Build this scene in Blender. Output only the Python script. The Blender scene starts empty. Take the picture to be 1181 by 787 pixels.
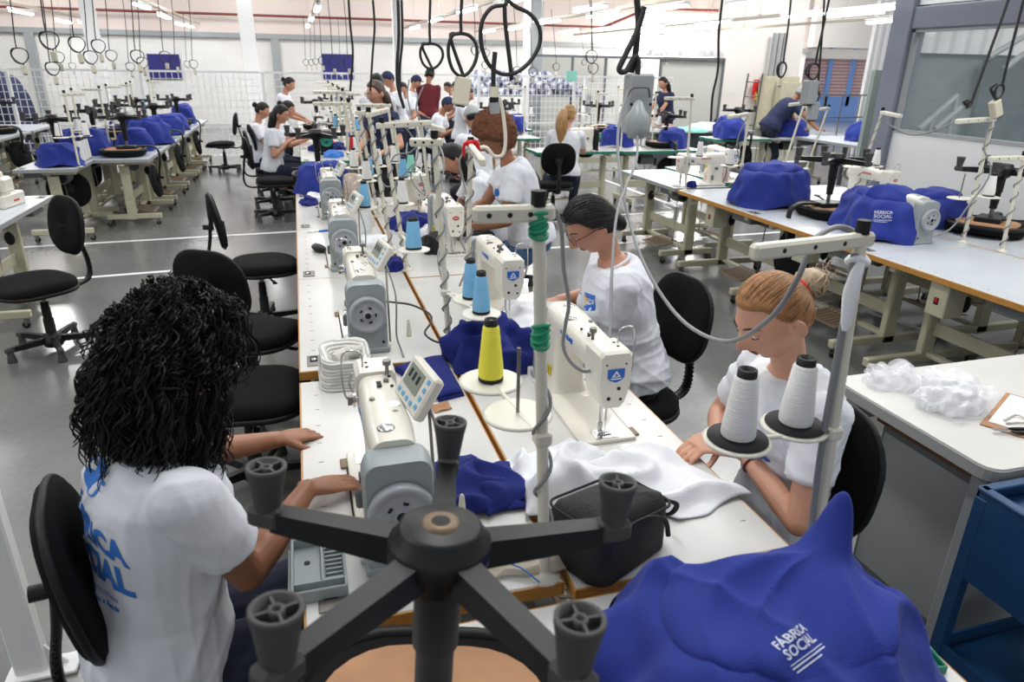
import bpy, math, random
import numpy as np
from mathutils import Vector, Matrix, noise
from mathutils.bvhtree import BVHTree
SC = bpy.context.scene
COL = SC.collection
PI = math.pi
def V(*a): return Vector(a)
def rad(d): return d * PI / 180

# ------------------------------------------------------------------ camera frame (24 mm lens, 1181 x 787)
FPX, CX, CY, CAMH = 800.0, 590.5, 393.5, 1.82
_y = Vector((338 - CX, -(71 - CY), FPX)).normalized()
_a = -(555 - CX)
_D = (FPX * _y.z - _a * _y.x) / _y.y
_z = Vector((_a, _D, -FPX)).normalized()
_x = -_y.cross(_z)
def ray(px, py):
    r = Vector((px - CX, -(py - CY), FPX))
    return Vector((r.dot(_x), r.dot(_y), r.dot(_z)))
def atz(px, py, z):
    r = ray(px, py); t = (z - CAMH) / r.z
    return Vector((r.x * t, r.y * t, z))
def aty(px, py, y):
    r = ray(px, py); t = y / r.y
    return Vector((r.x * t, y, r.z * t + CAMH))
def atx(px, py, x):
    r = ray(px, py); t = x / r.x
    return Vector((x, r.y * t, r.z * t + CAMH))
def add_camera():
    cd = bpy.data.cameras.new('camera'); co = bpy.data.objects.new('camera', cd); COL.objects.link(co)
    right = Vector((_x[0], _y[0], _z[0])); up = Vector((_x[1], _y[1], _z[1])); fwd = Vector((_x[2], _y[2], _z[2]))
    m = Matrix((right, up, -fwd)).transposed().to_4x4()
    m.translation = (0, 0, CAMH)
    co.matrix_world = m
    cd.sensor_width = 36; cd.lens = FPX / 1181 * 36
    cd.clip_start = 0.05; cd.clip_end = 200
    cd.dof.use_dof = True; cd.dof.focus_distance = 2.7; cd.dof.aperture_fstop = 5.0
    SC.camera = co

# ------------------------------------------------------------------ materials
def lin(c):
    c = c / 255.0
    return c / 12.92 if c <= 0.04045 else ((c + 0.055) / 1.055) ** 2.4
def rgb(r, g, b): return (lin(r), lin(g), lin(b), 1)
MATS = {}
def mat(name, col, rough=0.5, metal=0.0, var=0.0, vscale=8.0, bump=0.0, bscale=60.0, spec=0.5, trans=0.0, alpha=1.0, sheen=0.0, emit=None, estr=0.0, stretch=None, coat=0.0):
    if name in MATS: return MATS[name]
    m = bpy.data.materials.new(name); m.use_nodes = True
    nt = m.node_tree; b = nt.nodes['Principled BSDF']
    c = rgb(*col)
    b.inputs['Base Color'].default_value = c
    b.inputs['Roughness'].default_value = rough; b.inputs['Metallic'].default_value = metal
    b.inputs['Specular IOR Level'].default_value = spec
    if trans: b.inputs['Transmission Weight'].default_value = trans
    if alpha < 1: b.inputs['Alpha'].default_value = alpha
    if sheen: b.inputs['Sheen Weight'].default_value = sheen
    if coat: b.inputs['Coat Weight'].default_value = coat
    if emit: b.inputs['Emission Color'].default_value = rgb(*emit); b.inputs['Emission Strength'].default_value = estr
    if var or bump:
        tc = nt.nodes.new('ShaderNodeTexCoord'); src = tc.outputs['Object']
        if stretch:
            mp = nt.nodes.new('ShaderNodeMapping'); mp.inputs['Scale'].default_value = stretch
            nt.links.new(src, mp.inputs['Vector']); src = mp.outputs['Vector']
    if var:
        n = nt.nodes.new('ShaderNodeTexNoise'); n.inputs['Scale'].default_value = vscale; n.inputs['Detail'].default_value = 4
        nt.links.new(src, n.inputs['Vector'])
        r = nt.nodes.new('ShaderNodeValToRGB')
        r.color_ramp.elements[0].position = 0.3; r.color_ramp.elements[1].position = 0.7
        r.color_ramp.elements[0].color = tuple(max(0, v * (1 - var)) for v in c[:3]) + (1,)
        r.color_ramp.elements[1].color = tuple(min(1, v * (1 + var)) for v in c[:3]) + (1,)
        nt.links.new(n.outputs['Fac'], r.inputs['Fac']); nt.links.new(r.outputs['Color'], b.inputs['Base Color'])
    if bump:
        n2 = nt.nodes.new('ShaderNodeTexNoise'); n2.inputs['Scale'].default_value = bscale; n2.inputs['Detail'].default_value = 3
        nt.links.new(src, n2.inputs['Vector'])
        bp = nt.nodes.new('ShaderNodeBump'); bp.inputs['Strength'].default_value = bump; bp.inputs['Distance'].default_value = 0.01
        nt.links.new(n2.outputs['Fac'], bp.inputs['Height']); nt.links.new(bp.outputs['Normal'], b.inputs['Normal'])
    MATS[name] = m
    return m
M = {}
def defmats():
    M['white_laminate'] = mat('white_laminate', (210, 209, 205), 0.28, var=0.03, vscale=5, coat=0.2)
    M['blue_laminate'] = mat('pale_blue_laminate', (190, 196, 202), 0.3, var=0.04, vscale=5)
    M['wood_edge'] = mat('orange_wood_edge', (188, 134, 62), 0.45, var=0.15, vscale=20, stretch=(1, 1, 8))
    M['green_edge'] = mat('green_edge_band', (20, 125, 100), 0.4)
    M['grey_edge'] = mat('grey_edge_band', (150, 152, 152), 0.4)
    M['cream'] = mat('cream_painted_steel', (186, 182, 158), 0.42, var=0.07, vscale=9)
    M['cream_dk'] = mat('dull_cream_steel', (160, 154, 128), 0.5, var=0.1, vscale=9)
    M['pedal'] = mat('brown_treadle', (128, 110, 90), 0.6, var=0.15, vscale=30)
    M['machine'] = mat('machine_cream_enamel', (224, 220, 208), 0.3, coat=0.3, var=0.02, vscale=6)
    M['machine_white'] = mat('machine_white_enamel', (230, 230, 226), 0.3, coat=0.3)
    M['motor'] = mat('grey_motor_housing', (150, 158, 160), 0.35, var=0.04)
    M['wheel'] = mat('grey_handwheel', (160, 164, 170), 0.35)
    M['steel'] = mat('bright_steel', (200, 200, 200), 0.22, metal=1.0)
    M['dsteel'] = mat('dull_steel', (130, 128, 122), 0.4, metal=0.9)
    M['slot'] = mat('brass_brown_hinge', (122, 102, 78), 0.45, metal=0.3)
    M['black'] = mat('black_plastic', (20, 20, 22), 0.5, spec=.3, var=0.1, vscale=20)
    M['blackmetal'] = mat('black_worn_metal', (20, 21, 23), 0.42, spec=.35, var=0.35, vscale=14)
    M['blackfab'] = mat('black_seat_fabric', (13, 13, 14), 0.9, spec=.2, bump=0.3, bscale=400)
    M['foot'] = mat('dusty_dark_rubber', (66, 64, 64), 0.65, var=0.12, vscale=30)
    M['mdf'] = mat('brown_board', (168, 124, 88), 0.7, var=0.12, vscale=12)
    M['cover'] = mat('royal_blue_cotton', (42, 57, 140), 0.85, sheen=0.08, spec=.2, bump=0.25, bscale=300, var=0.06, vscale=5)
    M['navyfab'] = mat('deep_blue_fabric', (30, 40, 112), 0.85, spec=.2, sheen=0.05, bump=0.25, bscale=300)
    M['panelblue'] = mat('navy_panel', (34, 32, 112), 0.6)
    M['whitefab'] = mat('white_cloth', (232, 234, 238), 0.85, bump=0.15, bscale=250)
    M['tee'] = mat('white_tshirt_jersey', (218, 221, 228), 0.9, bump=0.12, bscale=260)
    M['navytee'] = mat('navy_tshirt_jersey', (30, 38, 70), 0.9, bump=0.12, bscale=260)
    M['maroon'] = mat('maroon_shirt', (98, 22, 36), 0.85)
    M['jeans'] = mat('mid_blue_denim', (72, 102, 142), 0.85, var=0.2, vscale=10, bump=0.2, bscale=300)
    M['jeans_light'] = mat('light_blue_denim', (140, 168, 196), 0.85, var=0.15, vscale=10, bump=0.2, bscale=300)
    M['jeans_dk'] = mat('dark_navy_denim', (26, 32, 54), 0.85, var=0.25, vscale=12)
    M['blackcloth'] = mat('black_cloth', (20, 20, 23), 0.85, sheen=0.1)
    M['skin_mid'] = mat('warm_tan_skin', (184, 132, 106), 0.5, var=0.05, vscale=20)
    M['skin_light'] = mat('light_tan_skin', (205, 152, 126), 0.5, var=0.05, vscale=20)
    M['skin_dark'] = mat('brown_skin', (146, 98, 72), 0.5, var=0.06, vscale=20)
    M['hair_black'] = mat('black_hair', (13, 10, 10), 0.5, spec=.35, bump=0.4, bscale=90, stretch=(1, 1, 0.15))
    M['hair_curly'] = mat('dark_curly_hair', (17, 12, 11), 0.55, spec=.3)
    M['hair_afro'] = mat('reddish_brown_afro', (104, 62, 38), 0.8, bump=0.8, bscale=90, var=0.3, vscale=60)
    M['hair_blond'] = mat('dark_blond_hair', (166, 128, 82), 0.5, var=0.25, vscale=60, stretch=(1, 1, 0.1), bump=0.3, bscale=120)
    M['hair_brown'] = mat('ombre_brown_hair', (66, 44, 32), 0.5, var=0.2, vscale=20)
    M['hair_bun'] = mat('golden_brown_hair', (150, 104, 62), 0.45, var=0.35, vscale=60, stretch=(1, 0.12, 1))
    M['hair_tip'] = mat('ash_blond_hair_ends', (168, 146, 118), 0.5, var=0.3, vscale=50)
    M['hair_grey'] = mat('short_grey_hair', (150, 148, 145), 0.8, bump=0.5, bscale=150)
    M['eye'] = mat('eye_white', (225, 220, 215), 0.2)
    M['iris'] = mat('dark_iris', (40, 25, 18), 0.15)
    M['lip'] = mat('muted_rose_lips', (150, 82, 74), 0.45)
    M['brow'] = mat('dark_brow_hair', (34, 24, 20), 0.7)
    M['cone_blue'] = mat('sky_blue_thread', (122, 184, 226), 0.7, bump=0.5, bscale=90, stretch=(0.2, 0.2, 6))
    M['cone_white'] = mat('white_thread', (232, 232, 230), 0.75, bump=0.4, bscale=90, stretch=(0.2, 0.2, 6))
    M['cone_yellow'] = mat('yellow_thread', (252, 242, 76), 0.7, bump=0.5, bscale=90, stretch=(0.2, 0.2, 6))
    M['cone_red'] = mat('red_thread', (200, 30, 36), 0.7, bump=0.4, bscale=90, stretch=(0.2, 0.2, 6))
    M['cone_green'] = mat('mint_thread', (140, 214, 190), 0.7)
    M['orange'] = mat('orange_plastic', (236, 90, 40), 0.5)
    M['disc'] = mat('off_white_disc_plastic', (222, 220, 206), 0.35)
    M['pole'] = mat('off_white_pole_paint', (216, 212, 196), 0.38, var=0.05)
    M['cable'] = mat('grey_cable_sheath', (128, 130, 132), 0.5)
    M['bcable'] = mat('black_cable_sheath', (28, 28, 30), 0.5)
    M['socket'] = mat('beige_socket_plastic', (205, 200, 180), 0.5)
    M['tape'] = mat('green_tape', (30, 150, 110), 0.5)
    M['paper'] = mat('white_paper', (230, 230, 228), 0.8)
    M['emblem_blue'] = mat('blue_enamel_badge', (20, 100, 190), 0.35)
    M['emblem_red'] = mat('red_enamel_badge', (190, 36, 40), 0.35)
    M['yellow_label'] = mat('yellow_warning_label', (220, 200, 30), 0.5)
    M['print_blue'] = mat('blue_screen_print', (54, 120, 206), 0.7)
    M['print_white'] = mat('white_screen_print', (200, 205, 225), 0.7)
    M['print_yellow'] = mat('yellow_print', (236, 180, 40), 0.7)
    M['lcd'] = mat('grey_lcd_panel', (132, 142, 128), 0.3)
    M['key'] = mat('pale_blue_key', (100, 170, 210), 0.4)
    M['hole'] = mat('dark_hole', (14, 14, 15), 0.7)
    M['fence'] = mat('white_fence_paint', (232, 232, 232), 0.4)
    M['bag'] = mat('black_nylon_bag', (22, 22, 25), 0.7, bump=0.3, bscale=200)
    M['towel'] = mat('off_white_towelling', (222, 220, 212), 0.95, bump=0.8, bscale=220, var=0.05, vscale=60)
    M['cartblue'] = mat('dark_teal_blue_paint', (14, 62, 104), 0.4, var=0.08, vscale=10)
    M['greymetal'] = mat('grey_painted_steel', (150, 154, 156), 0.45, var=0.04)
    M['dkgrey'] = mat('dark_grey_steel', (96, 100, 104), 0.45)
    M['red'] = mat('red_plastic', (200, 24, 30), 0.45)
    M['mint'] = mat('mint_cloth', (150, 216, 200), 0.85)
    M['pink'] = mat('pink_cloth', (226, 50, 130), 0.8)
    M['granite'] = mat('speckled_beige_cloth', (206, 190, 178), 0.9, var=0.25, vscale=60)
    M['bottle'] = mat('milky_bottle_plastic', (222, 226, 226), 0.3)
    M['redhair'] = mat('red_elastic', (226, 40, 48), 0.6)
    M['frame'] = mat('glasses_frame', (120, 60, 60), 0.3, metal=0.5)
    M['earth'] = mat('bundle_grey', (198, 196, 200), 0.8, bump=0.5, bscale=20)
    tube = bpy.data.materials.new('lit_fluorescent_tube'); tube.use_nodes = True
    b = tube.node_tree.nodes['Principled BSDF']; b.inputs['Emission Color'].default_value = (0.93, 0.97, 1, 1); b.inputs['Emission Strength'].default_value = 14
    M['tube'] = tube
    # clear plastic film
    m = mat('clear_crinkled_film', (245, 246, 250), 0.15, alpha=0.28, spec=0.9); M['film'] = m
    g = mat('tinted_glass', (160, 176, 178), 0.04, alpha=0.2, spec=1.0); M['glass'] = g
    M['lens'] = mat('spectacle_lens', (225, 225, 230), 0.05, alpha=0.18, spec=1.0)
    M['milk'] = mat('milky_clear_bag', (216, 205, 185), 0.4, alpha=0.65)
    # striped towel
    t = bpy.data.materials.new('white_ribbed_towel'); t.use_nodes = True; nt = t.node_tree; b = nt.nodes['Principled BSDF']; b.inputs['Roughness'].default_value = 0.95
    tc = nt.nodes.new('ShaderNodeTexCoord'); w = nt.nodes.new('ShaderNodeTexWave'); w.bands_direction = 'Z'; w.inputs['Scale'].default_value = 26; w.inputs['Distortion'].default_value = 3.5; w.inputs['Detail Scale'].default_value = 0.6
    r = nt.nodes.new('ShaderNodeValToRGB'); r.color_ramp.elements[0].position = 0.02; r.color_ramp.elements[0].color = rgb(176, 174, 170); r.color_ramp.elements[1].position = 0.3; r.color_ramp.elements[1].color = rgb(226, 225, 220)
    nt.links.new(tc.outputs['Object'], w.inputs['Vector']); nt.links.new(w.outputs['Fac'], r.inputs['Fac']); nt.links.new(r.outputs['Color'], b.inputs['Base Color'])
    bp = nt.nodes.new('ShaderNodeBump'); bp.inputs['Strength'].default_value = 0.7; bp.inputs['Distance'].default_value = 0.006; nt.links.new(w.outputs['Fac'], bp.inputs['Height']); nt.links.new(bp.outputs['Normal'], b.inputs['Normal'])
    M['ribtowel'] = t
    # plaid bundle
    t = bpy.data.materials.new('navy_white_check_cloth'); t.use_nodes = True; nt = t.node_tree; b = nt.nodes['Principled BSDF']; b.inputs['Roughness'].default_value = 0.8
    tc = nt.nodes.new('ShaderNodeTexCoord'); ck = nt.nodes.new('ShaderNodeTexNoise'); ck.inputs['Scale'].default_value = 7; ck.inputs['Detail'].default_value = 2
    r = nt.nodes.new('ShaderNodeValToRGB'); r.color_ramp.elements[0].position = 0.42; r.color_ramp.elements[0].color = rgb(84, 88, 116); r.color_ramp.elements[1].position = 0.56; r.color_ramp.elements[1].color = rgb(196, 198, 208)
    nt.links.new(tc.outputs['Object'], ck.inputs['Vector']); nt.links.new(ck.outputs['Fac'], r.inputs['Fac']); nt.links.new(r.outputs['Color'], b.inputs['Base Color'])
    M['check'] = t
    # corrugated white / louvres
    def wave(name, c0, c1, direction, scale, dist=0.0, bump=0.6):
        t = bpy.data.materials.new(name); t.use_nodes = True; nt = t.node_tree; b = nt.nodes['Principled BSDF']; b.inputs['Roughness'].default_value = 0.5
        tc = nt.nodes.new('ShaderNodeTexCoord'); w = nt.nodes.new('ShaderNodeTexWave'); w.bands_direction = direction; w.inputs['Scale'].default_value = scale
        r = nt.nodes.new('ShaderNodeValToRGB'); r.color_ramp.elements[0].color = rgb(*c0); r.color_ramp.elements[1].color = rgb(*c1); r.color_ramp.elements[0].position = 0.1; r.color_ramp.elements[1].position = 0.4
        nt.links.new(tc.outputs['Object'], w.inputs['Vector']); nt.links.new(w.outputs['Fac'], r.inputs['Fac']); nt.links.new(r.outputs['Color'], b.inputs['Base Color'])
        bp = nt.nodes.new('ShaderNodeBump'); bp.inputs['Strength'].default_value = bump; bp.inputs['Distance'].default_value = 0.02; nt.links.new(w.outputs['Fac'], bp.inputs['Height']); nt.links.new(bp.outputs['Normal'], b.inputs['Normal'])
        return t
    M['corrug'] = wave('corrugated_white_sheet', (206, 208, 210), (228, 229, 230), 'X', 1.6)
    M['louvre'] = wave('pink_brown_louvres', (150, 110, 112), (196, 168, 168), 'Z', 2.6)

def floor_mat():
    m = bpy.data.materials.new('polished_concrete'); m.use_nodes = True; nt = m.node_tree; b = nt.nodes['Principled BSDF']
    tc = nt.nodes.new('ShaderNodeTexCoord')
    n = nt.nodes.new('ShaderNodeTexNoise'); n.inputs['Scale'].default_value = 0.9; n.inputs['Detail'].default_value = 8; n.inputs['Roughness'].default_value = 0.6
    n2 = nt.nodes.new('ShaderNodeTexNoise'); n2.inputs['Scale'].default_value = 30; n2.inputs['Detail'].default_value = 4
    mx = nt.nodes.new('ShaderNodeMix'); mx.data_type = 'FLOAT'; mx.inputs[0].default_value = 0.3
    r = nt.nodes.new('ShaderNodeValToRGB'); r.color_ramp.elements[0].position = 0.3; r.color_ramp.elements[0].color = rgb(96, 97, 96); r.color_ramp.elements[1].position = 0.7; r.color_ramp.elements[1].color = rgb(122, 122, 120)
    for nn in (n, n2): nt.links.new(tc.outputs['Object'], nn.inputs['Vector'])
    nt.links.new(n.outputs['Fac'], mx.inputs[2]); nt.links.new(n2.outputs['Fac'], mx.inputs[3])
    nt.links.new(mx.outputs[0], r.inputs['Fac']); nt.links.new(r.outputs['Color'], b.inputs['Base Color'])
    r2 = nt.nodes.new('ShaderNodeMapRange'); r2.inputs[1].default_value = 0.3; r2.inputs[2].default_value = 0.7; r2.inputs[3].default_value = 0.13; r2.inputs[4].default_value = 0.27
    nt.links.new(n.outputs['Fac'], r2.inputs[0]); nt.links.new(r2.outputs[0], b.inputs['Roughness'])
    b.inputs['Specular IOR Level'].default_value = 0.8
    return m
def brick_mat():
    m = bpy.data.materials.new('white_painted_block_wall'); m.use_nodes = True; nt = m.node_tree; b = nt.nodes['Principled BSDF']
    tc = nt.nodes.new('ShaderNodeTexCoord'); mp = nt.nodes.new('ShaderNodeMapping'); mp.inputs['Rotation'].default_value = (PI / 2, 0, 0)
    br = nt.nodes.new('ShaderNodeTexBrick'); br.inputs['Scale'].default_value = 1.0; br.inputs['Color1'].default_value = rgb(226, 224, 221); br.inputs['Color2'].default_value = rgb(222, 220, 217); br.inputs['Mortar'].default_value = rgb(219, 217, 214)
    br.inputs['Mortar Size'].default_value = 0.01; br.inputs['Brick Width'].default_value = 0.6; br.inputs['Row Height'].default_value = 0.28
    nt.links.new(tc.outputs['Object'], mp.inputs['Vector']); nt.links.new(mp.outputs['Vector'], br.inputs['Vector']); nt.links.new(br.outputs['Color'], b.inputs['Base Color'])
    b.inputs['Roughness'].default_value = 0.7
    return m

# ------------------------------------------------------------------ mesh builder
class MB:
    def __init__(s): s.v = []; s.f = []; s.mi = []; s.sm = []; s.mats = []; s.M = Matrix.Identity(4); s.cur = 0
    def mat(s, m):
        m = M[m] if isinstance(m, str) else m
        if m not in s.mats: s.mats.append(m)
        s.cur = s.mats.index(m); return s
    def xf(s, loc=(0, 0, 0), rot=(0, 0, 0), sc=1):
        from mathutils import Euler
        s.M = Matrix.Translation(loc) @ Euler(rot).to_matrix().to_4x4() @ Matrix.Scale(sc, 4) if not isinstance(loc, Matrix) else loc
        return s
    def raw(s, vs, fs, smooth=False):
        o = len(s.v); I = s.M == Matrix.Identity(4)
        s.v += [tuple(v) if I else tuple(s.M @ Vector(v)) for v in vs]
        s.f += [tuple(i + o for i in f) for f in fs]
        s.mi += [s.cur] * len(fs); s.sm += [smooth] * len(fs); return s
    def box(s, c, d, ch=0.0, rz=0.0, rx=0.0, ry=0.0):
        hx, hy, hz = d[0] / 2, d[1] / 2, d[2] / 2
        ch = min(ch, hx * .9, hy * .9, hz * .9)
        if ch <= 0:
            vs = [(x * hx, y * hy, z * hz) for z in (-1, 1) for y in (-1, 1) for x in (-1, 1)]
            fs = [(0, 2, 3, 1), (4, 5, 7, 6), (0, 1, 5, 4), (2, 6, 7, 3), (0, 4, 6, 2), (1, 3, 7, 5)]
        else:
            vs = []; idx = {}
            for sx in (-1, 1):
                for sy in (-1, 1):
                    for sz in (-1, 1):
                        for a in range(3):
                            p = [sx * (hx - ch), sy * (hy - ch), sz * (hz - ch)]
                            p[a] = (sx * hx, sy * hy, sz * hz)[a]
                            idx[(sx, sy, sz, a)] = len(vs); vs.append(tuple(p))
            fs = []
            for a in range(3):
                for sg in (-1, 1):
                    o = [k for k in range(3) if k != a]
                    q = []
                    for u, w in ((-1, -1), (1, -1), (1, 1), (-1, 1)):
                        t = [0, 0, 0]; t[a] = sg; t[o[0]] = u; t[o[1]] = w; q.append(idx[tuple(t) + (a,)])
                    fs.append(tuple(q))
            for a in range(3):           # edges along axis a
                o = [k for k in range(3) if k != a]
                for u in (-1, 1):
                    for w in (-1, 1):
                        t0 = [0, 0, 0]; t0[a] = -1; t0[o[0]] = u; t0[o[1]] = w; t1 = list(t0); t1[a] = 1
                        fs.append((idx[tuple(t0) + (o[0],)], idx[tuple(t1) + (o[0],)], idx[tuple(t1) + (o[1],)], idx[tuple(t0) + (o[1],)]))
            for sx in (-1, 1):
                for sy in (-1, 1):
                    for sz in (-1, 1): fs.append(tuple(idx[(sx, sy, sz, a)] for a in range(3)))
            # fix winding
            nf = []
            for f in fs:
                p = [Vector(vs[i]) for i in f]; n = (p[1] - p[0]).cross(p[2] - p[0]); cc = sum(p, Vector()) / len(p)
                nf.append(f if n.dot(cc) > 0 else tuple(reversed(f)))
            fs = nf
        R = Matrix.Translation(c)
        if rz or rx or ry: R = R @ Matrix.Rotation(rz, 4, 'Z') @ Matrix.Rotation(ry, 4, 'Y') @ Matrix.Rotation(rx, 4, 'X')
        return s.raw([R @ Vector(v) for v in vs], fs)
    def cyl(s, p0, p1, r0, r1=None, n=12, caps=True, smooth=True):
        r1 = r0 if r1 is None else r1
        p0, p1 = Vector(p0), Vector(p1); d = (p1 - p0)
        if d.length < 1e-9: return s
        d.normalize(); u = d.orthogonal().normalized(); w = d.cross(u)
        vs = []
        for p, r in ((p0, r0), (p1, r1)):
            for k in range(n):
                a = 2 * PI * k / n; vs.append(p + (u * math.cos(a) + w * math.sin(a)) * r)
        fs = [(k, (k + 1) % n, n + (k + 1) % n, n + k) for k in range(n)]
        s.raw(vs, fs, smooth)
        if caps: s.raw(vs, [tuple(range(n - 1, -1, -1)), tuple(range(n, 2 * n))])
        return s
    def tube(s, pts, r, n=8, closed=False, caps=True, up=None, flat=1.0):
        pts = [Vector(p) for p in pts]; m = len(pts)
        rs = r if isinstance(r, (list, tuple)) else [r] * m
        T = []
        for i in range(m):
            a = pts[(i - 1) % m] if (closed or i > 0) else pts[i]; b = pts[(i + 1) % m] if (closed or i < m - 1) else pts[i]
            t = b - a; T.append(t.normalized() if t.length > 1e-9 else Vector((0, 0, 1)))
        u = (Vector(up) - T[0] * Vector(up).dot(T[0])).normalized() if up else T[0].orthogonal().normalized()
        vs = []
        for i in range(m):
            u = (u - T[i] * u.dot(T[i]))
            u = u.normalized() if u.length > 1e-6 else T[i].orthogonal().normalized()
            w = T[i].cross(u)
            for k in range(n):
                a = 2 * PI * (k + .5) / n; vs.append(pts[i] + (u * math.cos(a) * flat + w * math.sin(a)) * rs[i])
        fs = []
        for i in range(m if closed else m - 1):
            j = (i + 1) % m
            fs += [(i * n + k, i * n + (k + 1) % n, j * n + (k + 1) % n, j * n + k) for k in range(n)]
        s.raw(vs, fs, n > 4)
        if caps and not closed: s.raw(vs[:n] + vs[-n:], [tuple(range(n - 1, -1, -1)), tuple(range(n, 2 * n))])
        return s
    def lathe(s, prof, c=(0, 0, 0), n=20, axis=None, smooth=True):
        # prof: list of (r,z); axis: Matrix or None
        vs = []; c = Vector(c)
        for r, z in prof:
            for k in range(n):
                a = 2 * PI * k / n; p = Vector((r * math.cos(a), r * math.sin(a), z))
                vs.append((axis @ p if axis else p) + c)
        fs = []
        for i in range(len(prof) - 1):
            fs += [(i * n + k, i * n + (k + 1) % n, (i + 1) * n + (k + 1) % n, (i + 1) * n + k) for k in range(n)]
        s.raw(vs, fs, smooth)
        caps = []
        if prof[0][0] > 1e-5: caps.append(tuple(range(n - 1, -1, -1)))
        if prof[-1][0] > 1e-5: caps.append(tuple(range((len(prof) - 1) * n, len(prof) * n)))
        if caps: s.raw(vs, caps)
        return s
    def ell(s, c, r, n=12, m=8, R=None):
        c = Vector(c); r = r if isinstance(r, (tuple, list)) else (r, r, r); vs = []
        for i in range(m + 1):
            ph = PI * i / m
            for k in range(n):
                a = 2 * PI * k / n; p = Vector((r[0] * math.sin(ph) * math.cos(a), r[1] * math.sin(ph) * math.sin(a), -r[2] * math.cos(ph)))
                vs.append((R @ p if R else p) + c)
        fs = [(i * n + k, i * n + (k + 1) % n, (i + 1) * n + (k + 1) % n, (i + 1) * n + k) for i in range(m) for k in range(n)]
        return s.raw(vs, fs, True)
    def prism(s, poly, z0, z1, ch=0.0, plane='xy', smooth=False):
        # poly CCW list (a,b); extrude; ch insets the two ends towards the centroid by ch
        n = len(poly); cx = sum(p[0] for p in poly) / n; cy = sum(p[1] for p in poly) / n
        def ring(k, z):
            out = []
            for a, b in poly:
                L = math.hypot(a - cx, b - cy) or 1; f = 1 - k / L
                out.append((cx + (a - cx) * f, cy + (b - cy) * f, z))
            return out
        rings = [ring(0, z0), ring(0, z1)] if ch <= 0 else [ring(ch, z0), ring(0, z0 + ch), ring(0, z1 - ch), ring(ch, z1)]
        vs = [p for r in rings for p in r]
        if plane == 'xz': vs = [(p[0], -p[2], p[1]) for p in vs]
        if plane == 'yz': vs = [(p[2], p[0], p[1]) for p in vs]
        fs = [(i * n + k, i * n + (k + 1) % n, (i + 1) * n + (k + 1) % n, (i + 1) * n + k) for i in range(len(rings) - 1) for k in range(n)]
        s.raw(vs, fs, smooth)
        s.raw(vs, [tuple(range(n - 1, -1, -1)), tuple(range((len(rings) - 1) * n, len(rings) * n))])
        return s
    def loft(s, rings, caps=True, smooth=True):
        # rings: list of lists of Vectors with equal length
        n = len(rings[0]); vs = [p for r in rings for p in r]
        fs = [(i * n + k, i * n + (k + 1) % n, (i + 1) * n + (k + 1) % n, (i + 1) * n + k) for i in range(len(rings) - 1) for k in range(n)]
        s.raw(vs, fs, smooth)
        if caps: s.raw(vs, [tuple(range(n - 1, -1, -1)), tuple(range((len(rings) - 1) * n, len(rings) * n))])
        return s
    def sheet(s, fn, nu, nv, th=0.003):
        # fn(u,v)->Vector for u,v in 0..1 ; closed thin slab
        P = [[Vector(fn(i / nu, j / nv)) for j in range(nv + 1)] for i in range(nu + 1)]
        N = [[None] * (nv + 1) for _ in range(nu + 1)]
        for i in range(nu + 1):
            for j in range(nv + 1):
                a = P[min(i + 1, nu)][j] - P[max(i - 1, 0)][j]; b = P[i][min(j + 1, nv)] - P[i][max(j - 1, 0)]
                nn = a.cross(b); N[i][j] = nn.normalized() if nn.length > 1e-12 else Vector((0, 0, 1))
        k = nv + 1
        top = [P[i][j] for i in range(nu + 1) for j in range(k)]
        bot = [P[i][j] - N[i][j] * th for i in range(nu + 1) for j in range(k)]
        o = len(top); fs = []
        for i in range(nu):
            for j in range(nv):
                a, b, c, d = i * k + j, (i + 1) * k + j, (i + 1) * k + j + 1, i * k + j + 1
                fs += [(a, b, c, d), (d + o, c + o, b + o, a + o)]
        edge = [i * k for i in range(nu + 1)] + [nu * k + j for j in range(1, k)] + [i * k + nv for i in range(nu - 1, -1, -1)] + [j for j in range(nv - 1, 0, -1)]
        for a, b in zip(edge, edge[1:] + edge[:1]): fs.append((b, a, a + o, b + o))
        return s.raw(top + bot, fs, True)
    def mesh(s, name):
        me = bpy.data.meshes.new(name); me.from_pydata(s.v, [], s.f)
        for m in s.mats: me.materials.append(m)
        if s.mats: me.polygons.foreach_set('material_index', s.mi)
        me.polygons.foreach_set('use_smooth', s.sm); me.update()
        return me
    def obj(s, name, m=None, parent=None, loc=None, rot=None):
        if m is not None and not s.mats: s.mat(m)
        o = bpy.data.objects.new(name, s.mesh(name)); COL.objects.link(o)
        if parent is not None: o.parent = parent
        if loc is not None: o.location = loc
        if rot is not None: o.rotation_euler = rot
        return o
def tag(o, label, cat, group=None, kind=None):
    if label: o['label'] = label
    if cat: o['category'] = cat
    if group: o['group'] = group
    if kind: o['kind'] = kind
    return o
def thing(name, label, cat, loc=(0, 0, 0), rz=0.0, group=None, rot=None):
    o = bpy.data.objects.new(name, None); COL.objects.link(o); o.empty_display_size = .05
    o.location = loc; o.rotation_euler = rot if rot else (0, 0, rz)
    return tag(o, label, cat, group)
def place(mb, name, m, label, cat, loc, rz=0.0, group=None, rot=None):
    o = mb.obj(name, m, None, loc, rot if rot else (0, 0, rz)); return tag(o, label, cat, group)
KIDS = {}
def kids(o): return [c for c in o.children]
def dup(src, loc, rz=0.0, label=None, group=None, rot=None, sc=None):
    r = src.copy(); COL.objects.link(r); r.location = loc; r.rotation_euler = rot if rot else (0, 0, rz)
    if sc: r.scale = (sc, sc, sc)
    if label: r['label'] = label
    if group: r['group'] = group
    for ch in src.children:
        c = ch.copy(); COL.objects.link(c); c.parent = r
        for g in ch.children:
            d = g.copy(); COL.objects.link(d); d.parent = c
    return r
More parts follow.
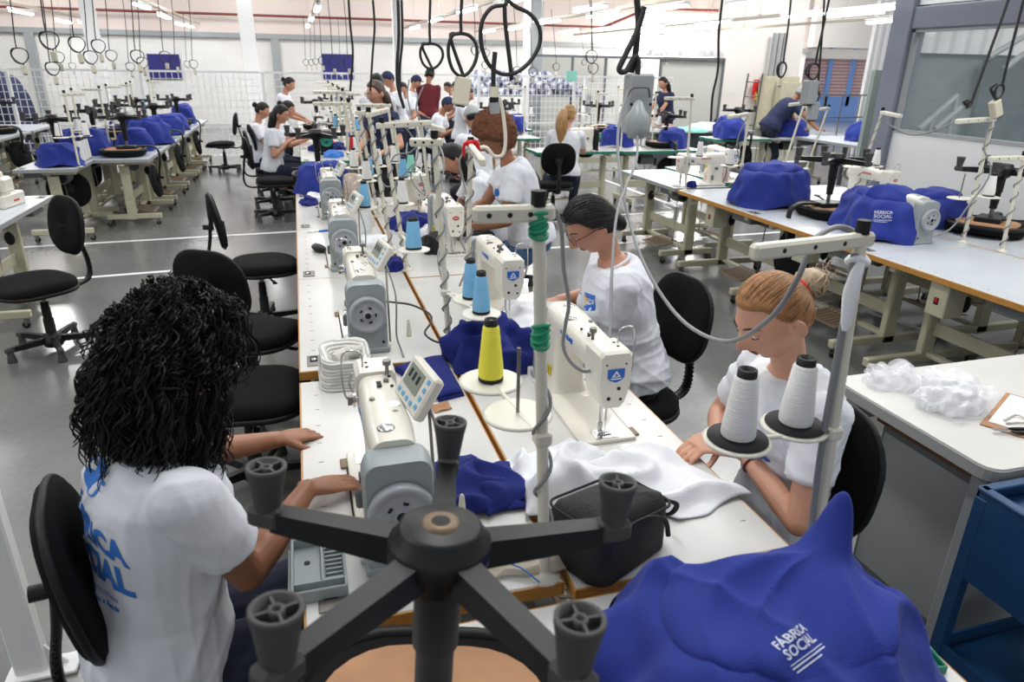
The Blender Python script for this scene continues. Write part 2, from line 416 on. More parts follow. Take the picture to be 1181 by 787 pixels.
class Proto:
    """first placing moves the built one, later ones copy it"""
    def __init__(s, root): s.root = root; s.used = False
    def put(s, loc, rz=0.0, label=None, group=None, rot=None, sc=None):
        if not s.used:
            s.used = True; r = s.root; r.location = loc; r.rotation_euler = rot if rot else (0, 0, rz)
            if sc: r.scale = (sc, sc, sc)
            if label: r['label'] = label
            if group: r['group'] = group
            return r
        return dup(s.root, loc, rz, label, group, rot, sc)
def rrect(w, h, r, n=4, cx=0, cy=0):
    r = min(r, w / 2 - 1e-4, h / 2 - 1e-4); out = []
    for sx, sy, a0 in ((1, 1, 0), (-1, 1, 90), (-1, -1, 180), (1, -1, 270)):
        for k in range(n + 1):
            a = rad(a0 + 90 * k / n); out.append((cx + sx * (w / 2 - r) + r * math.cos(a), cy + sy * (h / 2 - r) + r * math.sin(a)))
    return out
def smooth_path(pts, n=6, closed=False):
    P = [Vector(p) for p in pts]; m = len(P); out = []
    rng = range(m if closed else m - 1)
    for i in rng:
        g = lambda k: P[k % m] if closed else P[max(0, min(m - 1, k))]
        p0, p1, p2, p3 = g(i - 1), g(i), g(i + 1), g(i + 2)
        for k in range(n):
            t = k / n
            out.append(0.5 * ((2 * p1) + (p2 - p0) * t + (2 * p0 - 5 * p1 + 4 * p2 - p3) * t * t + (3 * p1 - p0 - 3 * p2 + p3) * t ** 3))
    if not closed: out.append(P[-1])
    return out
def wob(p, seed=0, f=6.0):
    """smooth pseudo noise, about -1..1"""
    return noise.noise(Vector(p) * f + Vector((seed * 7.3, seed * 3.1, seed * 1.7))) * 1.6
def ridged(p, seed=0, f=6.0):
    n = noise.noise(Vector(p) * f + Vector((seed * 7.3, seed * 3.1, seed * 1.7)))
    return 1 - min(1, abs(n) * 3.0)
def text_mesh(txt, size=1.0, bold=0.0):
    cu = bpy.data.curves.new('txt', 'FONT'); cu.body = txt; cu.size = size; cu.align_x = 'CENTER'; cu.align_y = 'CENTER'; cu.offset = bold; cu.resolution_u = 2
    ob = bpy.data.objects.new('txt', cu); COL.objects.link(ob)
    dg = bpy.context.evaluated_depsgraph_get(); me = bpy.data.meshes.new_from_object(ob.evaluated_get(dg))
    bpy.data.objects.remove(ob); bpy.data.curves.remove(cu)
    import bmesh
    bm = bmesh.new(); bm.from_mesh(me); bmesh.ops.triangulate(bm, faces=bm.faces)
    for _ in range(2):
        ed = [e for e in bm.edges if e.calc_length() > size * .16]
        if ed: bmesh.ops.subdivide_edges(bm, edges=ed, cuts=1); bmesh.ops.triangulate(bm, faces=bm.faces)
    bm.to_mesh(me); bm.free()
    return me
def decal(name, shapes, target, m, centre, right, up, off=0.0012, back=0.2):
    """shapes: list of (mesh, dx, dy) laid in the plane right/up (world) and pressed along the normal onto the target, whose child it becomes"""
    sp = target.matrix_basis.copy() if target.parent is None else target.parent.matrix_basis @ target.matrix_basis
    inv = sp.inverted(); R3 = inv.to_3x3()
    right = (R3 @ Vector(right)).normalized(); upv = R3 @ Vector(up); nrm = right.cross(upv).normalized(); up2 = nrm.cross(right); c0 = inv @ Vector(centre)
    me = target.data; bv = BVHTree.FromPolygons([v.co for v in me.vertices], [tuple(p.vertices) for p in me.polygons])
    mb = MB()
    for sm, dx, dy in shapes:
        vs = []
        for v in sm.vertices:
            p = c0 + right * (v.co.x + dx) + up2 * (v.co.y + dy)
            h = bv.ray_cast(p + nrm * back, -nrm, back * 3)
            vs.append(h[0] + nrm * off if h[0] else p)
        mb.raw(vs, [tuple(p.vertices) for p in sm.polygons])
    return mb.obj(name, m, target)
def quad_mesh(w, h, nx=8, ny=4, fn=None):
    me = bpy.data.meshes.new('q'); vs = [(-w / 2 + w * i / nx, -h / 2 + h * j / ny, 0) for j in range(ny + 1) for i in range(nx + 1)]
    fs = [(j * (nx + 1) + i, j * (nx + 1) + i + 1, (j + 1) * (nx + 1) + i + 1, (j + 1) * (nx + 1) + i) for j in range(ny) for i in range(nx)]
    me.from_pydata(vs, [], fs); return me
def disc_mesh(r, n=24):
    me = bpy.data.meshes.new('d'); vs = [(0, 0, 0)] + [(r * math.cos(2 * PI * k / n), r * math.sin(2 * PI * k / n), 0) for k in range(n)]
    me.from_pydata(vs, [], [(0, 1 + k, 1 + (k + 1) % n) for k in range(n)]); return me
# ------------------------------------------------------------------ task chair
def make_chair():
    t = thing('task_chair', 'black task chair', 'chair')
    b = MB().mat('blackfab')
    # seat cushion: rounded, waterfall front
    out = []
    prof = [(0.80, .432), (0.95, .430), (1.0, .458), (0.99, .480), (0.93, .497), (0.80, .505), (0.5, .507), (0.0, .506)]
    pl = rrect(.48, .46, .17, 6)
    rings = []
    for f, z in prof:
        rings.append([V(x * max(f, .001), y * max(f, .001) + .045, z - (.02 * ((y / .215) ** 2) if y > .05 else 0) * f * min(1, max(0, (z - .436) / .05))) for x, y in pl])
    b.loft(rings, caps=True)
    seat = b.obj('seat', None, t)
    MB().mat('mdf').prism([(x * .79, y * .79 + .045) for x, y in pl], .424, .433).obj('seat_board', None, seat)
    k = MB().mat('black'); k.tube([V(x * .97, y * .97 + .045, .434) for x, y in pl], .014, 8, closed=True); k.obj('seat_rim', None, seat)
    b = MB().mat('blackmetal'); b.box((0, 0, .408), (.16, .20, .035), .006); b.cyl((.06, .03, .4), (.2, .06, .385), .007, n=8); b.box((.215, .063, .383), (.05, .03, .012), .004)
    b.obj('seat_mechanism', None, t)
    # backrest
    b = MB().mat('blackfab'); pl = rrect(.40, .36, .15, 7)
    rings = []
    for f, y in ((.05, .016), (.7, .017), (.93, .012), (1.0, 0), (1.0, -.016), (.95, -.028), (.5, -.034), (.04, -.035)):
        rings.append([V(x * f, -.235 + y - .05 * (z / .18) * .5 - (.10 * (x * f) ** 2) * -2.0, .80 + z * f) for x, z in pl])
    b.loft([list(reversed(r)) for r in rings]); br = b.obj('backrest', None, t)
    MB().mat('black').tube([V(x * 1.0, -.243 - .05 * (z / .18) * .5 + .2 * x * x, .80 + z) for x, z in pl], .009, 8, closed=True).obj('backrest_rim', None, br)
    b = MB().mat('blackmetal')
    path = smooth_path([(0, -.09, .405), (0, -.24, .40), (0, -.315, .44), (0, -.325, .55), (0, -.30, .68), (0, -.277, .84)], 6)
    b.tube(path, .024, 8, flat=.5, up=(0, 1, 0))
    for i in range(3, len(path) - 8): b.tube([path[i] + V(-.026, 0, 0), path[i] + V(.026, 0, 0)], .0075, 6)
    b.box((0, -.278, .80), (.09, .02, .12), .008); b.cyl((0, -.3, .76), (0, -.335, .762), .018, n=10); b.obj('back_bar', None, t)
    b = MB().mat('dsteel'); b.cyl((0, 0, .25), (0, 0, .40), .014, n=12); b.obj('gas_rod', None, t)
    b = MB().mat('blackcloth'); b.lathe([(.032, .085), (.032, .22), (.027, .222), (.027, .30), (.024, .302), (.024, .335), (.015, .336)], n=18); b.obj('column_cover', None, t)
    b = MB().mat('blackmetal'); b.lathe([(.0, .030), (.050, .030), (.056, .034), (.058, .046), (.068, .052), (.070, .058), (.070, .076), (.060, .086), (.052, .112), (.036, .124)], n=26)
    b.mat('slot'); b.lathe([(.012, .026), (.024, .026), (.026, .032)], n=16); b.mat('hole'); b.lathe([(.0, .025), (.013, .0255)], n=12); b.obj('hub', None, t)
    for i in range(5):
        a = rad(72 * i + 90); R = Matrix.Rotation(a, 4, 'Z')
        b = MB().mat('blackmetal'); b.M = R
        b.loft([[V(.045, s * .0185, z) for s, z in ((-1, .056), (1, .056), (1, .100), (-1, .100))], [V(.25, s * .0145, z) for s, z in ((-1, .066), (1, .066), (1, .096), (-1, .096))]], smooth=False)
        b.mat('foot'); b.box((.262, 0, .078), (.055, .036, .034), .008)
        lg = b.obj('leg', None, t)
        b = MB().mat('foot'); b.M = R
        # glide: spool shaped, hollow end with hub and ribs
        b.lathe([(.017, .075), (.019, .06), (.024, .025), (.028, .006), (.028, 0), (.023, 0), (.022, .012), (.004, .012)], (.262, 0, 0), 20)
        b.lathe([(.009, .012), (.009, .001), (.005, .001), (.005, .006), (.0, .006)], (.262, 0, 0), 10)
        for q in range(4): aa = q * PI / 2 + .4; b.box((.262 + .0155 * math.cos(aa), .0155 * math.sin(aa), .006), (.015, .003, .010), rz=aa)
        b.obj('foot_glide', None, lg)
    return t

# ------------------------------------------------------------------ industrial table
def make_table(L, D, top='white_laminate', edge='wood_edge', H=.77, motor=True, box=False, pedal=True, legs='cream', name='sewing_table', th=.035):
    t = thing(name, 'sewing table', 'table')
    b = MB().mat(top); b.box((0, 0, H - th / 2 + .001), (L - .009, D - .009, th), .002)
    # printed inch marks, slot plates
    b.mat('dsteel')
    for i in range(9): b.box((-L / 2 + .12 + i * .11, -D / 2 + .055, H + .0015), (.002, .014, .001))
    b.obj('tabletop', None, t)
    b = MB().mat(edge)
    for s in (-1, 1): b.box((0, s * (D / 2 - .0025), H - th / 2), (L, .005, th - .002), .001); b.box((s * (L / 2 - .0025), 0, H - th / 2), (.005, D - .012, th - .002), .001)
    b.obj('edge_band', None, t)
    for s in (-1, 1):
        b = MB().mat(legs); x = s * (L / 2 - .16)
        b.box((x, .02, H / 2 - .01), (.05, .10, H - .16), .006); b.box((x, .02, H / 2 + .06), (.058, .085, .3), .006)
        b.box((x, 0, H - th - .022), (.05, D - .08, .035), .005)
        b.box((x, 0, .105), (.05, D + .02, .055), .006); b.mat('dsteel')
        for zz in (.5, .56, .62): b.cyl((x - .031, .02, zz), (x + .031, .02, zz), .006, n=6)
        lf = b.obj('leg_frame', None, t)
        for q in (-1, 1):
            c = MB().mat('dsteel'); y = q * (D / 2 - .02); c.box((x, y, .072), (.03, .035, .012)); c.box((x - .014, y + .008, .055), (.003, .03, .04)); c.box((x + .014, y + .008, .055), (.003, .03, .04))
            c.mat('black'); c.cyl((x - .011, y + .012, .026), (x + .011, y + .012, .026), .026, n=14); c.mat('dsteel'); c.cyl((x - .016, y + .012, .026), (x + .016, y + .012, .026), .008, n=8)
            c.obj('caster', None, lf)
    b = MB().mat(legs); b.box((0, .04, .30), (L - .36, .02, .09), .004); b.box((0, .04, .12), (L - .36, .05, .03), .004); b.obj('stretcher', None, t)
    if pedal:
        b = MB().mat('pedal'); b.box((.0, -.05, .115), (.34, .25, .012), .003, rx=rad(10))
        for i in range(7):
            b.box((-.13 + i * .043, -.05, .1235), (.012, .2, .004), rx=rad(10))
        b.mat('cream'); b.cyl((-.18, .06, .12), (.18, .06, .12), .010, n=8); b.obj('treadle', None, t)
        b = MB().mat('dsteel'); b.cyl((.10, .04, .13), (.16, .02, H - .12), .005, n=8); b.mat('black'); b.ell((.10, .04, .14), .013, 8, 6); b.obj('treadle_rod', None, t)
    if motor:
        b = MB().mat('dkgrey'); b.cyl((.05, .03, H - .14), (.24, .03, H - .14), .07, n=16); b.box((.14, .03, H - .06), (.16, .12, .04), .006); b.mat('black'); b.cyl((.24, .03, H - .14), (.27, .03, H - .14), .05, n=16)
        b.obj('motor', None, t)
        b = MB().mat('dsteel'); b.cyl((-.02, -.10, H - .04), (-.02, -.13, H - .16), .005, n=8); b.cyl((-.02, -.13, H - .16), (-.08, -.15, H - .17), .005, n=8); b.mat('black'); b.ell((-.1, -.15, H - .19), (.012, .035, .05), 12, 8); b.obj('knee_lifter', None, t)
    b = MB().mat('dkgrey'); b.box((.36, -D / 2 + .13, H - th - .035), (.26, .16, .06), .006); b.obj('drawer', None, t)
    # hinge / power plate at the front left of the top
    b = MB().mat('dsteel'); b.box((L / 2 - .09, -D / 2 + .06, H + .003), (.10, .06, .005), .002); b.mat('hole'); b.box((L / 2 - .10, -D / 2 + .055, H + .0062), (.05, .028, .002)); b.mat('steel'); b.ell((L / 2 - .095, -D / 2 + .055, H + .007), (.012, .012, .005), 10, 5); b.obj('hinge_plate', None, t)
    if box:
        b = MB().mat('cream'); b.box((-.1, -D / 2 + .12, H - .14), (.13, .14, .2), .006); b.mat('hole'); b.box((-.1, -D / 2 + .049, H - .15), (.03, .004, .04)); b.mat('red'); b.box((-.1, -D / 2 + .046, H - .145), (.02, .004, .02)); b.obj('switch_box', None, t)
    return t

# ------------------------------------------------------------------ lockstitch machine; +x handwheel, -y operator, z=0 table top
def make_machine(kind='grey', emblem='blue', panel=True, detail=True):
    t = thing('sewing_machine', 'sewing machine', 'sewing machine')
    body = 'machine' if kind != 'white' else 'machine_white'
    b = MB().mat(body)
    b.box((-.035, 0, .006), (.48, .178, .012), .003)
    b.mat('steel'); b.box((-.235, 0, .0125), (.055, .08, .003), .001); b.box((-.235, -.055, .0125), (.06, .024, .002), .001)
    b.mat('slot'); b.box((-.23, -.098, .004), (.05, .022, .007), .003); b.box((.14, -.098, .004), (.05, .022, .007), .003)
    b.mat('hole'); b.box((-.035, -.092, .003), (.36, .004, .004))
    b.obj('bed_plate', None, t)
    b = MB().mat(body)
    # arm as one casting: C-shape built of rounded rings
    def ring_x(x, y0, z0, w, h, r): return [V(x, y0 + a, z0 + c) for a, c in rrect(w, h, r, 4)]
    b.loft([ring_x(.19, 0, .245, .10, .105, .03), ring_x(.10, 0, .245, .112, .115, .034), ring_x(-.05, 0, .248, .104, .095, .032), ring_x(-.17, 0, .246, .098, .092, .032), ring_x(-.20, 0, .240, .094, .09, .03)])
    b.loft([[V(.13 + a, c, z) for a, c in rrect(w, d, .025, 4)] for z, w, d in ((.010, .15, .13), (.03, .125, .118), (.10, .112, .108), (.18, .125, .11), (.23, .15, .112))])
    # head
    head = [(-.052, .288), (-.04, .300), (.04, .300), (.052, .288), (.052, .19), (.040, .135), (.026, .118), (-.020, .118), (-.036, .135), (-.052, .19)]
    b.loft([[V(-.175, y, z) for y, z in head], [V(-.27, y, z) for y, z in head], [V(-.282, y * .9, .21 + (z - .21) * .93) for y, z in head]], smooth=False)
    b.mat('dsteel')
    for x, y in ((-.12, .02), (-.02, -.025), (.06, .02)): b.cyl((x, y, .29), (x, y, .301), .007, n=10)
    b.mat('steel'); b.cyl((.02, .022, .288), (.02, .022, .300), .016, n=16); b.lathe([(.02, .290), (.02, .301), (.014, .304), (.0, .304)], (.135, -.01, 0), 14)
    b.mat('hole')
    for x in (-.24, -.21, -.17, -.14, -.08): b.cyl((x, -.02 if x < -.2 else .03, .297), (x, -.02 if x < -.2 else .03, .3015), .0045, n=8)
    b.box((-.10, 0, .2985), (.03, .012, .003))
    arm = b.obj('machine_arm', None, t)
    b = MB().mat('steel')
    b.cyl((-.235, 0, .06), (-.235, 0, .125), .004, n=8); b.cyl((-.235, 0, .02), (-.235, 0, .06), .0012, n=6); b.cyl((-.235, .018, .03), (-.235, .018, .125), .005, n=8)
    b.box((-.235, .018, .045), (.012, .014, .03), .003); b.box((-.228, 0, .016), (.012, .034, .004), .001); b.box((-.243, 0, .016), (.007, .034, .004), .001); b.box((-.235, .014, .024), (.02, .012, .014), .002)
    b.obj('presser_foot', None, arm)
    b = MB().mat('steel')
    b.tube(smooth_path([(-.25, -.053, .20), (-.25, -.066, .235), (-.25, -.06, .262), (-.25, -.05, .268)], 5), .003, 6)
    for x, z in ((-.205, .205), (-.165, .235)):
        b.cyl((x, -.045, z), (x, -.072, z), .004, n=8); b.cyl((x, -.056, z), (x, -.0585, z), .015, n=16); b.cyl((x, -.060, z), (x, -.0625, z), .015, n=16); b.mat('dsteel'); b.cyl((x, -.064, z), (x, -.076, z), .009, n=12); b.mat('steel')
    b.obj('tension_assembly', None, arm)
    b = MB().mat('dsteel'); b.cyl((-.165, .028, .294), (-.165, .028, .325), .005, n=8); b.cyl((-.165, .028, .322), (-.165, .028, .334), .011, n=12)
    # wire loops
    b.mat('steel'); b.tube(smooth_path([(-.215, -.03, .295), (-.215, -.035, .34), (-.215, -.075, .345), (-.215, -.085, .30), (-.215, -.08, .22), (-.215, -.055, .20)], 5), .0028, 6)
    b.obj('thread_guides', None, arm)
    if emblem:
        b = MB().mat('emblem_' + emblem)
        if emblem == 'blue':
            b.prism([(-.026, .248), (-.026, .222), (-.018, .213), (0, .206), (.018, .213), (.026, .222), (.026, .248)], 0, .002, plane='yz'); e = b.obj('maker_badge', None, arm, (-.2845, 0, 0))
            b = MB().mat('paper'); b.prism([(0, .243), (-.014, .224), (.014, .224)], -.0012, 0, plane='yz'); b.mat('emblem_blue'); b.prism([(0, .236), (-.006, .227), (.006, .227)], -.0016, 0, plane='yz')
            b.mat('paper'); b.prism([(-.018, .220), (.018, .220), (.014, .2165), (-.014, .2165)][::-1], -.0012, 0, plane='yz')
            b.obj('badge_mark', None, arm, (-.2845, 0, 0))
        else:
            b.prism([(.02 * math.cos(a), .23 + .012 * math.sin(a)) for a in [2 * PI * k / 20 for k in range(20)]], 0, .002, plane='yz'); b.obj('maker_badge', None, arm, (-.2845, 0, 0))
            b = MB().mat('paper')
            for s in (-1, 1): b.tube([V(-.0015, s * .007 + .005 * math.cos(a), .23 + .005 * math.sin(a)) for a in [2 * PI * k / 12 for k in range(12)]], .0012, 4, closed=True)
            b.obj('badge_mark', None, arm, (-.2845, 0, 0))
    b = MB().mat('hole')
    for y, z, r in ((-.012, .185, .006), (.018, .155, .006), (-.02, .15, .0045), (.03, .262, .003), (-.03, .262, .003)): b.cyl((-.2835, y, z), (-.2775, y, z), r, n=10)
    b.obj('face_screws', None, arm)
    b = MB().mat('yellow_label'); b.box((.13, .0595, .08), (.06, .002, .032)); b.mat('hole')
    for q in range(4): b.box((.13, .0608, .069 + q * .007), (.045, .0005, .0016))
    b.obj('warning_label', None, arm)
    # plate with the maker's script on the arm side
    b = MB().mat('emblem_' + (emblem or 'blue')); 
    for s in (-1, 1):
        for q in range(6): b.box((-.06 + q * .018, s * .0535, .252), (.011, .002, .013 if q % 2 else .017))
    b.obj('side_lettering', None, arm)
    if kind == 'grey' or kind == 'white' or kind == 'green':
        b = MB().mat('motor' if kind != 'green' else 'black')
        pr = rrect(.15, .275, .03, 4)
        b.loft([[V(x, y * s, .145 + z * (1 if x < .24 else .97)) for y, z in pr] for x, s in ((.185, .93), (.20, 1), (.245, 1), (.255, .93))])
        b.box((.215, 0, .012), (.09, .16, .022), .004); b.mat('hole'); b.cyl((.2555, .055, .045), (.2575, .055, .045), .006, n=8); b.cyl((.2555, -.055, .045), (.2575, -.055, .045), .006, n=8)
        b.obj('motor_housing', None, t)
        cz = .165
    else: cz = .225
    if kind == 'cream':
        b = MB().mat('machine'); b.cyl((.18, 0, cz), (.225, 0, cz), .05, n=20); b.mat('dsteel'); b.tube(smooth_path([(.21, -.05, .22), (.215, -.06, .1), (.21, -.02, .01)], 4), .006, 6); b.obj('motor_housing', None, t)
    wm = {'green': 'green_edge', 'cream': 'dsteel'}.get(kind, 'wheel')
    b = MB().mat(wm); ax = Matrix.Rotation(PI / 2, 3, 'Y')
    b.lathe([(.0, .0), (.066, .0), (.071, .004), (.071, .022), (.067, .027), (.058, .029), (.056, .024), (.02, .022), (.018, .028), (.0, .028)], (.256 if kind != 'cream' else .226, 0, cz), 30, ax)
    b.mat('hole')
    for q in range(5):
        a = 2 * PI * q / 5
        b.box((.2795 if kind != 'cream' else .2495, .030 * math.cos(a), cz + .030 * math.sin(a)), (.003, .012, .006), rx=a + PI / 2)
    b.mat('hole'); b.lathe([(.012, .0), (.012, .0005), (0, .0005)], (.2845 if kind != 'cream' else .2545, 0, cz), 12, ax)
    b.obj('handwheel', None, t)
    b = MB().mat('dkgrey'); b.cyl((.10, -.055, .16), (.10, -.075, .16), .014, n=14); b.obj('stitch_dial', None, t)
    MB().mat('dkgrey').box((.06, -.07, .075), (.016, .03, .05), .006).obj('reverse_lever', None, t)
    if panel:
        b = MB().mat('dsteel'); b.cyl((.17, .09, .01), (.16, .09, .16), .004, n=6); b.cyl((.16, .09, .16), (.05, .10, .30), .004, n=6)
        pn = b.obj('panel_post', None, t)
        b = MB(); b.xf((.0, .085, .325), (rad(58), rad(0), rad(8)))
        b.mat('machine'); b.box((0, 0, 0), (.17, .11, .028), .006); b.mat('lcd'); b.box((-.015, .012, .0145), (.10, .055, .002)); b.mat('key')
        for q in range(4): b.box((-.06 + q * .03, -.035, .0145), (.016, .012, .003), .001); b.box((.062, -.03 + q * .022, .0145), (.016, .012, .003), .001)
        b.mat('hole')
        for q in range(3): b.box((-.045 + q * .028, .018, .0158), (.014, .022, .0006))
        b.obj('control_panel', None, pn)
        b = MB().mat('cable'); b.tube(smooth_path([(.06, .10, .30), (.17, .12, .20), (.22, .11, .06), (.27, .12, .01), (.33, .12, .006)], 6), .0035, 6); b.obj('panel_cable', None, pn)
    return t

# overlock machine: compact body
def make_overlock():
    t = thing('overlock_machine', 'overlock machine', 'sewing machine')
    b = MB().mat('machine'); b.box((0, 0, .05), (.30, .20, .10), .012); b.box((.06, .02, .15), (.15, .14, .12), .02); b.box((-.02, .04, .225), (.26, .09, .05), .015); b.obj('machine_body', None, t)
    b = MB().mat('steel'); b.box((-.08, -.05, .105), (.12, .09, .006), .002); b.cyl((-.1, .0, .11), (-.1, .0, .2), .005, n=8); b.box((-.1, -.03, .118), (.016, .05, .008), .002); b.cyl((-.06, .01, .11), (-.06, .01, .2), .004, n=8); b.obj('looper_plate', None, t)
    b = MB().mat('dsteel')
    for q in range(4): b.cyl((-.12 + q * .035, .0, .235), (-.12 + q * .035, -.03, .24), .011, n=10)
    b.obj('tension_knobs', None, t)
    b = MB().mat('dkgrey'); b.lathe([(0, 0), (.055, 0), (.058, .006), (.058, .024), (.05, .03), (0, .03)], (.15, .03, .13), 20, Matrix.Rotation(PI / 2, 3, 'Y')); b.obj('handwheel', None, t)
    b = MB().mat('emblem_red'); b.box((.02, -.009, .235), (.06, .002, .018)); b.box((.02, -.101, .045), (.07, .002, .012)); b.obj('maker_plate', None, t)
    return t

# ------------------------------------------------------------------ thread stand
def stand(name, label, base, h, arm_dir=0.0, arm_len=.32, lean=(0, 0), wrap=False, spool_z=.32, spool_dirs=(), group=None, sleeve=None, disc_r=.07, mb_scale=1.0):
    """pole with a cross arm and spool discs; returns (root, [world disc centres])"""
    t = thing(name, label, 'thread stand', base, 0, group)
    r = .011 * mb_scale
    top = V(lean[0], lean[1], h)
    b = MB().mat('pole'); b.lathe([(.035, 0), (.035, .006), (.016, .012), (r, .02)], n=14); b.cyl((0, 0, 0), top, r, n=12); b.obj('pole', None, t)
    d = V(math.cos(rad(arm_dir)), math.sin(rad(arm_dir)), 0)
    b = MB(); b.xf(Matrix.Translation(top - V(0, 0, .012)) @ Matrix.Rotation(rad(arm_dir), 4, 'Z'))
    b.mat('pole'); b.box((arm_len / 2 - .03, 0, 0), (arm_len, .026, .03), .006)
    b.mat('hole')
    for q in range(3):
        for s in (-1, 1): b.cyl((arm_len * (.25 + .25 * q) - .02, s * .0135, 0), (arm_len * (.25 + .25 * q) - .02, s * .0125, 0), .005, n=8)
    b.mat('black'); b.cyl((0, 0, .012), (0, 0, .04), .014, n=12); b.obj('cross_arm', None, t)
    if wrap:
        b = MB().mat('cable'); pts = []
        n = int(h / .09)
        for i in range(n * 8 + 1):
            f = i / (n * 8); a = f * n * 2 * PI; pts.append(top * (.02 + f * .93) + V(math.cos(a), math.sin(a), 0) * (r + .006))
        b.tube(pts, .0042, 5); b.obj('spiral_cable', None, t)
    outs = []
    if spool_dirs:
        c = top * (spool_z / h)
        b = MB().mat('pole'); b.box(c, (.035, .035, .03), .005); cl = b.obj('bracket_clamp', None, t)
        for a, L in spool_dirs:
            dd = V(math.cos(rad(a)), math.sin(rad(a)), 0); e = c + dd * L
            b = MB().mat('disc'); b.tube([c, e], .006, 6); b.lathe([(disc_r, 0), (disc_r + .002, .004), (disc_r * .9, .007), (.02, .006), (.0, .006)], e - V(0, 0, .003), 28); b.obj('spool_disc', None, t)
            b = MB().mat('dsteel'); b.cyl(e, e + V(0, 0, .155), .004, n=8); b.obj('spool_pin', None, t)
            outs.append(Vector(base) + e + V(0, 0, .006))
    return t, outs
def make_cone(m='cone_white', R=.034, h=.135, r=.021, base=True, pad=False):
    t = thing('thread_cone', 'thread cone', 'thread cone')
    b = MB().mat(m); b.lathe([(R * .96, .008), (R, .014), (R * .99, .03), (r * 1.03, h - .01), (r * .9, h - .004)], n=24); b.obj('wound_thread', None, t)
    MB().mat('black').lathe([(R * 1.0, 0), (R * 1.0, .008), (R * .8, .009)], n=24).obj('cone_foot', None, t)
    b = MB().mat('black'); b.lathe([(r * .86, h - .01), (r * .8, h + .012), (r * .62, h + .013), (r * .55, h - .002), (0, h - .003)], n=20); b.obj('cone_core', None, t)
    if pad:
        b = MB().mat('blackcloth'); b.lathe([(R * 1.75, 0), (R * 1.75, .003), (.01, .0035)], n=28); b.obj('felt_pad', None, t)
    return t

# ------------------------------------------------------------------ draped cover
def cover_mesh(L, W, H, seed=0, bumps=(), hem=.03, folds=.022, nu=72, nr=26, squash=.55, lean=(0, 0), name='machine_cover', top_r=.62):
    b = MB().mat('cover'); R = random.Random(seed); ph = [R.uniform(0, 6.28) for _ in range(6)]
    def P(i, j):
        th = 2 * PI * i / nu; f = j / nr            # f 0 hem .. 1 centre
        c, s = math.cos(th), math.sin(th); p = 2.7
        k = (abs(c) ** p + abs(s) ** p) ** (-1 / p)
        fold = math.sin(5 * th + ph[0]) * .5 + math.sin(9 * th + ph[1]) * .35 + math.sin(14 * th + ph[2]) * .25
        g = 0
        if f < .5:
            g = f / .5; rr = 1.0 + (1 - g) * (.10) + fold * folds * 2.2 * (1 - g) ** .8; z = (1 - (1 - math.sin(g * PI / 2)) ** 1.0) * H * .82
            rr *= 1 - .30 * g ** 1.6
        else:
            g = (f - .5) / .5; rr = (1 - .30) * math.cos(g * PI / 2) ** .9; z = H * (.82 + .18 * math.sin(g * PI / 2))
        x = c * k * L / 2 * rr + lean[0] * z; y = s * k * W / 2 * rr + lean[1] * z
        zz = z
        for bx, by, bh, bw in bumps:
            zz += bh * math.exp(-(((x - bx) / bw) ** 2 + ((y - by) / bw) ** 2)) * min(1, z / (H * .6))
        q = V(x, y, zz)
        w = (ridged(q, seed, 5.5) * .03 + wob(q, seed + 3, 9) * .016 + ridged(q, seed + 8, 3.0) * .02) * min(1, rr * 2.5)
        q += V(c * w * (1 - .4 * f), s * w * (1 - .4 * f), (w * .55 - .008) * min(1, f * 2))
        q.z = max(q.z, .002 + hem * (0.35 + .5 * math.sin(3 * th + ph[3])) if j == 0 else .006)
        return q
    rings = [[P(i, j) for i in range(nu)] for j in range(nr + 1)]
    b.loft(rings, caps=False)
    return b
def cover(label, x, y, L, W, H, rz=0, seed=0, group=None, z=.77, logo=None, **kw):
    b = cover_mesh(L, W, H, seed, **kw)
    o = b.obj('machine_cover', None, None, (x, y, z), (0, 0, rz)); tag(o, label, 'machine cover', group)
    return o
def heap(name, label, cat, x, y, z, L, W, H, m, seed=0, rz=0, group=None, nu=44, nr=14, rough=.02, f=9):
    """crumpled cloth lying in a heap"""
    b = MB().mat(m)
    def P(i, j):
        th = 2 * PI * i / nu; g = j / nr; c, s = math.cos(th), math.sin(th)
        e = 1 + .22 * wob(V(c, s, seed), seed, 1.3) + .10 * wob(V(c, s, seed), seed + 5, 4)
        rr = math.cos(g * PI / 2) ** .8 * e; zz = H * math.sin(g * PI / 2) ** .8
        q = V(c * rr * L / 2, s * rr * W / 2, zz)
        w = (ridged(q, seed, f) - .4) * rough + wob(q, seed + 2, f * 2) * rough * .4
        q += V(c * w, s * w, w * (0 if j == 0 else 1)); q.z = max(q.z, .0015); return q
    b.loft([[P(i, j) for i in range(nu)] for j in range(nr + 1)])
    return place(b, name, None, label, cat, (x, y, z), rz, group)
def cloth_poly(name, label, cat, pts, z, m, seed=0, amp=.02, n=26, group=None, th=.0025, f=8, lift=0):
    """crumpled flat cloth over a quad given by 4 world xy corners"""
    A, B, C_, D_ = [V(p[0], p[1], 0) for p in pts]
    def fn(u, v):
        uu, vv = u, v
        p = A.lerp(B, uu).lerp(D_.lerp(C_, uu), vv); q = V(u * 1.0, v * 1.0, seed)
        e = min(u, 1 - u, v, 1 - v); k = min(1, e * 6 + .25)
        p += V(wob(q, seed, 2.2), wob(q, seed + 9, 2.2), 0) * .02
        p.z = z + th + .002 + max(0, (ridged(p, seed, f) * amp + wob(p, seed + 1, f * .5) * amp * .7 + amp * .5) * k + lift * math.sin(PI * u) * math.sin(PI * v))
        return p
    b = MB().mat(m); b.sheet(fn, n, n, th)
    o = b.obj(name); return tag(o, label, cat, group)
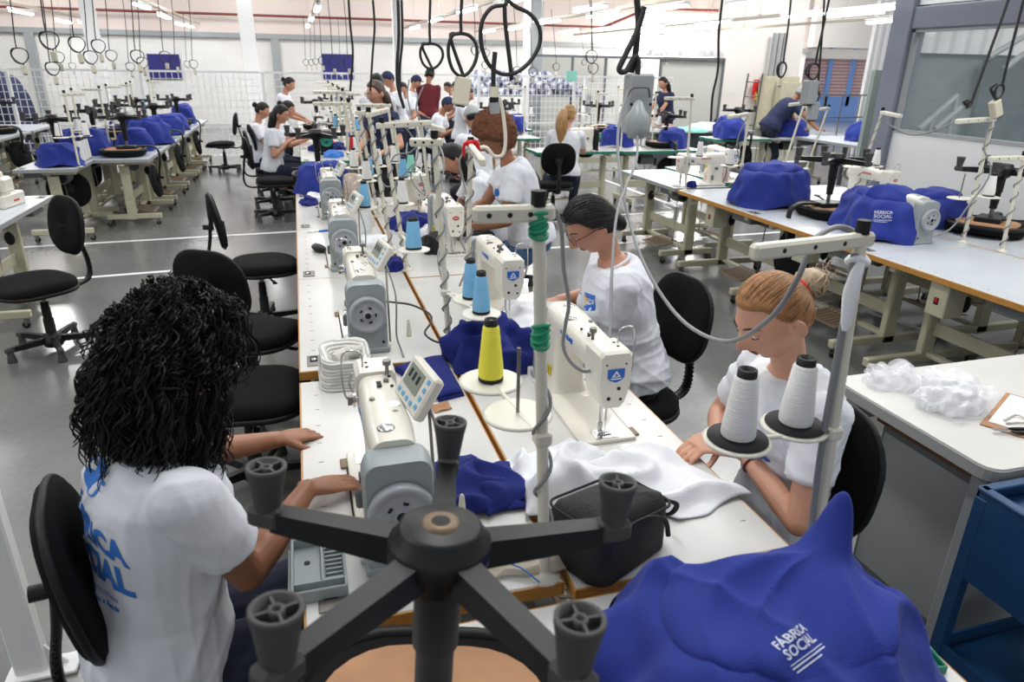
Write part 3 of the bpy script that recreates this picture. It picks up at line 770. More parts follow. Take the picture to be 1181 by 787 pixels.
def hanging_cable(name, label, pts, r, m='bcable', group=None, cat='cable', extra=None):
    b = MB().mat(m); b.tube(smooth_path(pts, 6), r, 6)
    o = b.obj(name); tag(o, label, cat, group); return o
# ------------------------------------------------------------------ people
def vox(mb, size, name, smooth=2, mats=None):
    me = mb.mesh('tmp'); ob = bpy.data.objects.new('tmp', me); COL.objects.link(ob)
    md = ob.modifiers.new('r', 'REMESH'); md.mode = 'VOXEL'; md.voxel_size = size; md.use_smooth_shade = True
    if smooth: m2 = ob.modifiers.new('s', 'SMOOTH'); m2.factor = .5; m2.iterations = smooth
    dg = bpy.context.evaluated_depsgraph_get(); out = bpy.data.meshes.new_from_object(ob.evaluated_get(dg)); out.name = name
    bpy.data.objects.remove(ob); bpy.data.meshes.remove(me)
    return out
def mesh_obj(name, me, m, parent=None, loc=None):
    me.materials.clear(); me.materials.append(M[m] if isinstance(m, str) else m)
    me.polygons.foreach_set('use_smooth', [True] * len(me.polygons))
    o = bpy.data.objects.new(name, me); COL.objects.link(o)
    if parent is not None: o.parent = parent
    if loc is not None: o.location = loc
    return o
def wrinkle(me, amp, scale, seed, mask=None):
    n = len(me.vertices); co = np.empty(n * 3); me.vertices.foreach_get('co', co); co = co.reshape(-1, 3)
    no = np.empty(n * 3); me.vertex_normals.foreach_get('vector', no); no = no.reshape(-1, 3)
    rs = np.random.RandomState(seed); p = co * scale; w = np.zeros(n)
    warp = np.stack([np.sin(p @ rs.normal(size=3) * .6 + rs.uniform(0, 6)) for _ in range(3)], 1)
    p2 = p + warp * 1.6
    for k in range(5):
        d = rs.normal(size=3); d /= np.linalg.norm(d); d *= 1 + .5 * k
        w += (1 - np.abs(np.sin(p2 @ d + rs.uniform(0, 6)))) ** 2 / (1 + .4 * k)
    w = (w - w.mean()) * amp
    if mask is not None: w *= mask(co)
    co += no * w[:, None]; me.vertices.foreach_set('co', co.reshape(-1)); me.update()
def ering(c, u, v, a, b, n=20, p=2.2):
    out = []
    for k in range(n):
        t = 2 * PI * k / n; x, y = math.cos(t), math.sin(t); q = (abs(x) ** p + abs(y) ** p) ** (-1 / p)
        out.append(c + u * (x * q * a) + v * (y * q * b))
    return out
def limb(b, p0, p1, r0, r1, n=14, cap=True, e=0):
    """round cone"""
    b.cyl(p0, p1, r0, r1, n)
    if cap: b.ell(p0, r0, 12, 8); b.ell(p1, r1, 12, 8)
def ik(a, c, l1, l2, hint):
    a, c = Vector(a), Vector(c); d = c - a; L = d.length
    if L > (l1 + l2) * .999: c = a + d.normalized() * (l1 + l2) * .999; d = c - a; L = d.length
    x = (l1 * l1 - l2 * l2 + L * L) / (2 * L); h = math.sqrt(max(0, l1 * l1 - x * x)); dn = d / L
    hv = Vector(hint) - dn * Vector(hint).dot(dn); hv.normalize()
    return a + dn * x + hv * h, c
def sst(a, b, x):
    t = max(0, min(1, (x - a) / (b - a))); return t * t * (3 - 2 * t)
def head_pt(d, fem=True):
    x, y, z = d.x * .077, d.y * .094, d.z * .114
    if z < -.015:
        k = (-z - .015) / .1; x *= 1 - .38 * k ** 1.2
        if y < 0: y *= 1 - .55 * k
        else: y *= 1 - .04 * k
    if y > 0:                                     # flatten the face a little, keep forehead round
        y *= 1 - .06 * sst(-.02, -.09, z) ; x *= 1 - .04 * d.y
    g = lambda cx, cz, sx, sz: math.exp(-((x - cx) / sx) ** 2 - ((z - cz) / sz) ** 2)
    if d.y > 0:
        nz = sst(.022, -.028, z) * (1 - sst(-.034, -.046, z))
        y += .022 * nz * math.exp(-(x / (.0085 + .006 * sst(.0, -.035, z))) ** 2)
        y += .008 * math.exp(-(x / .022) ** 2) * (1 - sst(-.034, -.05, z)) * sst(.03, -.03, z)
        y += .005 * (g(-.03, .027, .022, .009) + g(.03, .027, .022, .009))
        y -= .011 * (g(-.032, .006, .016, .012) + g(.032, .006, .016, .012))
        y += .004 * (g(-.045, -.025, .02, .02) + g(.045, -.025, .02, .02))
        y += .0065 * g(0, -.056, .022, .005) + .006 * g(0, -.067, .019, .006) - .003 * g(0, -.0615, .024, .003) - .003 * g(0, -.078, .02, .006)
        y += .008 * g(0, -.096, .022, .013)
    return Vector((x, y, z))
def dirs(nu, nv):
    for i in range(nv + 1):
        ph = PI * i / nv
        yield [Vector((math.sin(ph) * math.cos(2 * PI * k / nu), math.sin(ph) * math.sin(2 * PI * k / nu), -math.cos(ph))) for k in range(nu)]
def fy(x, z):
    dx, dz = x / .077, z / .114; return head_pt(Vector((dx, math.sqrt(max(0, 1 - dx * dx - dz * dz)), dz))).y
def hair_mask(d, front=.60, low=-.35, side=.0):
    # 1 where hair grows
    q = head_pt(d); x, y, z = d.x, d.y, d.z
    if y > .0: line = .02 + side + (front - side) * sst(.0, .62, y)      # hairline rises from above the ear to the forehead
    else: line = low + (.02 + side - low) * sst(-.45, .0, y)
    return sst(line - .07, line + .07, z)
def rot_frame(F, pitch, roll=0):
    """head frame: columns right, forward, up; F horizontal facing; pitch>0 looks down"""
    up = V(0, 0, 1); f = F * math.cos(pitch) - up * math.sin(pitch); r = f.cross(up).normalized(); u = r.cross(f)
    if roll: q = Matrix.Rotation(roll, 3, f); r = q @ r; u = q @ u
    return Matrix((r, f, u)).transposed()
def hand(b, W, D, Nn, side, curl=.35, spread=.12, sc=1.0, thumb=.6, point=False):
    D = Vector(D).normalized(); Nn = (Vector(Nn) - D * Vector(Nn).dot(D)).normalized(); L = D.cross(Nn) * side      # L points to the thumb
    W = Vector(W); P = W + D * .088 * sc
    b.loft([ering(W - D * .02 * sc, L, Nn, .025 * sc, .019 * sc, 14), ering(W + D * .02 * sc, L, Nn, .032 * sc, .018 * sc, 14), ering(W + D * .055 * sc, L, Nn, .041 * sc, .016 * sc, 14), ering(P, L, Nn, .040 * sc, .012 * sc, 14)])
    for k, (o, ln) in enumerate(((.030, .072), (.0105, .080), (-.0095, .074), (-.029, .058))):
        d = (D + L * (spread * (1.5 - k) * .35)).normalized(); p = P + L * o * sc - D * .012 * sc; r = .0086 * sc
        cv = curl * (1 if not (point and k == 0) else .25)
        for q, fr in enumerate((.46, .30, .24)):
            ax = d.cross(Nn).normalized(); d = Matrix.Rotation(-cv * (.7 + .35 * q), 3, ax) @ d if True else d
            e = p + d * ln * fr * sc + (D * .012 * sc if q == 0 else V(0, 0, 0)); limb(b, p, e, r, r * .92, 10); p = e; r *= .92
    tb = W + D * .022 * sc + L * .026 * sc - Nn * .004 * sc; d = (D * (1 - thumb * .5) + L * thumb - Nn * .35).normalized()
    m1 = tb + d * .040 * sc; limb(b, tb, m1, .013 * sc, .0105 * sc, 10); d2 = (d + D * .45 - L * .25).normalized(); m2 = m1 + d2 * .030 * sc; limb(b, m1, m2, .0105 * sc, .009 * sc, 10)
    limb(b, m2, m2 + (d2 + D * .2).normalized() * .022 * sc, .009 * sc, .0075 * sc, 10)

def person(label, P, yaw, lean=15, head=(0, 20, 0), hands=(None, None), feet=(None, None), skin='skin_mid', shirt='tee', pants='jeans_dk', hair='short_black', sc=1.0,
           voxel=.006, elbow=None, bulk=1.0, bust=.03, hand_dir=None, curl=.4, sleeve=.62, seated=True, headpos=None, glasses=False, shoe='blackcloth', group=None, fem=True, sleeve_long=False, seed=1, neck_len=.085, shoulder_drop=0.0, twist=0):
    P = Vector(P); F = V(math.cos(rad(yaw)), math.sin(rad(yaw)), 0); S = V(math.sin(rad(yaw)), -math.cos(rad(yaw)), 0); U = V(0, 0, 1)
    base = V(P.x, P.y, 0)
    def spine(t):      # t in metres above pelvis
        a1, a2 = rad(lean * .75), rad(lean * 1.25)
        d1 = U * math.cos(a1) + F * math.sin(a1); d2 = U * math.cos(a2) + F * math.sin(a2)
        t *= sc
        return (P + d1 * min(t, .22 * sc) + d2 * max(0, t - .22 * sc)), (d1 if t < .15 * sc else (d1.lerp(d2, min(1, (t / sc - .15) / .15))).normalized())
    Ft = Matrix.Rotation(rad(twist), 3, U) @ F; St = Matrix.Rotation(rad(twist), 3, U) @ S
    def frame(t):
        c, d = spine(t); s = S.lerp(St, max(0, min(1, t / .4))).normalized(); f = s.cross(d) * -1
        f = d.cross(s); f = -f if f.dot(F) < 0 else f; return c, s, f, d
    bk = bulk * sc
    T = [(-.10, .11, .09, 0), (-.03, .165, .115, 0), (.04, .160, .112, 0), (.14, .132, .095, .004), (.24, .135, .097, .01), (.34, .152, .108, .012), (.42, .158, .102, .006), (.47, .135, .085, 0), (.505, .09, .068, -.004), (.53, .058, .058, 0)]
    def torso(b, k, off, t0=-1, t1=9, extra=None):
        rings = []
        for t, a, d, fo in T:
            if t < t0 or t > t1: continue
            c, s, f, u = frame(t); e = extra(t) if extra else 0
            rings.append(ering(c + f * fo * sc, s, f, a * bk * k + off + e, d * bk * k + off + e, 24, 2.4))
        b.loft(rings)
    nb, s_, f_, u_ = frame(.49)
    sh = {}
    shc, ss, sf, su = frame(.455)
    for q in (-1, 1): sh[q] = shc + ss * q * .165 * bk - su * shoulder_drop
    ua, fa = .285 * sc, .25 * sc
    hd, fd = {}, {}; EL = {}
    for i, q in enumerate((-1, 1)):      # -1 left, 1 right (S points to the person's right)
        h = hands[i]
        if h is None: h = sh[q] - U * .42 * sc + F * .12 + S * q * .08
        hint = (elbow[i] if elbow and elbow[i] else (S * q * .55 - U * .8 - F * .35))
        EL[q], hd[q] = ik(sh[q], h, ua, fa, hint)
    # head
    nt, ns, nf, nu_ = frame(.53)
    yawh, pit, rol = head
    Hf = Matrix.Rotation(rad(yawh), 3, U) @ F
    HR = rot_frame(Hf, rad(pit), rad(rol))
    if headpos is None:
        ndir = (nu_ * .75 + U * .4 + HR.col[1] * .25).normalized(); hc = nt + ndir * neck_len * sc + HR.col[2] * .075 * sc + HR.col[1] * .02 * sc
    else: hc = Vector(headpos)
    HS = sc
    toW = lambda p: hc + HR @ (p * HS)
    # ---- body
    b = MB()
    torso(b, .90, -.004)
    jaw = toW(V(0, -.030, -.062)); skull = toW(V(0, -.035, -.02))
    b.cyl(frame(.47)[0], jaw, .050 * sc, .042 * sc, 18); b.cyl(jaw, skull, .042 * sc, .046 * sc, 18); b.ell(jaw, .042 * sc, 14, 10)
    nu, nv = (72, 56) if voxel < .005 else (40, 32)
    b.loft([[toW(head_pt(d)) for d in row] for row in dirs(nu, nv)], caps=False)
    for q in (-1, 1):
        b.ell(toW(V(q * .0835, -.012, -.008)), (.0105 * sc, .022 * sc, .033 * sc), 14, 10, HR @ Matrix.Rotation(rad(-14), 3, 'X') @ Matrix.Rotation(rad(q * 22), 3, 'Z'))
        b.ell(toW(V(q * .031, fy(.031, .006) - .002, .0065)), (.0165 * sc, .0095 * sc, .0095 * sc), 14, 10, HR)
    hips = {}
    kn = {}; ft = {}
    for i, q in enumerate((-1, 1)):
        b.ell(sh[q], .052 * bk, 14, 10); limb(b, sh[q], EL[q], .047 * bk, .037 * bk); fm = EL[q].lerp(hd[q], .3)
        limb(b, EL[q], fm, .037 * bk, .038 * bk); limb(b, fm, hd[q], .038 * bk, .0245 * sc)
        hp = P + S * q * .088 * sc - U * .03 * sc; hips[q] = hp
        t = feet[i]
        if t is None: t = hp + F * .38 * sc - U * (P.z - .12) if seated else hp - U * (P.z - .10) + F * .02
        t = Vector(t); kh = (F * 1.0 + U * .9 + S * q * .12) if seated else F
        k_, a_ = ik(hp, t, .42 * sc, .41 * sc, kh); kn[q], ft[q] = k_, a_
        limb(b, hp, k_, .080 * bk, .056 * sc); c_ = k_.lerp(a_, .3); limb(b, k_, c_, .054 * sc, .054 * sc); limb(b, c_, a_, .054 * sc, .034 * sc)
        limb(b, a_ + V(0, 0, -.03), a_ + F * .11 * sc + V(0, 0, -.06), .034 * sc, .026 * sc)
        hdv = (hd[q] - EL[q]).normalized(); dd = hdv
        if hand_dir and hand_dir[i] is not None: dd = Vector(hand_dir[i]).normalized()
        n_ = U - dd * U.dot(dd)
        if n_.length < .2: n_ = S * q
        # thumb side: towards the other hand
        hand(b, hd[q], dd, n_, 1 if (dd.cross(n_.normalized())).dot(S * -q) > 0 else -1, curl, sc=sc)
    body = vox(b, voxel, 'person', 2 if voxel < .005 else 1)
    body.transform(Matrix.Translation(-base))
    root = mesh_obj('person', body, skin, None, base); tag(root, label, 'person', group)
    def child(bb, name, m, par=None): bb.M = Matrix.Identity(4); bb.v = [tuple(Vector(v) - base) for v in bb.v]; return bb.obj(name, m, par or root)
    def vchild(bb, name, m, size, amp=0, wsc=14, sm=2, mask=None):
        me = vox(bb, size, name, sm)
        if amp: wrinkle(me, amp, wsc, seed, mask)
        me.transform(Matrix.Translation(-base)); return mesh_obj(name, me, m, root)
    # ---- trousers
    b = MB(); torso(b, 1.0, .006, -2, .13)
    for q in (-1, 1):
        limb(b, hips[q], kn[q], .090 * bk, .066 * sc); am = kn[q].lerp(ft[q], .93); limb(b, kn[q], am, .066 * sc, .052 * sc, cap=False); b.ell(kn[q], .066 * sc, 12, 8)
    vchild(b, 'trousers', pants, max(.007, voxel * 1.3), .004, 16)
    # ---- shirt
    b = MB(); torso(b, 1.04, .016 * sc, -.06, .52, lambda t: (.012 if t < .1 else .004) * sc)
    if bust:
        c, s, f, u = frame(.345)
        for q in (-1, 1): b.ell(c + s * q * .07 * bk + f * .085 * bk, (.058 * bk, (.035 + bust) * bk, .058 * bk), 14, 10, Matrix((s, f, u)).transposed())
    for q in (-1, 1):
        se = sh[q].lerp(EL[q], sleeve); b.ell(sh[q], .066 * bk, 14, 10); b.cyl(sh[q] + (sh[q] - EL[q]).normalized() * .005, se, .064 * bk, .066 * bk, 18)
        if sleeve_long: limb(b, sh[q], EL[q], .062 * bk, .05 * bk); limb(b, EL[q], EL[q].lerp(hd[q], .9), .05 * bk, .036 * bk)
        b.ell(sh[q].lerp(frame(.45)[0], .45), (.070 * bk, .050 * bk, .040 * bk), 12, 8, Matrix((ss, sf, su)).transposed())
    shirt_o = vchild(b, 'shirt', shirt, max(.006, voxel * 1.25), .0085 if voxel < .006 else .005, 11, 5)
    c, s, f, u = frame(.506); b = MB(); b.tube([p for p in ering(c + f * .004, s, (f - u * .12).normalized(), .074 * bk, .070 * bk, 24, 2)], .0065 * sc, 8, closed=True); child(b, 'collar', shirt)
    # ---- shoes
    for q in (-1, 1):
        a_ = ft[q]; b = MB(); z0 = a_.z - .085
        rr = []
        for t, w, h in ((-.07, .026, .05), (-.05, .036, .075), (.0, .038, .085), (.07, .044, .055), (.13, .042, .04), (.175, .026, .028)):
            c = V(a_.x, a_.y, z0 + h / 2) + F * t * sc; rr.append(ering(c, S, U, w * sc, h / 2, 14, 2.6))
        b.loft(rr); child(b, 'shoe', shoe)
    # ---- eyes, brows, lips
    if voxel < .01:
        for q in (-1, 1):
            b = MB(); b.ell(toW(V(q * .031, fy(.031, .003) - .0035, .0015)), .0105 * sc, 14, 10); e = child(b, 'eye', 'eye'); b = MB(); b.ell(toW(V(q * .031, fy(.031, .003) + .0022, -.0025)), .0052 * sc, 10, 8); child(b, 'iris', 'iris', e)
            b = MB(); pts = [toW(V(q * x, fy(x, z) + .0006, z)) for x, z in ((.012, .025), (.022, .029), (.034, .031), (.046, .028), (.052, .024))]; b.tube(pts, [.0015, .0026, .0026, .002, .0008], 6); child(b, 'eyebrow', 'brow')
            b = MB(); pts = [toW(V(q * .031 + x, fy(.031, .003) + y, z)) for x, y, z in ((-.015, .001, .001), (-.006, .0072, -.0022), (.006, .0072, -.0026), (.016, .0005, .000))]; b.tube(pts, .0012, 5); child(b, 'eyelashes', 'brow')
        b = MB(); b.ell(toW(V(0, fy(0, -.057) - .0022, -.0572)), (.019 * sc, .0050 * sc, .0038 * sc), 14, 8, HR); b.ell(toW(V(0, fy(0, -.066) - .0022, -.0655)), (.016 * sc, .0050 * sc, .0045 * sc), 14, 8, HR); child(b, 'lips', 'lip')
    if glasses:
        b = MB().mat('frame')
        for q in (-1, 1):
            ring = [toW(V(q * .033 + .025 * math.cos(a), .100 - .25 * (abs(q * .033 + .025 * math.cos(a)) - .02) * .5, .002 + .019 * math.sin(a))) for a in [2 * PI * k / 20 for k in range(20)]]
            b.tube(ring, .0018 if glasses != 'white' else .003, 6, closed=True); b.tube([toW(V(q * .058, .094, .006)), toW(V(q * .078, .05, .006)), toW(V(q * .083, -.01, .004)), toW(V(q * .082, -.025, -.012))], .002, 6)
        b.tube([toW(V(-.010, .105, .004)), toW(V(.010, .105, .004))], .002, 6)
        b.mat('lens')
        for q in (-1, 1):
            ring = [toW(V(q * .033 + .024 * math.cos(a), .100 - .25 * (abs(q * .033 + .024 * math.cos(a)) - .02) * .5, .002 + .018 * math.sin(a))) for a in [2 * PI * k / 20 for k in range(20)]]
            b.raw(ring, [tuple(range(20))])
        child(b, 'glasses', None)
    # ---- hair
    R = random.Random(seed)
    def cap(b, thick, front=.60, low=-.35, side=0, nz=0, res=(64, 48), bump=None):
        rows = []
        for row in dirs(*res):
            r_ = []
            for d in row:
                p = head_pt(d); m = hair_mask(d, front, low, side); th = thick * (1 + (wob(d, seed, 3) * nz)) + (bump(d) if bump else 0)
                r_.append(toW(p + d * (-.014 + (th + .014) * m)))
            rows.append(r_)
        b.loft(rows, caps=False)
    def strands(b, target_dir, n, thick, r=.0022, front=.62, low=-.3):
        td = Vector(target_dir).normalized()
        for _ in range(n):
            while True:
                d = Vector((R.gauss(0, 1), R.gauss(0, 1), R.gauss(0, 1))).normalized()
                if hair_mask(d, front, low) > .4: break
            m = 9; pts = []
            for k in range(m):
                t = k / (m - 1); e = d.lerp(td, t).normalized(); pts.append(toW(head_pt(e) + e * (thick * (.9 + .25 * math.sin(PI * t)))))
            b.tube(pts, [r * .5] + [r] * (m - 2) + [r * .6], 5)
    def lock(b, pts, r, n=12, flat=1.0, up=None): b.tube(smooth_path([toW(Vector(p)) for p in pts], 6), r if not isinstance(r, list) else list(np.interp(np.linspace(0, 1, (len(pts) - 1) * 6 + 1), np.linspace(0, 1, len(r)), [q * sc for q in r])), n, flat=flat, up=up)
    hb = MB(); col = {'short_black': 'hair_black', 'bun_black': 'hair_black', 'bun': 'hair_bun', 'pony': 'hair_blond', 'afro': 'hair_afro', 'long_black': 'hair_black', 'long_brown': 'hair_brown', 'curly': 'hair_curly', 'grey': 'hair_grey', 'cropped': 'hair_black', 'cap': 'hair_black', 'blackcap': 'hair_black', 'net': 'hair_black'}[hair]
    if hair == 'short_black':
        cap(hb, .019, .54, -.40, .06, .12); strands(hb, (0, -1, -.35), 460 if voxel < .008 else 30, .019, .0018, .6, -.34); hb.ell(toW(V(0, -.105, -.055)), (.036 * sc, .030 * sc, .040 * sc), 16, 12, HR)
    elif hair == 'bun_black': cap(hb, .012, .58, -.4); hb.ell(toW(V(0, -.115, .045)), (.04 * sc, .035 * sc, .04 * sc), 14, 10, HR)
    elif hair == 'bun':
        cap(hb, .013, .60, -.36, .13, .1); strands(hb, (0, -1, .22), 460, .0135, .0022, .74, -.3)
    elif hair == 'pony':
        cap(hb, .014, .58, -.4); strands(hb, (0, -1, .3), 70, .015, .003)
        lock(hb, [(0, -.10, .04), (0, -.14, .03), (.0, -.165, -.04), (0.0, -.16, -.16), (0.01, -.15, -.30)], [.026, .048, .066, .070, .024], 14)
        for k in range(90):
            a = R.uniform(0, 6.28); o = V(math.cos(a), math.sin(a) * .8, 0); lock(hb, [V(0, -.10, .04), V(0, -.14, .03) + o * .045, V(0, -.165, -.04) + o * .066, V(0, -.16, -.16) + o * .072, V(.01, -.15, -.32 - R.random() * .05) + o * .02], .0035, 5)
    elif hair == 'afro':
        rows = []
        for row in dirs(72, 56):
            r_ = []
            for d in row:
                p = head_pt(d); m = sst(-.42, -.20, d.z * .9 - d.y * .55 - .12 + (.25 if d.y < 0 else 0)); th = .050 + .008 * wob(d, seed, 9) + .008 * wob(d, seed, 24); r_.append(toW(p + d * (-.014 + (th + .014) * m) + V(0, -.018, .012) * m))
            rows.append(r_)
        hb.loft(rows, caps=False)
    elif hair in ('long_black', 'long_brown'):
        cap(hb, .015, .6, -.4, -.05)
        def dn(p, k): return toW(V(*p)) + V(0, 0, -k)
        w = toW(V(0, -.06, -.03)); bd = HR.col[1] * -1; bd.z = 0; bd.normalize(); sd = HR.col[0]
        L = .40 * sc
        rr = []
        for t, a, d in ((-.06, .05, .04), (0, .085, .055), (.15, .095, .05), (.45, .10, .045), (.8, .085, .035), (1.0, .03, .015)): rr.append(ering(w + bd * (.01 + .05 * min(1, max(0, t) * 2)) * sc + V(0, 0, .02 - L * t), sd, bd, a * sc, d * sc, 20, 2.2))
        hb.loft(rr)
        for k in range(110 if voxel < .009 else 50):
            a = R.uniform(0, 6.28); x, y = math.cos(a), math.sin(a); pts = []
            for t, ra, rd in ((-.02, .075, .05), (.15, .097, .053), (.45, .104, .049), (.8, .088, .038), (1.0 + R.uniform(-.1, .06), .06, .02)):
                pts.append(w + bd * (.01 + .05 * min(1, max(0, t) * 2)) * sc + V(0, 0, .02 - L * t) + sd * x * ra * sc + bd * y * rd * sc)
            hb.tube(smooth_path(pts, 4), .004 * sc, 5)
    elif hair == 'curly':
        rows = []
        for row in dirs(60, 44):
            r_ = []
            for d in row:
                p = head_pt(d); m = sst(-.1, .15, .45 - d.y + max(0, d.z) * .9 - .15); r_.append(toW(p + d * (-.014 + (.024 + .014) * m)))
            rows.append(r_)
        hb.loft(rows, caps=False)
        for k in range(340):
            while True:
                d0 = Vector((R.gauss(0, 1), R.gauss(0, 1), R.gauss(0, 1) + .1)).normalized()
                if d0.y < .35 + max(0, d0.z) * .75: break
            out0 = R.uniform(.014, .036); fall0 = R.uniform(.04, .14) if d0.z > .2 else R.uniform(.11, .26)
            if d0.y > .15: fall0 *= .8
            rad0 = R.uniform(.004, .009); tw0 = R.uniform(2.5, 6) * 2 * PI; ph0 = R.uniform(0, 6); jx, jy = R.uniform(-.02, .02), R.uniform(-.02, .02); fr = R.random() < .18
            for s_ in range(7):
                d = (d0 + Vector((R.gauss(0, 1), R.gauss(0, 1), R.gauss(0, 1))) * .07).normalized(); p0 = toW(head_pt(d) + d * .02); dW = (HR @ d); out = out0 * R.uniform(.85, 1.15); fall = fall0 * R.uniform(.8, 1.1)
                side = V(dW.x, dW.y, 0); side = side.normalized() if side.length > .05 else V(0, 0, 0)
                q = 1.35 if fr else 1
                c1 = p0 + dW * out * .9 * q + V(0, 0, .012); c2 = p0 + dW * out * .8 * q + side * (.018 + .022 * max(0, -d.y)) * q + V(0, 0, -fall * .45); c3 = p0 + side * (.022 + .02 * R.random() + .018 * max(0, -d.y + .2)) * q + V(jx + R.uniform(-.008, .008), jy + R.uniform(-.008, .008), -fall) - HR.col[1] * .012
                cp = smooth_path([p0, c1, c2, c3], 11); m = len(cp); pts = []; rd = rad0 * R.uniform(.8, 1.25); ph = ph0 + R.uniform(-.5, .5)
                for i, c in enumerate(cp):
                    t = i / (m - 1); tg = (cp[min(i + 1, m - 1)] - cp[max(i - 1, 0)]).normalized(); u = tg.orthogonal().normalized(); v = tg.cross(u); aa = ph + tw0 * t; e = rd * min(1, t * 3); pts.append(c + (u * math.cos(aa) + v * math.sin(aa)) * e)
                hb.tube(pts, [.0017] * (m - 3) + [.0014, .001, .0006], 3, caps=False)
    elif hair == 'grey': cap(hb, .006, .55, -.35, .1, .3)
    else: cap(hb, .010, .5, -.4, -.05)
    ho = child(hb, 'hair', col)
    if hair == 'bun':
        bb = MB(); c = V(0, -.128, .035)
        bb.ell(toW(c), (.040 * sc, .042 * sc, .038 * sc), 20, 14, HR)
        for k in range(90):
            pts = []; ax = Vector((R.gauss(0, 1), R.gauss(0, 1), R.gauss(0, 1))).normalized(); u = ax.orthogonal().normalized(); v = ax.cross(u); a0 = R.uniform(0, 6); rr = R.uniform(.034, .044); ln = R.uniform(1.5, 4)
            for q in range(10): a = a0 + ln * q / 9; g = u * math.cos(a) * 1.0 + v * math.sin(a) * .8; pts.append(toW(c + Vector((g.x * rr * 1.15, g.y * rr - abs(g.y) * .004, g.z * rr * .85))))
            bb.tube(pts, .0024, 5)
        for k in range(14):
            p = c + V(R.uniform(-.03, .03), -.03, R.uniform(-.02, .02)); lock(bb, [p, p + V(R.uniform(-.02, .02), -.022, R.uniform(-.02, .02)), p + V(R.uniform(-.035, .035), -.03 - R.random() * .015, R.uniform(-.035, .02))], .0013, 4)
        for k in range(0): lock(bb, [V(R.uniform(-.03, .03), -.09, -.05), V(R.uniform(-.035, .035), -.105, -.075), V(R.uniform(-.04, .04), -.10, -.10)], .0013, 4)
        child(bb, 'hair_bun', 'hair_tip', ho)
        bb = MB(); bb.tube([toW(V(.030 * math.cos(a), -.098, .035 + .030 * math.sin(a))) for a in [2 * PI * k / 20 for k in range(20)]], .005, 8, closed=True); child(bb, 'hair_elastic', 'redhair', ho)
    if hair == 'pony':
        bb = MB(); bb.tube([toW(V(.026 * math.cos(a), -.12, .038 + .026 * math.sin(a))) for a in [2 * PI * k / 16 for k in range(16)]], .011, 8, closed=True); child(bb, 'hair_elastic', 'redhair', ho)
    if hair in ('cap', 'blackcap'):
        bb = MB(); cap(bb, .018, .35, .05, -.02); bb.loft([[toW(V(x, .09 + y, .05 + z)) for x, y, z in ((-.06, -.02, 0), (-.04, .035, 0), (0, .055, 0), (.04, .035, 0), (.06, -.02, 0))], [toW(V(x, .09 + y, .056 + z)) for x, y, z in ((-.06, -.02, 0), (-.04, .035, 0), (0, .055, 0), (.04, .035, 0), (.06, -.02, 0))]])
        child(bb, 'cap', 'greymetal' if hair == 'cap' else 'navytee')
    return root, dict(shirt=shirt_o, toW=toW, HR=HR, hd=hd, EL=EL, sh=sh, frame=frame, hc=hc)
# ================================================================== the place
defmats()
random.seed(5)
TOP = .77
# ------------------------------------------------------------------ room shell
def struct(mb, name, m=None):
    o = mb.obj(name, m); o['kind'] = 'structure'; return o
b = MB(); b.box((2, 12, -.05), (40, 34, .1)); fl = b.obj('floor', floor_mat()); fl['kind'] = 'structure'
WALL = brick_mat(); plain = mat('warm_white_paint', (226, 222, 218), .7); upper = mat('pinkish_white_cladding', (222, 208, 202), .7)
YB = 22.5
xr = aty(930, 60, YB).x; wb = xr + 15
b = MB().mat(WALL); b.box((xr - wb / 2, YB + .1, 1.2), (wb, .2, 2.4)); struct(b, 'wall_back')
b = MB().mat(upper); b.box((xr - wb / 2, YB + .12, 4.5), (wb, .2, 4.2)); struct(b, 'wall_back_upper')
b = MB().mat('greymetal'); b.box((xr - wb / 2, YB - .06, 2.47), (wb, .14, .13)); struct(b, 'trim_1')
b = MB().mat(mat('rust_red_pipe', (122, 52, 44), .5)); b.cyl((-15, YB - .25, 2.99), (9.5, YB - .25, 2.99), .034, n=10); b.cyl((9.5, YB - .25, 2.99), (10.6, YB - 1, 3.5), .045, n=10); b.cyl((10.6, YB - 1, 3.5), (14, YB - 1, 3.55), .045, n=10); struct(b, 'trim_2')
b = MB().mat(plain); b.box((-15.1, 12, 2), (.2, 34, 4)); struct(b, 'wall_left')
# pillars: from pixels on the fence plane / back wall
def pillar(px, w, Y, n, m='whitecol', ztop=6):
    p = aty(px, 70, Y); b = MB().mat(m); b.box((p.x, Y, ztop / 2), (w, w * .9, ztop), .01); struct(b, 'trim_%d' % n)
mat('whitecol', (226, 226, 226), .6); M['whitecol'] = MATS['whitecol']
pillar(289, .34, 19.5, 3); pillar(112, .28, 19, 4); pillar(617, .30, 18, 5, 'greymetal'); pillar(459, .16, 15.2, 6); pillar(607, .14, 16.5, 7)
for px, n in ((37, 8), (318, 9)):
    p = aty(px, 60, YB - .15); b = MB().mat('greymetal'); b.box((p.x, YB - .15, 1.2), (.22, .1, 2.4), .01); struct(b, 'trim_%d' % n)
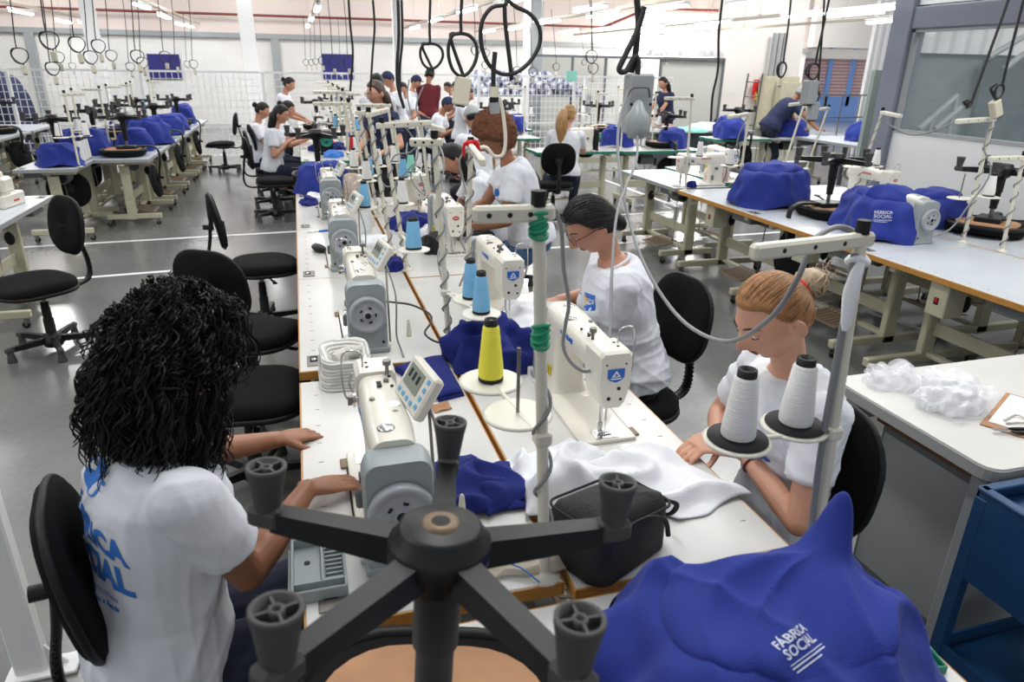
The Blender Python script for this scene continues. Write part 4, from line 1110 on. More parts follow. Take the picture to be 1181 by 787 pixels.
# floor lines
LN = mat('white_floor_line', (226, 228, 230), .4)
def line(n, a, c, w=.055):
    d = (c - a).normalized(); s = V(-d.y, d.x, 0) * w / 2; b = MB().mat(LN); up = V(0, 0, .003)
    P_ = [a - s, c - s, c + s, a + s]; b.raw([p + V(0, 0, .0005) for p in P_] + [p + up for p in P_], [(4, 5, 6, 7), (0, 3, 2, 1), (0, 1, 5, 4), (1, 2, 6, 5), (2, 3, 7, 6), (3, 0, 4, 7)]); struct(b, 'trim_%d' % n)
line(20, atz(0, 287, 0), atz(345, 267, 0)); line(21, atz(595, 254, 0), atz(770, 245, 0)); line(22, atz(30, 326, 0), atz(345, 301, 0)); line(23, atz(595, 289, 0), atz(900, 268, 0))
line(24, atz(690, 205, 0), atz(782, 239, 0), .07); line(25, atz(742, 202, 0), atz(800, 222, 0), .07); line(26, atz(155, 181, 0), atz(290, 178, 0), .07); line(27, atz(1000, 360, 0), atz(1110, 395, 0))
line(28, atz(760, 190, 0), atz(930, 186, 0), .12); line(29, atz(790, 172, 0), atz(930, 170, 0), .1)
# partitions on the right, far
gp = mat('pale_grey_partition', (190, 190, 184), .6); gd = mat('grey_partition_end', (160, 162, 158), .6)
def panel_px(px0, px1, pyt, Y, name, m, z0=0, th=.08, zt=None):
    a, c = aty(px0, pyt, Y), aty(px1, pyt, Y); zt = zt or (a.z + c.z) / 2
    b = MB().mat(m); b.box(((a.x + c.x) / 2, Y, (zt + z0) / 2), (abs(c.x - a.x), th, zt - z0)); return b
struct(panel_px(618, 700, 64, 19.5, '', gp), 'wall_partition_left'); struct(panel_px(701, 762, 66, 19, '', mat('light_partition', (214, 214, 210), .6)), 'wall_partition_middle')
struct(panel_px(762, 836, 66, 17.5, '', gp), 'wall_partition_right')
b = panel_px(618, 836, 65, 17.3, '', 'dkgrey', th=.04); zt = aty(727, 66, 17.3).z
b = MB().mat('dkgrey'); a, c = aty(618, 65, 17.38), aty(836, 66, 17.38); b.box(((a.x + c.x) / 2, 17.38, a.z + .02), (c.x - a.x, .1, .06))
for px in (660, 698, 762, 834): q = aty(px, 80, 17.4); b.box((q.x, 17.4, a.z / 2), (.05, .06, a.z))
struct(b, 'trim_10')
struct(panel_px(836, 940, -40, 18.2, '', plain, zt=6), 'wall_far_right')
# open doorway with the building across the yard
a, c = aty(940, 60, 18.0), aty(1004, 60, 18.0)
b = MB().mat(plain); b.box(((a.x + c.x) / 2, 18.2, 4.2), (c.x - a.x + .1, .2, 3.5)); struct(b, 'wall_over_door')
yard = MB().mat('louvre'); o1, o2 = aty(930, 60, 24), aty(1012, 60, 24); yard.box(((o1.x + o2.x) / 2, 24, 1.9), (o2.x - o1.x + 2.5, .1, 2.6)); struct(yard, 'wall_louvred_across_yard')
yb = MB().mat(mat('yard_blue_paint', (110, 150, 214), .6)); yb.box(((o1.x + o2.x) / 2, 23.9, .3), (o2.x - o1.x + 2.5, .1, 1.2)); 
for px in (957, 983): q = aty(px, 80, 23.9); yb.box((q.x, 23.9, 1.9), (.16, .1, 2.7))
struct(yb, 'wall_blue_across_yard')
b = MB().mat(plain); b.box(((o1.x + o2.x) / 2, 23.8, 2.42), (o2.x - o1.x + 2.5, .1, .34)); b.box(((o1.x + o2.x) / 2, 23.8, 3.9), (o2.x - o1.x + 2.5, .1, 1.3)); struct(b, 'trim_11')
a, c = aty(1003, 60, 14), aty(1120, 60, 14); b = MB().mat('corrug'); b.box(((a.x + c.x) / 2, 14, 3), (c.x - a.x, .1, 6)); struct(b, 'wall_corrugated')
a, c = aty(1010, 70, 7.4), aty(1060, 70, 7.4); b = MB().mat(mat('grey_green_board', (140, 154, 148), .5)); b.box(((a.x + c.x) / 2, 7.4, .92), (c.x - a.x, .06, 1.84)); struct(b, 'wall_green_partition')
# office wall with the window on the right
XO = 5.6; og = mat('office_grey_frame', (112, 118, 132), .45)
b = MB().mat(mat('office_white_panel', (216, 218, 220), .5)); b.box((XO + .05, 2.4, .64), (.1, 6.8, 1.28)); struct(b, 'wall_office')
b = MB().mat(MATS['office_white_panel']); b.box((XO + .05, 2.4, 3.4), (.1, 6.8, 2.0)); struct(b, 'wall_office_upper')
b = MB().mat(og); b.box((XO + .04, 5.88, 2.2), (.2, .24, 4.4), .01); b.box((XO + .03, 2.4, 2.29), (.14, 6.8, .19), .01); struct(b, 'trim_12')
b = MB().mat('greymetal'); b.box((XO + .02, 2.4, 1.29), (.06, 6.8, .03)); b.box((XO + .02, 2.4, 2.185), (.06, 6.8, .03)); b.box((XO + .02, 5.745, 1.74), (.06, .03, .9)); struct(b, 'window_frame')
b = MB().mat('glass'); b.box((XO + .05, 5.0, 1.74), (.008, 1.5, .88)); wn = struct(b, 'window_1')
b = MB().mat('glass'); b.box((XO + .05, 1.6, 1.74), (.008, 5.2, .88)); struct(b, 'window_2')
b = MB().mat('greymetal'); b.box((XO + .05, 4.24, 1.74), (.02, .02, .88)); struct(b, 'trim_13')
b = MB().mat(mat('office_far_wall', (120, 124, 128), .6)); b.box((9.6, 2.5, 1.0), (.1, 7, 2.0)); b.box((7.7, 6.05, 1.0), (3.8, .1, 2.0)); struct(b, 'wall_office_inside')
b = MB().mat('corrug'); b.box((7.7, 6.0, 2.9), (3.8, .1, 1.8)); b.box((9.55, 2.5, 2.9), (.1, 7, 1.8)); struct(b, 'wall_office_inside_upper')
b = MB().mat(mat('dark_board', (70, 74, 82), .4)); b.box((8.2, 5.9, 1.2), (3.0, .05, 1.5)); place(b, 'notice_board', None, 'dark board behind the office window', 'board', (0, 0, 0))
b = MB().mat('greymetal')
for (p, q) in (((1060, 149), (1104, 110)), ((1078, 149), (1108, 124)), ((1140, 66), (1181, 42)), ((1158, 80), (1181, 62))): b.cyl(aty(*p, 5.7), aty(*q, 5.7), .03)
for p in ((1104, 110), (1075, 136)): a = aty(*p, 5.7); b.cyl((a.x, a.y, 0), a, .022)
place(b, 'stair_handrail', None, 'sloping steel handrail seen through the office window', 'handrail', (0, 0, 0))
# white floor post, bottom left of the picture
pb = atz(40, 775, 0)
b = MB().mat('fence'); b.box((pb.x, pb.y, .95), (.09, .05, 1.9), .006); 
t = thing('steel_post', 'white steel post with a flat foot, beside the curly-haired worker\'s chair', 'post', (0, 0, 0)); b.obj('upright', None, t)
b = MB().mat('fence'); b.box((pb.x + .03, pb.y, .008), (.20, .09, .014), .003); b.prism([(pb.x + .045, .014), (pb.x + .10, .014), (pb.x + .045, .10)], -pb.y - .004, -pb.y + .004, plane='xz'); b.obj('foot_plate', None, t)

# ------------------------------------------------------------------ ceiling rails and lights
railpts = [((0, 4), (140, 28)), ((165, 0), (230, 28)), ((364, 4), (355, 30)), ((470, 31), (570, 0)), ((606, 27), (700, 12)), ((690, 40), (930, 10)), ((835, 36), (1040, 16))]
rn = ['leftmost', 'second from the left', 'above the centre sewing row', 'just right of the centre row', 'above the ponytailed worker', 'above the right-hand tables', 'nearest the office window']
ZR = 2.74
for (p, q), nm in zip(railpts, rn):
    a, c = atz(*p, ZR), atz(*q, ZR); xm = (a.x + c.x) / 2
    b = MB().mat(mat('beige_rail', (190, 180, 165), .5)); L = YB - .3 - 1.5; b.box((0, 0, 0), (.07, L, .05), .004)
    for k in range(12): b.box((0, -L / 2 + .8 + k * 1.7, .035), (.05, .04, .03)); b.cyl((0, -L / 2 + .8 + k * 1.7, .03), (0, -L / 2 + .8 + k * 1.7, 1.2), .004, n=5)
    place(b, 'cable_rail', None, 'long beige overhead cable rail, ' + nm, 'cable rail', (xm, 1.5 + L / 2, ZR), 0, 'overhead cable rails')
def make_lamp():
    t = thing('strip_light', 'lamp', 'ceiling light')
    b = MB().mat('fence'); b.box((0, 0, .03), (.10, 1.25, .045), .008); b.obj('housing', None, t)
    b = MB().mat('tube')
    for s in (-1, 1): b.cyl((s * .025, -.58, -.008), (s * .025, .58, -.008), .016, n=8)
    b.obj('fluorescent_tube', None, t)
    return t
lamp = Proto(make_lamp())
LP = [((25, 14), 'over the far left fence, nearest the left edge'), ((74, 25), 'over the left block, second along its rail'), ((112, 29), 'third along the leftmost rail'), ((164, 7), 'nearest on the second rail from the left'), ((190, 19), 'second along the second rail'), ((208, 28), 'third along the second rail'), ((221, 31), 'farthest on the second rail, smallest'),
      ((366, 10), 'hung end-on above the centre row, nearest'), ((359, 22), 'hung end-on above the centre row, middle'), ((355, 30), 'hung end-on above the centre row, farthest'),
      ((478, 32), 'farthest of the row right of the centre'), ((502, 23), 'second farthest of the row right of the centre'), ((538, 12), 'middle of the row right of the centre'), ((585, 3), 'nearest of the row right of the centre'),
      ((592, 33), 'left of the grey steel pillar'), ((633, 25), 'right of the grey steel pillar'), ((563, 36), 'small, far behind the big cable loop'), ((655, 36), 'small, above the wrapped bundles'), ((694, 17), 'over the ponytailed worker'), ((695, 34), 'over the bundles at the partition'), ((680, 10), 'highest over the ponytailed worker'),
      ((768, 9), 'above the hanging grey socket box'), ((750, 31), 'over the pale partition'), ((745, 41), 'lowest over the pale partition'), ((788, 38), 'beside the pale partition top'), ((822, 26), 'over the grey-haired man\'s side, near rail'), ((850, 37), 'over the corner of the partition'),
      ((870, 2), 'high above the red fire sign'), ((930, 17), 'above the open doorway'), ((985, 16), 'right of the open doorway'), ((1028, 9), 'beside the office column, upper'), ((1030, 24), 'beside the office column, lower')]
for (p, lb) in LP:
    w = atz(*p, 2.64); w.y = min(w.y, YB - .9)
    lamp.put(w, 0, 'lit fluorescent strip light ' + lb, 'fluorescent strip lights')
    if w.y < 17:
        pass
# area lights: a grid for the strip lamps, then added fill (the fixtures hang on every rail; the frame only shows the far ones)
def area(x, y, z, sx, sy, pw, col=(1, .98, .95)):
    l = bpy.data.lights.new('strip_and_fill_light', 'AREA'); l.shape = 'RECTANGLE'; l.size = sx; l.size_y = sy; l.energy = pw; l.color = col
    o = bpy.data.objects.new('strip_and_fill_light', l); COL.objects.link(o); o.location = (x, y, z); return o
for x in (-5.2, -2.2, .5, 3.1, 5.0):
    for y in (2.2, 6.5, 11, 16): area(x, y, 3.6, .35 if y < 16 else .6, 1.6, 38 if y < 16 else 90)
for x in (-6, -1, 4, 9, 13): o = area(x, 19.5 if x < 8 else 15.5, 4.2, 1.2, 1.2, 90); o.rotation_euler = (rad(35), 0, 0)  # added fill, tilted to brighten the back and far right walls
for x, y in ((7.5, 9.5), (10.5, 12.5), (7.2, 3.5)): area(x, y, 4.2, 1.0, 1.6, 110)  # added fill above the right side and the office, no fixtures there
o = area(12.8, 20.8, 3.5, 3, 3, 1800)  # added light out in the yard to brighten the louvred wall
w = bpy.data.worlds.new('daylight_from_roof'); SC.world = w; w.use_nodes = True; w.node_tree.nodes['Background'].inputs[0].default_value = (.92, .96, 1, 1); w.node_tree.nodes['Background'].inputs[1].default_value = .50
# daylight through the yard door and roof lights from the right rear
sn = bpy.data.lights.new('daylight', 'SUN'); sn.energy = .8; sn.angle = rad(35); so = bpy.data.objects.new('daylight', sn); COL.objects.link(so); so.rotation_euler = (rad(-38), rad(24), 0)

# ------------------------------------------------------------------ wire mesh fence
YF = 15.5; ZF = 1.62
def make_fence(Lf=2.2, H=ZF):
    t = thing('mesh_fence_panel', 'panel', 'fence')
    b = MB().mat('fence'); n = int(Lf / .11); 
    for k in range(n + 1): b.box((-Lf / 2 + Lf * k / n, 0, H / 2 + .02), (.011, .011, H - .04))
    m = int(H / .13)
    for k in range(m + 1): b.box((0, 0, .05 + (H - .06) * k / m), (Lf, .011, .011))
    b.obj('welded_mesh', None, t)
    b = MB().mat('fence'); b.box((-Lf / 2, 0, H / 2), (.06, .06, H), .005); b.obj('post', None, t)
    b = MB().mat('fence'); b.box((0, 0, H - .01), (Lf, .04, .04)); b.box((0, 0, .62), (Lf, .04, .05)); b.obj('rail', None, t)
    return t
fp = Proto(make_fence())
xs = [-9.4 + 2.2 * k for k in range(8)]
fl_ = ['farthest left, behind the dark covered stack', 'behind the far left tables', 'second behind the left block', 'behind the left block under the blue board', 'between the left block and the white pillar', 'behind the row of seated women', 'behind the maroon-shirted man', 'in front of the checked bundles']
for x, lb in zip(xs, fl_): fp.put((x + 1.1, YF, 0), 0, 'white welded wire fence panel ' + lb, 'white mesh fence panels')
q = aty(750, 120, 14.5); fp.put((q.x, 15.6, 0), 0, 'white welded wire panel behind the woman in navy', 'white mesh fence panels')
# blue boards on the back wall
for px0, px1, lb in ((168, 210, 'left'), (371, 409, 'right')):
    a, c = aty(px0, 62, YB - .12), aty(px1, 92, YB - .12); b = MB().mat('panelblue'); b.box((0, 0, 0), (abs(c.x - a.x), .03, a.z - c.z), .004)
    place(b, 'display_board', None, 'plain navy blue board on the back wall, the %s one of two' % lb, 'board', ((a.x + c.x) / 2, YB - .03, (a.z + c.z) / 2))

# ------------------------------------------------------------------ tables
grp = 'sewing tables'
T12 = Proto(make_table(1.2, .55)); T12b = Proto(make_table(1.2, .86, 'blue_laminate', box=True)); TG = Proto(make_table(1.2, .55, 'white_laminate', 'green_edge')); TL = Proto(make_table(1.22, .56, 'blue_laminate', 'grey_edge'))
T12n = Proto(make_table(1.2, .58, motor=False, pedal=False))
def tab(pr, x, y, face, label, g):
    pr.put((x, y, 0), {'+x': -PI / 2, '-x': PI / 2, '-y': PI, '+y': 0}[face], label, g)
for k, y in enumerate((1.73, 3.02, 4.22, 5.42, 6.62)):
    tab(T12, .195, y, '+x', ['white sewing table with orange-brown edge of the curly-haired worker, sticking out of its row', 'white sewing table carrying the ribbed towels and the grey-wheeled machine behind them', 'white sewing table with the black mouse-shaped tool, third in the left centre row', 'white sewing table with the speckled bundle, fourth in the left centre row', 'white sewing table under the upturned chair and blue cover in the left centre row'][k], 'centre row tables, left side')
for k, y in enumerate((1.70, 2.92, 4.13, 5.34)):
    tab(T12, .757, y, '-x', ['white sewing table with the black bag, before the woman with the bun', 'white sewing table before the woman with glasses', 'white sewing table before the woman with the afro', 'white sewing table before the long-haired woman bending over'][k], 'centre row tables, right side')
T12n.put((.5, .785, 0), 0, 'nearest white table under the upturned chair and large blue cover', None)
for k, y in enumerate((9.0, 10.25, 11.5, 12.75, 14.0)):
    tab(TG, .26, y, '+x', ['green-edged sewing table nearest, with the empty chair in front', 'green-edged sewing table of the first seated woman on the left', 'green-edged sewing table of the woman with crossed arms', 'green-edged sewing table near the standing man in white', 'green-edged sewing table farthest in the centre, by the fence'][k], 'green-edged tables, centre')
    if k > 0: tab(TG, .82, y, '-x', ['', 'green-edged sewing table behind the woman in navy and glasses', 'green-edged sewing table in the right half of the centre row, third back', 'green-edged sewing table in the right half of the centre row, fourth back', 'green-edged sewing table in the right half of the centre row, by the fence'][k], 'green-edged tables, centre')
for k, y in enumerate((1.6, 2.8, 4.0, 5.2)):
    tab(T12b, 3.75, y, '+x', ['orange-edged table at the right edge, nearest', 'orange-edged table with the beige switch box below it', 'orange-edged table under the upturned chair and draped blue cover', 'orange-edged table under the rounded blue cover'][k], 'right-hand tables, front')
    tab(T12b, 4.62, y, '-x', ['rear right table nearest the office wall corner', 'rear right table with the two thread poles', 'rear right table with the long black upturned chair', 'rear right table behind the rounded blue cover'][k], 'right-hand tables, rear')
tab(TL, 3.62, 6.5, '+x', 'grey-edged table with the small cream machine, left end of the right rows', 'right-hand tables, front')
tab(TG, 4.25, 6.7, '-x', 'green-edged table behind the small cream machine', 'right-hand tables, rear')
lt = [('A', -1.94, (9.45, 10.68, 11.9, 13.12, 14.3)), ('B', -2.50, (8.75, 9.98, 11.2, 12.42, 13.64)), ('C', -4.2, (9.6, 10.8, 12.0, 13.3)), ('D', -4.76, (9.6, 10.8, 12.0, 13.3))]
od = ['nearest', 'second', 'third', 'fourth', 'fifth']
for nm, x, ys in lt:
    for k, y in enumerate(ys):
        tab(TL, x, y, '-x' if nm in 'AC' else '+x', 'pale blue-topped sewing table, %s from the camera in the %s' % (od[k], {'A': 'left block\'s aisle side', 'B': 'left block\'s inner side', 'C': 'far left block, aisle side', 'D': 'far left block, wall side'}[nm]), 'left block tables ' + nm)
tab(TL, -2.26, 5.93, '-x', 'pale sewing table cut by the left picture edge, with the cream overlock machine', None)
for k, (x, y) in enumerate(((3.55, 9.1), (4.75, 9.05))): tab(TG, x, y, '-y', ['green-edged sewing table of the worker with the blond ponytail', 'green-edged sewing table right of the ponytailed worker\'s, under a chair'][k], 'green-edged tables, right')
for k, (x, y) in enumerate(((3.0, 10.9), (3.35, 12.4), (5.0, 11.6))): tab(TG, x, y, '-y', ['green-edged sewing table left of the ponytailed worker', 'green-edged sewing table far behind the ponytailed worker', 'green-edged sewing table behind the ponytailed worker, under the hanging box'][k], 'green-edged tables, right')
for k, (x, y) in enumerate(((7.0, 10.4), (8.05, 10.4))): tab(TG if k == 0 else TL, x, y, '-y', ['green-edged table with the blue cover, before the grey partition', 'table with the mesh-boxed blue bundle left of the grey-haired man'][k], 'far right tables')

# long work table where the man leans
def slab_table(name, label, x0, x1, y0, y1, z, top, edge, legm, th=.045, g=None, round_=.05):
    t = thing(name, label, 'table', ((x0 + x1) / 2, (y0 + y1) / 2, 0), 0, g); w, d = x1 - x0, y1 - y0
    b = MB().mat(top); b.prism(rrect(w - .01, d - .01, round_), z - th, z); b.obj('tabletop', None, t)
    b = MB().mat(edge); b.prism(rrect(w, d, round_), z - th + .004, z - .006); b.obj('edge_band', None, t)
    for sx in (-1, 1):
        for sy in (-1, 1):
            b = MB().mat(legm); b.box((sx * (w / 2 - .08), sy * (d / 2 - .07), (z - th) / 2), (.06, .06, z - th), .006); b.obj('leg', None, t)
    b = MB().mat(legm); b.box((0, d / 2 - .07, z - th - .05), (w - .2, .03, .09)); b.box((0, -d / 2 + .07, z - th - .05), (w - .2, .03, .09)); b.obj('apron', None, t)
    return t
slab_table('work_table', 'long grey-topped work table the grey-haired man leans on', 7.9, 9.0, 8.2, 10.2, .80, 'blue_laminate', 'grey_edge', 'dkgrey')
slab_table('side_table', 'white rounded-corner side table with plastic film and clipboard on it', 1.80, 3.0, 1.23, 1.90, TOP, 'white_laminate', 'grey_edge', 'greymetal')
b = MB().mat('dkgrey'); b.box((0, 0, .31), (.9, .45, .62), .008); t = thing('steel_cabinet', 'grey steel cabinet with brown top edge standing under the side table', 'cabinet', (2.42, 1.56, 0)); b.obj('cabinet_body', None, t)
b = MB().mat('greymetal'); b.box((-.451, 0, .31), (.004, .41, .56)); b.box((0, -.2265, .31), (.86, .004, .56)); b.obj('side_panel', None, t)
b = MB().mat(mat('brown_top', (110, 76, 54), .5)); b.box((0, 0, .645), (.94, .48, .05), .004); b.obj('cabinet_top', None, t)
# blue trolley
t = thing('blue_trolley', 'dark blue steel trolley with a deep tray and a lower shelf', 'trolley', (1.98, .93, 0))
W_, D_ = .5, .56
for sx in (-1, 1):
    for sy in (-1, 1):
        b = MB().mat('cartblue'); b.box((sx * (W_ / 2 - .015), sy * (D_ / 2 - .015), .36), (.035, .035, .72), .002); b.obj('leg', None, t)
b = MB().mat('cartblue'); b.box((0, 0, .47), (W_ - .03, D_ - .03, .01))
for s in (-1, 1): b.box((s * (W_ / 2 - .003), 0, .60), (.006, D_, .28)); b.box((0, s * (D_ / 2 - .003), .60), (W_, .006, .28)); b.box((s * (W_ / 2 - .01), 0, .745), (.03, D_, .012), .003); b.box((0, s * (D_ / 2 - .01), .745), (W_, .03, .012), .003)
b.obj('tray', None, t)
b = MB().mat('cartblue'); b.box((0, 0, .70), (W_ - .03, D_ - .03, .008)); b.obj('tray_floor', None, t)
b = MB().mat('cartblue'); b.box((0, 0, .16), (W_ - .03, D_ - .03, .012)); 
for s in (-1, 1): b.box((s * (W_ / 2 - .006), 0, .18), (.008, D_ - .02, .06)); b.box((0, s * (D_ / 2 - .006), .18), (W_ - .02, .008, .06))
b.obj('lower_shelf', None, t)

# ------------------------------------------------------------------ chairs
CH = Proto(make_chair())
def chair(x, y, deg, label): return CH.put((x, y, 0), rad(deg), label, 'black task chairs')
def flip(x, y, deg, label, z=1.277, tilt=(0, 0)):
    if tilt != (0, 0):
        q = V(0, 0, 1).rotation_difference(V(tilt[0], tilt[1], 1).normalized()).to_matrix().to_4x4() @ Matrix.Rotation(rad(deg), 4, 'Z') @ Matrix.Rotation(PI, 4, 'X')
        return CH.put((x, y, z), 0, label, 'chairs turned upside down on the tables', rot=tuple(q.to_euler()))
    return CH.put((x, y, z), 0, label, 'chairs turned upside down on the tables', rot=(PI + tilt[0], tilt[1], rad(deg)))
chair(-.31, 1.47, -78, 'black task chair under the curly-haired worker')
chair(-.33, 2.96, -95, 'empty black task chair just beyond the curly-haired worker, its seat edge by the table')
chair(-.35, 3.70, -32, 'empty black task chair turned with its back to the camera')
chair(-.36, 5.12, -80, 'empty black task chair in side view, its backrest leaning left')
chair(-1.70, 4.98, 132, 'empty black task chair by the left table, full five-foot base in view')
chair(1.30, 2.52, 98, 'black task chair under the woman with glasses')
chair(1.09, 1.37, 90, 'black task chair under the woman with the bun')
chair(-.37, 9.05, -80, 'empty black task chair in front of the nearest green-edged table')
chair(-.42, 9.95, -85, 'black task chair under the nearer seated woman on the left')
chair(-.42, 10.9, -80, 'black task chair under the second seated woman on the left')
chair(-1.30, 13.4, 88, 'empty black task chair in the aisle beside the left block')
chair(2.93, 8.12, -8, 'black task chair under the worker with the blond ponytail')
chair(1.62, 5.75, 100, 'black task chair under the long-haired woman bending over')
chair(2.2, 12.1, 70, 'black task chair of the seated man by the maroon-shirted man')
flip(.135, .757, 255.9 - 90, 'upside-down black chair on the nearest table, its star base towards the camera', 1.286, (.075, .058))
flip(.14, 6.85, 180, 'upside-down black chair beyond the centre machines, its backrest hanging in the aisle')
flip(3.85, 4.45, 88, 'upside-down black chair between the two right-hand blue covers')
flip(4.62, 3.72, -60, 'upside-down black chair on the rear right table beside the office wall')
for k, (x, y, d) in enumerate(((-1.93, 9.2, 270), (-2.55, 8.9, 200), (-1.95, 11.3, 270), (-1.95, 13.4, 270), (-2.5, 10.3, 150), (-2.52, 11.6, 100), (-2.5, 13.0, 60), (-4.1, 9.4, 270), (-4.7, 10.4, 90), (-4.2, 12.2, 250))):
    flip(x, y, d, 'upside-down black chair on the ' + ['nearest aisle-side left table', 'nearest inner left table by the first blue cover', 'aisle-side left table, third back', 'aisle-side left table farthest back', 'second inner left table', 'third inner left table', 'farthest inner left table', 'far left block, aisle side', 'far left block, wall side', 'far left block, farthest back'][k])
for k, (x, y, d) in enumerate(((4.95, 9.15, 180), (3.0, 11.0, 30), (3.5, 12.4, 60), (5.0, 11.7, 20), (6.9, 10.4, 200), (.3, 12.6, 20), (.75, 13.8, 40), (7.45, 7.3, 30))):
    if k == 7: continue
    flip(x, y, d, 'upside-down black chair on the ' + ['green table under the hanging socket box', 'green table left of the ponytailed worker', 'green table far behind the ponytailed worker', 'green table in front of the fence bundles', 'green table before the grey partition', 'centre green table beside the seated women', 'farthest centre green table', ''][k])

# ------------------------------------------------------------------ machines
def mk(kind, emb, panel): return Proto(make_machine(kind, emb, panel))
MA = mk('grey', 'blue', True); MBm = mk('grey', 'blue', False); MR = mk('grey', 'red', False); MC = mk('cream', 'red', False); MG = mk('green', 'blue', False)
def mach(pr, x, y, face, label, g=None, dz=0): return pr.put((x, y, TOP + dz), {'+x': -PI / 2, '-x': PI / 2, '-y': PI, '+y': 0}[face] + dz * 0, label, g)
mach(MA, .135, 1.51, '+x', 'sewing machine with grey motor wheel in front of the curly-haired worker')
mach(MA, .185, 2.79, '+x', 'sewing machine with control panel just beyond the ribbed towels')
mach(MA, .175, 3.98, '+x', 'sewing machine with the black tool lying beside it')
mach(MA, .175, 5.35, '+x', 'sewing machine farthest along the left centre row')
e = atz(711, 433, 1.0); mach(MBm, e.x, e.y + .285, '-x', 'sewing machine with blue badge nearest the camera, before the woman with the bun')
e = atz(592, 318, 1.0); mach(MBm, e.x, e.y + .285, '-x', 'sewing machine with blue badge before the woman with glasses')
e = atz(526, 252, 1.0); mach(MR, e.x, e.y + .285, '-x', 'sewing machine with a red badge before the woman with the afro')
e = atz(486, 213, 1.0); mach(MR, e.x, e.y + .285, '-x', 'sewing machine with a red badge before the long-haired woman')
mach(MC, 3.72, 6.05, '+y', 'small cream sewing machine on the grey-edged table at the right')
mach(MBm, 4.2, 6.55, '-x', 'white sewing machine behind the small cream one')
mach(MC, 4.62, 4.9, '-x', 'cream sewing machine between the rounded cover and the upturned chair')
mach(MG, 3.58, 8.98, '+y', 'white and black sewing machine with green wheel beside the ponytailed worker')
mach(MG, 2.75, 10.9, '+y', 'white and black sewing machine with green wheel left of the ponytailed worker')
for k, (x, y) in enumerate(((.3, 9.2), (.3, 10.5), (.3, 11.7), (.8, 10.4), (.8, 11.6), (.8, 12.8))):
    mach(MG if k in (0, 2, 4) else MBm, x, y, '+x' if x < .5 else '-x', 'sewing machine on the ' + ['nearest green-edged centre table', 'second green-edged centre table', 'third green-edged centre table', 'green-edged table right of the seated women', 'green-edged table farther right of the seated women', 'farthest green-edged table right of the seated women'][k], 'machines among the seated women')
OV = Proto(make_overlock())
OV.put((-2.2, 6.10, TOP), rad(80), 'cream overlock machine cut by the left picture edge')
OV.put((4.62, 2.9, TOP), rad(90), 'cream overlock machine against the office wall, partly behind the blue cover')
MT = mk('grey', 'blue', False)
mach(MT, 3.86, 3.78, '+x', 'grey-ended sewing machine poking out from under the draped blue cover')
# ------------------------------------------------------------------ blue covers
cg = 'blue machine covers'
big = cover_mesh(.52, .36, .185, seed=4, nu=170, nr=80, folds=.03, bumps=((.15, .085, .125, .034), (.10, .02, .04, .10), (-.2, 0, -.02, .12)))
_c0 = V(.15, .085, 0)
def _fold(p):
    p = V(*p); d = V(p.x - _c0.x, p.y - _c0.y, 0); r = d.length; th = math.atan2(d.y, d.x)
    f = (1 - abs(math.sin(th * 1.5 + .8 + .6 * math.sin(r * 9)))) ** 3 * 1.0 + (1 - abs(math.sin(th * 3.5 + 2.0 + 1.2 * math.sin(r * 6 + 1)))) ** 3 * .6 + (1 - abs(math.sin(p.x * 9 + p.y * 6 + .6))) ** 4 * .5
    k = sst(.03, .14, r); amp = .026 * k
    return (p.x + (d.x / (r + 1e-6)) * f * amp * .5 * sst(.18, .02, p.z), p.y + (d.y / (r + 1e-6)) * f * amp * .5 * sst(.18, .02, p.z), max(.003, p.z + (f - .45) * amp * sst(.03, .12, p.z)))
big.v = [_fold(p) for p in big.v]
bigc = big.obj('machine_cover', None, None, (.735, .80, TOP), (0, 0, rad(-8))); tag(bigc, 'large royal blue cloth cover with a pointed peak on the nearest table', 'machine cover', cg)
cover('rounded plain royal blue cover on the front right table', 3.74, 5.02, .62, .44, .34, rad(15), 7, cg, folds=.008, nu=90)
c2 = cover('royal blue cover draped loosely over the grey-ended machine at the right', 3.86, 3.92, .70, .44, .30, rad(70), 12, cg, bumps=((-.1, 0, .05, .12),), nu=110, nr=36, folds=.03)
cover('royal blue cover behind the draped one, against the upturned chair', 4.45, 4.05, .40, .34, .26, 0, 13, cg)
cover('royal blue cover at the far end of the centre machines', .15, 6.35, .40, .34, .25, .4, 15, cg)
lc = [(-2.42, 8.42, .36, .30, .24, 'small blue cover nearest in the left block'), (-2.42, 9.4, .5, .36, .30, 'blue cover behind the first one in the left block'), (-2.5, 10.1, .36, .32, .24, 'blue cover beside the thread poles of the inner left tables'), (-1.95, 9.75, .34, .34, .26, 'blue cover right behind the nearest upturned chair of the left block'), (-1.9, 10.5, .44, .40, .36, 'tallest blue cover on the aisle side of the left block'), (-1.9, 11.8, .40, .36, .30, 'blue cover in the middle of the left block aisle side'),
      (-1.9, 12.6, .36, .34, .26, 'blue cover fourth along the left block aisle side'), (-1.95, 14.0, .36, .34, .34, 'blue cover at the far end of the left block'), (-2.5, 12.1, .36, .34, .3, 'blue cover far back on the inner left tables'), (-4.05, 9.3, .40, .36, .34, 'blue cover on the far left block'), (-4.7, 11.4, .40, .36, .34, 'blue cover far back on the far left block')]
for k, (x, y, L, W, H, lb) in enumerate(lc): cover('royal ' + lb, x, y, L, W, H, k * .7, 20 + k, cg, nu=56, nr=20)
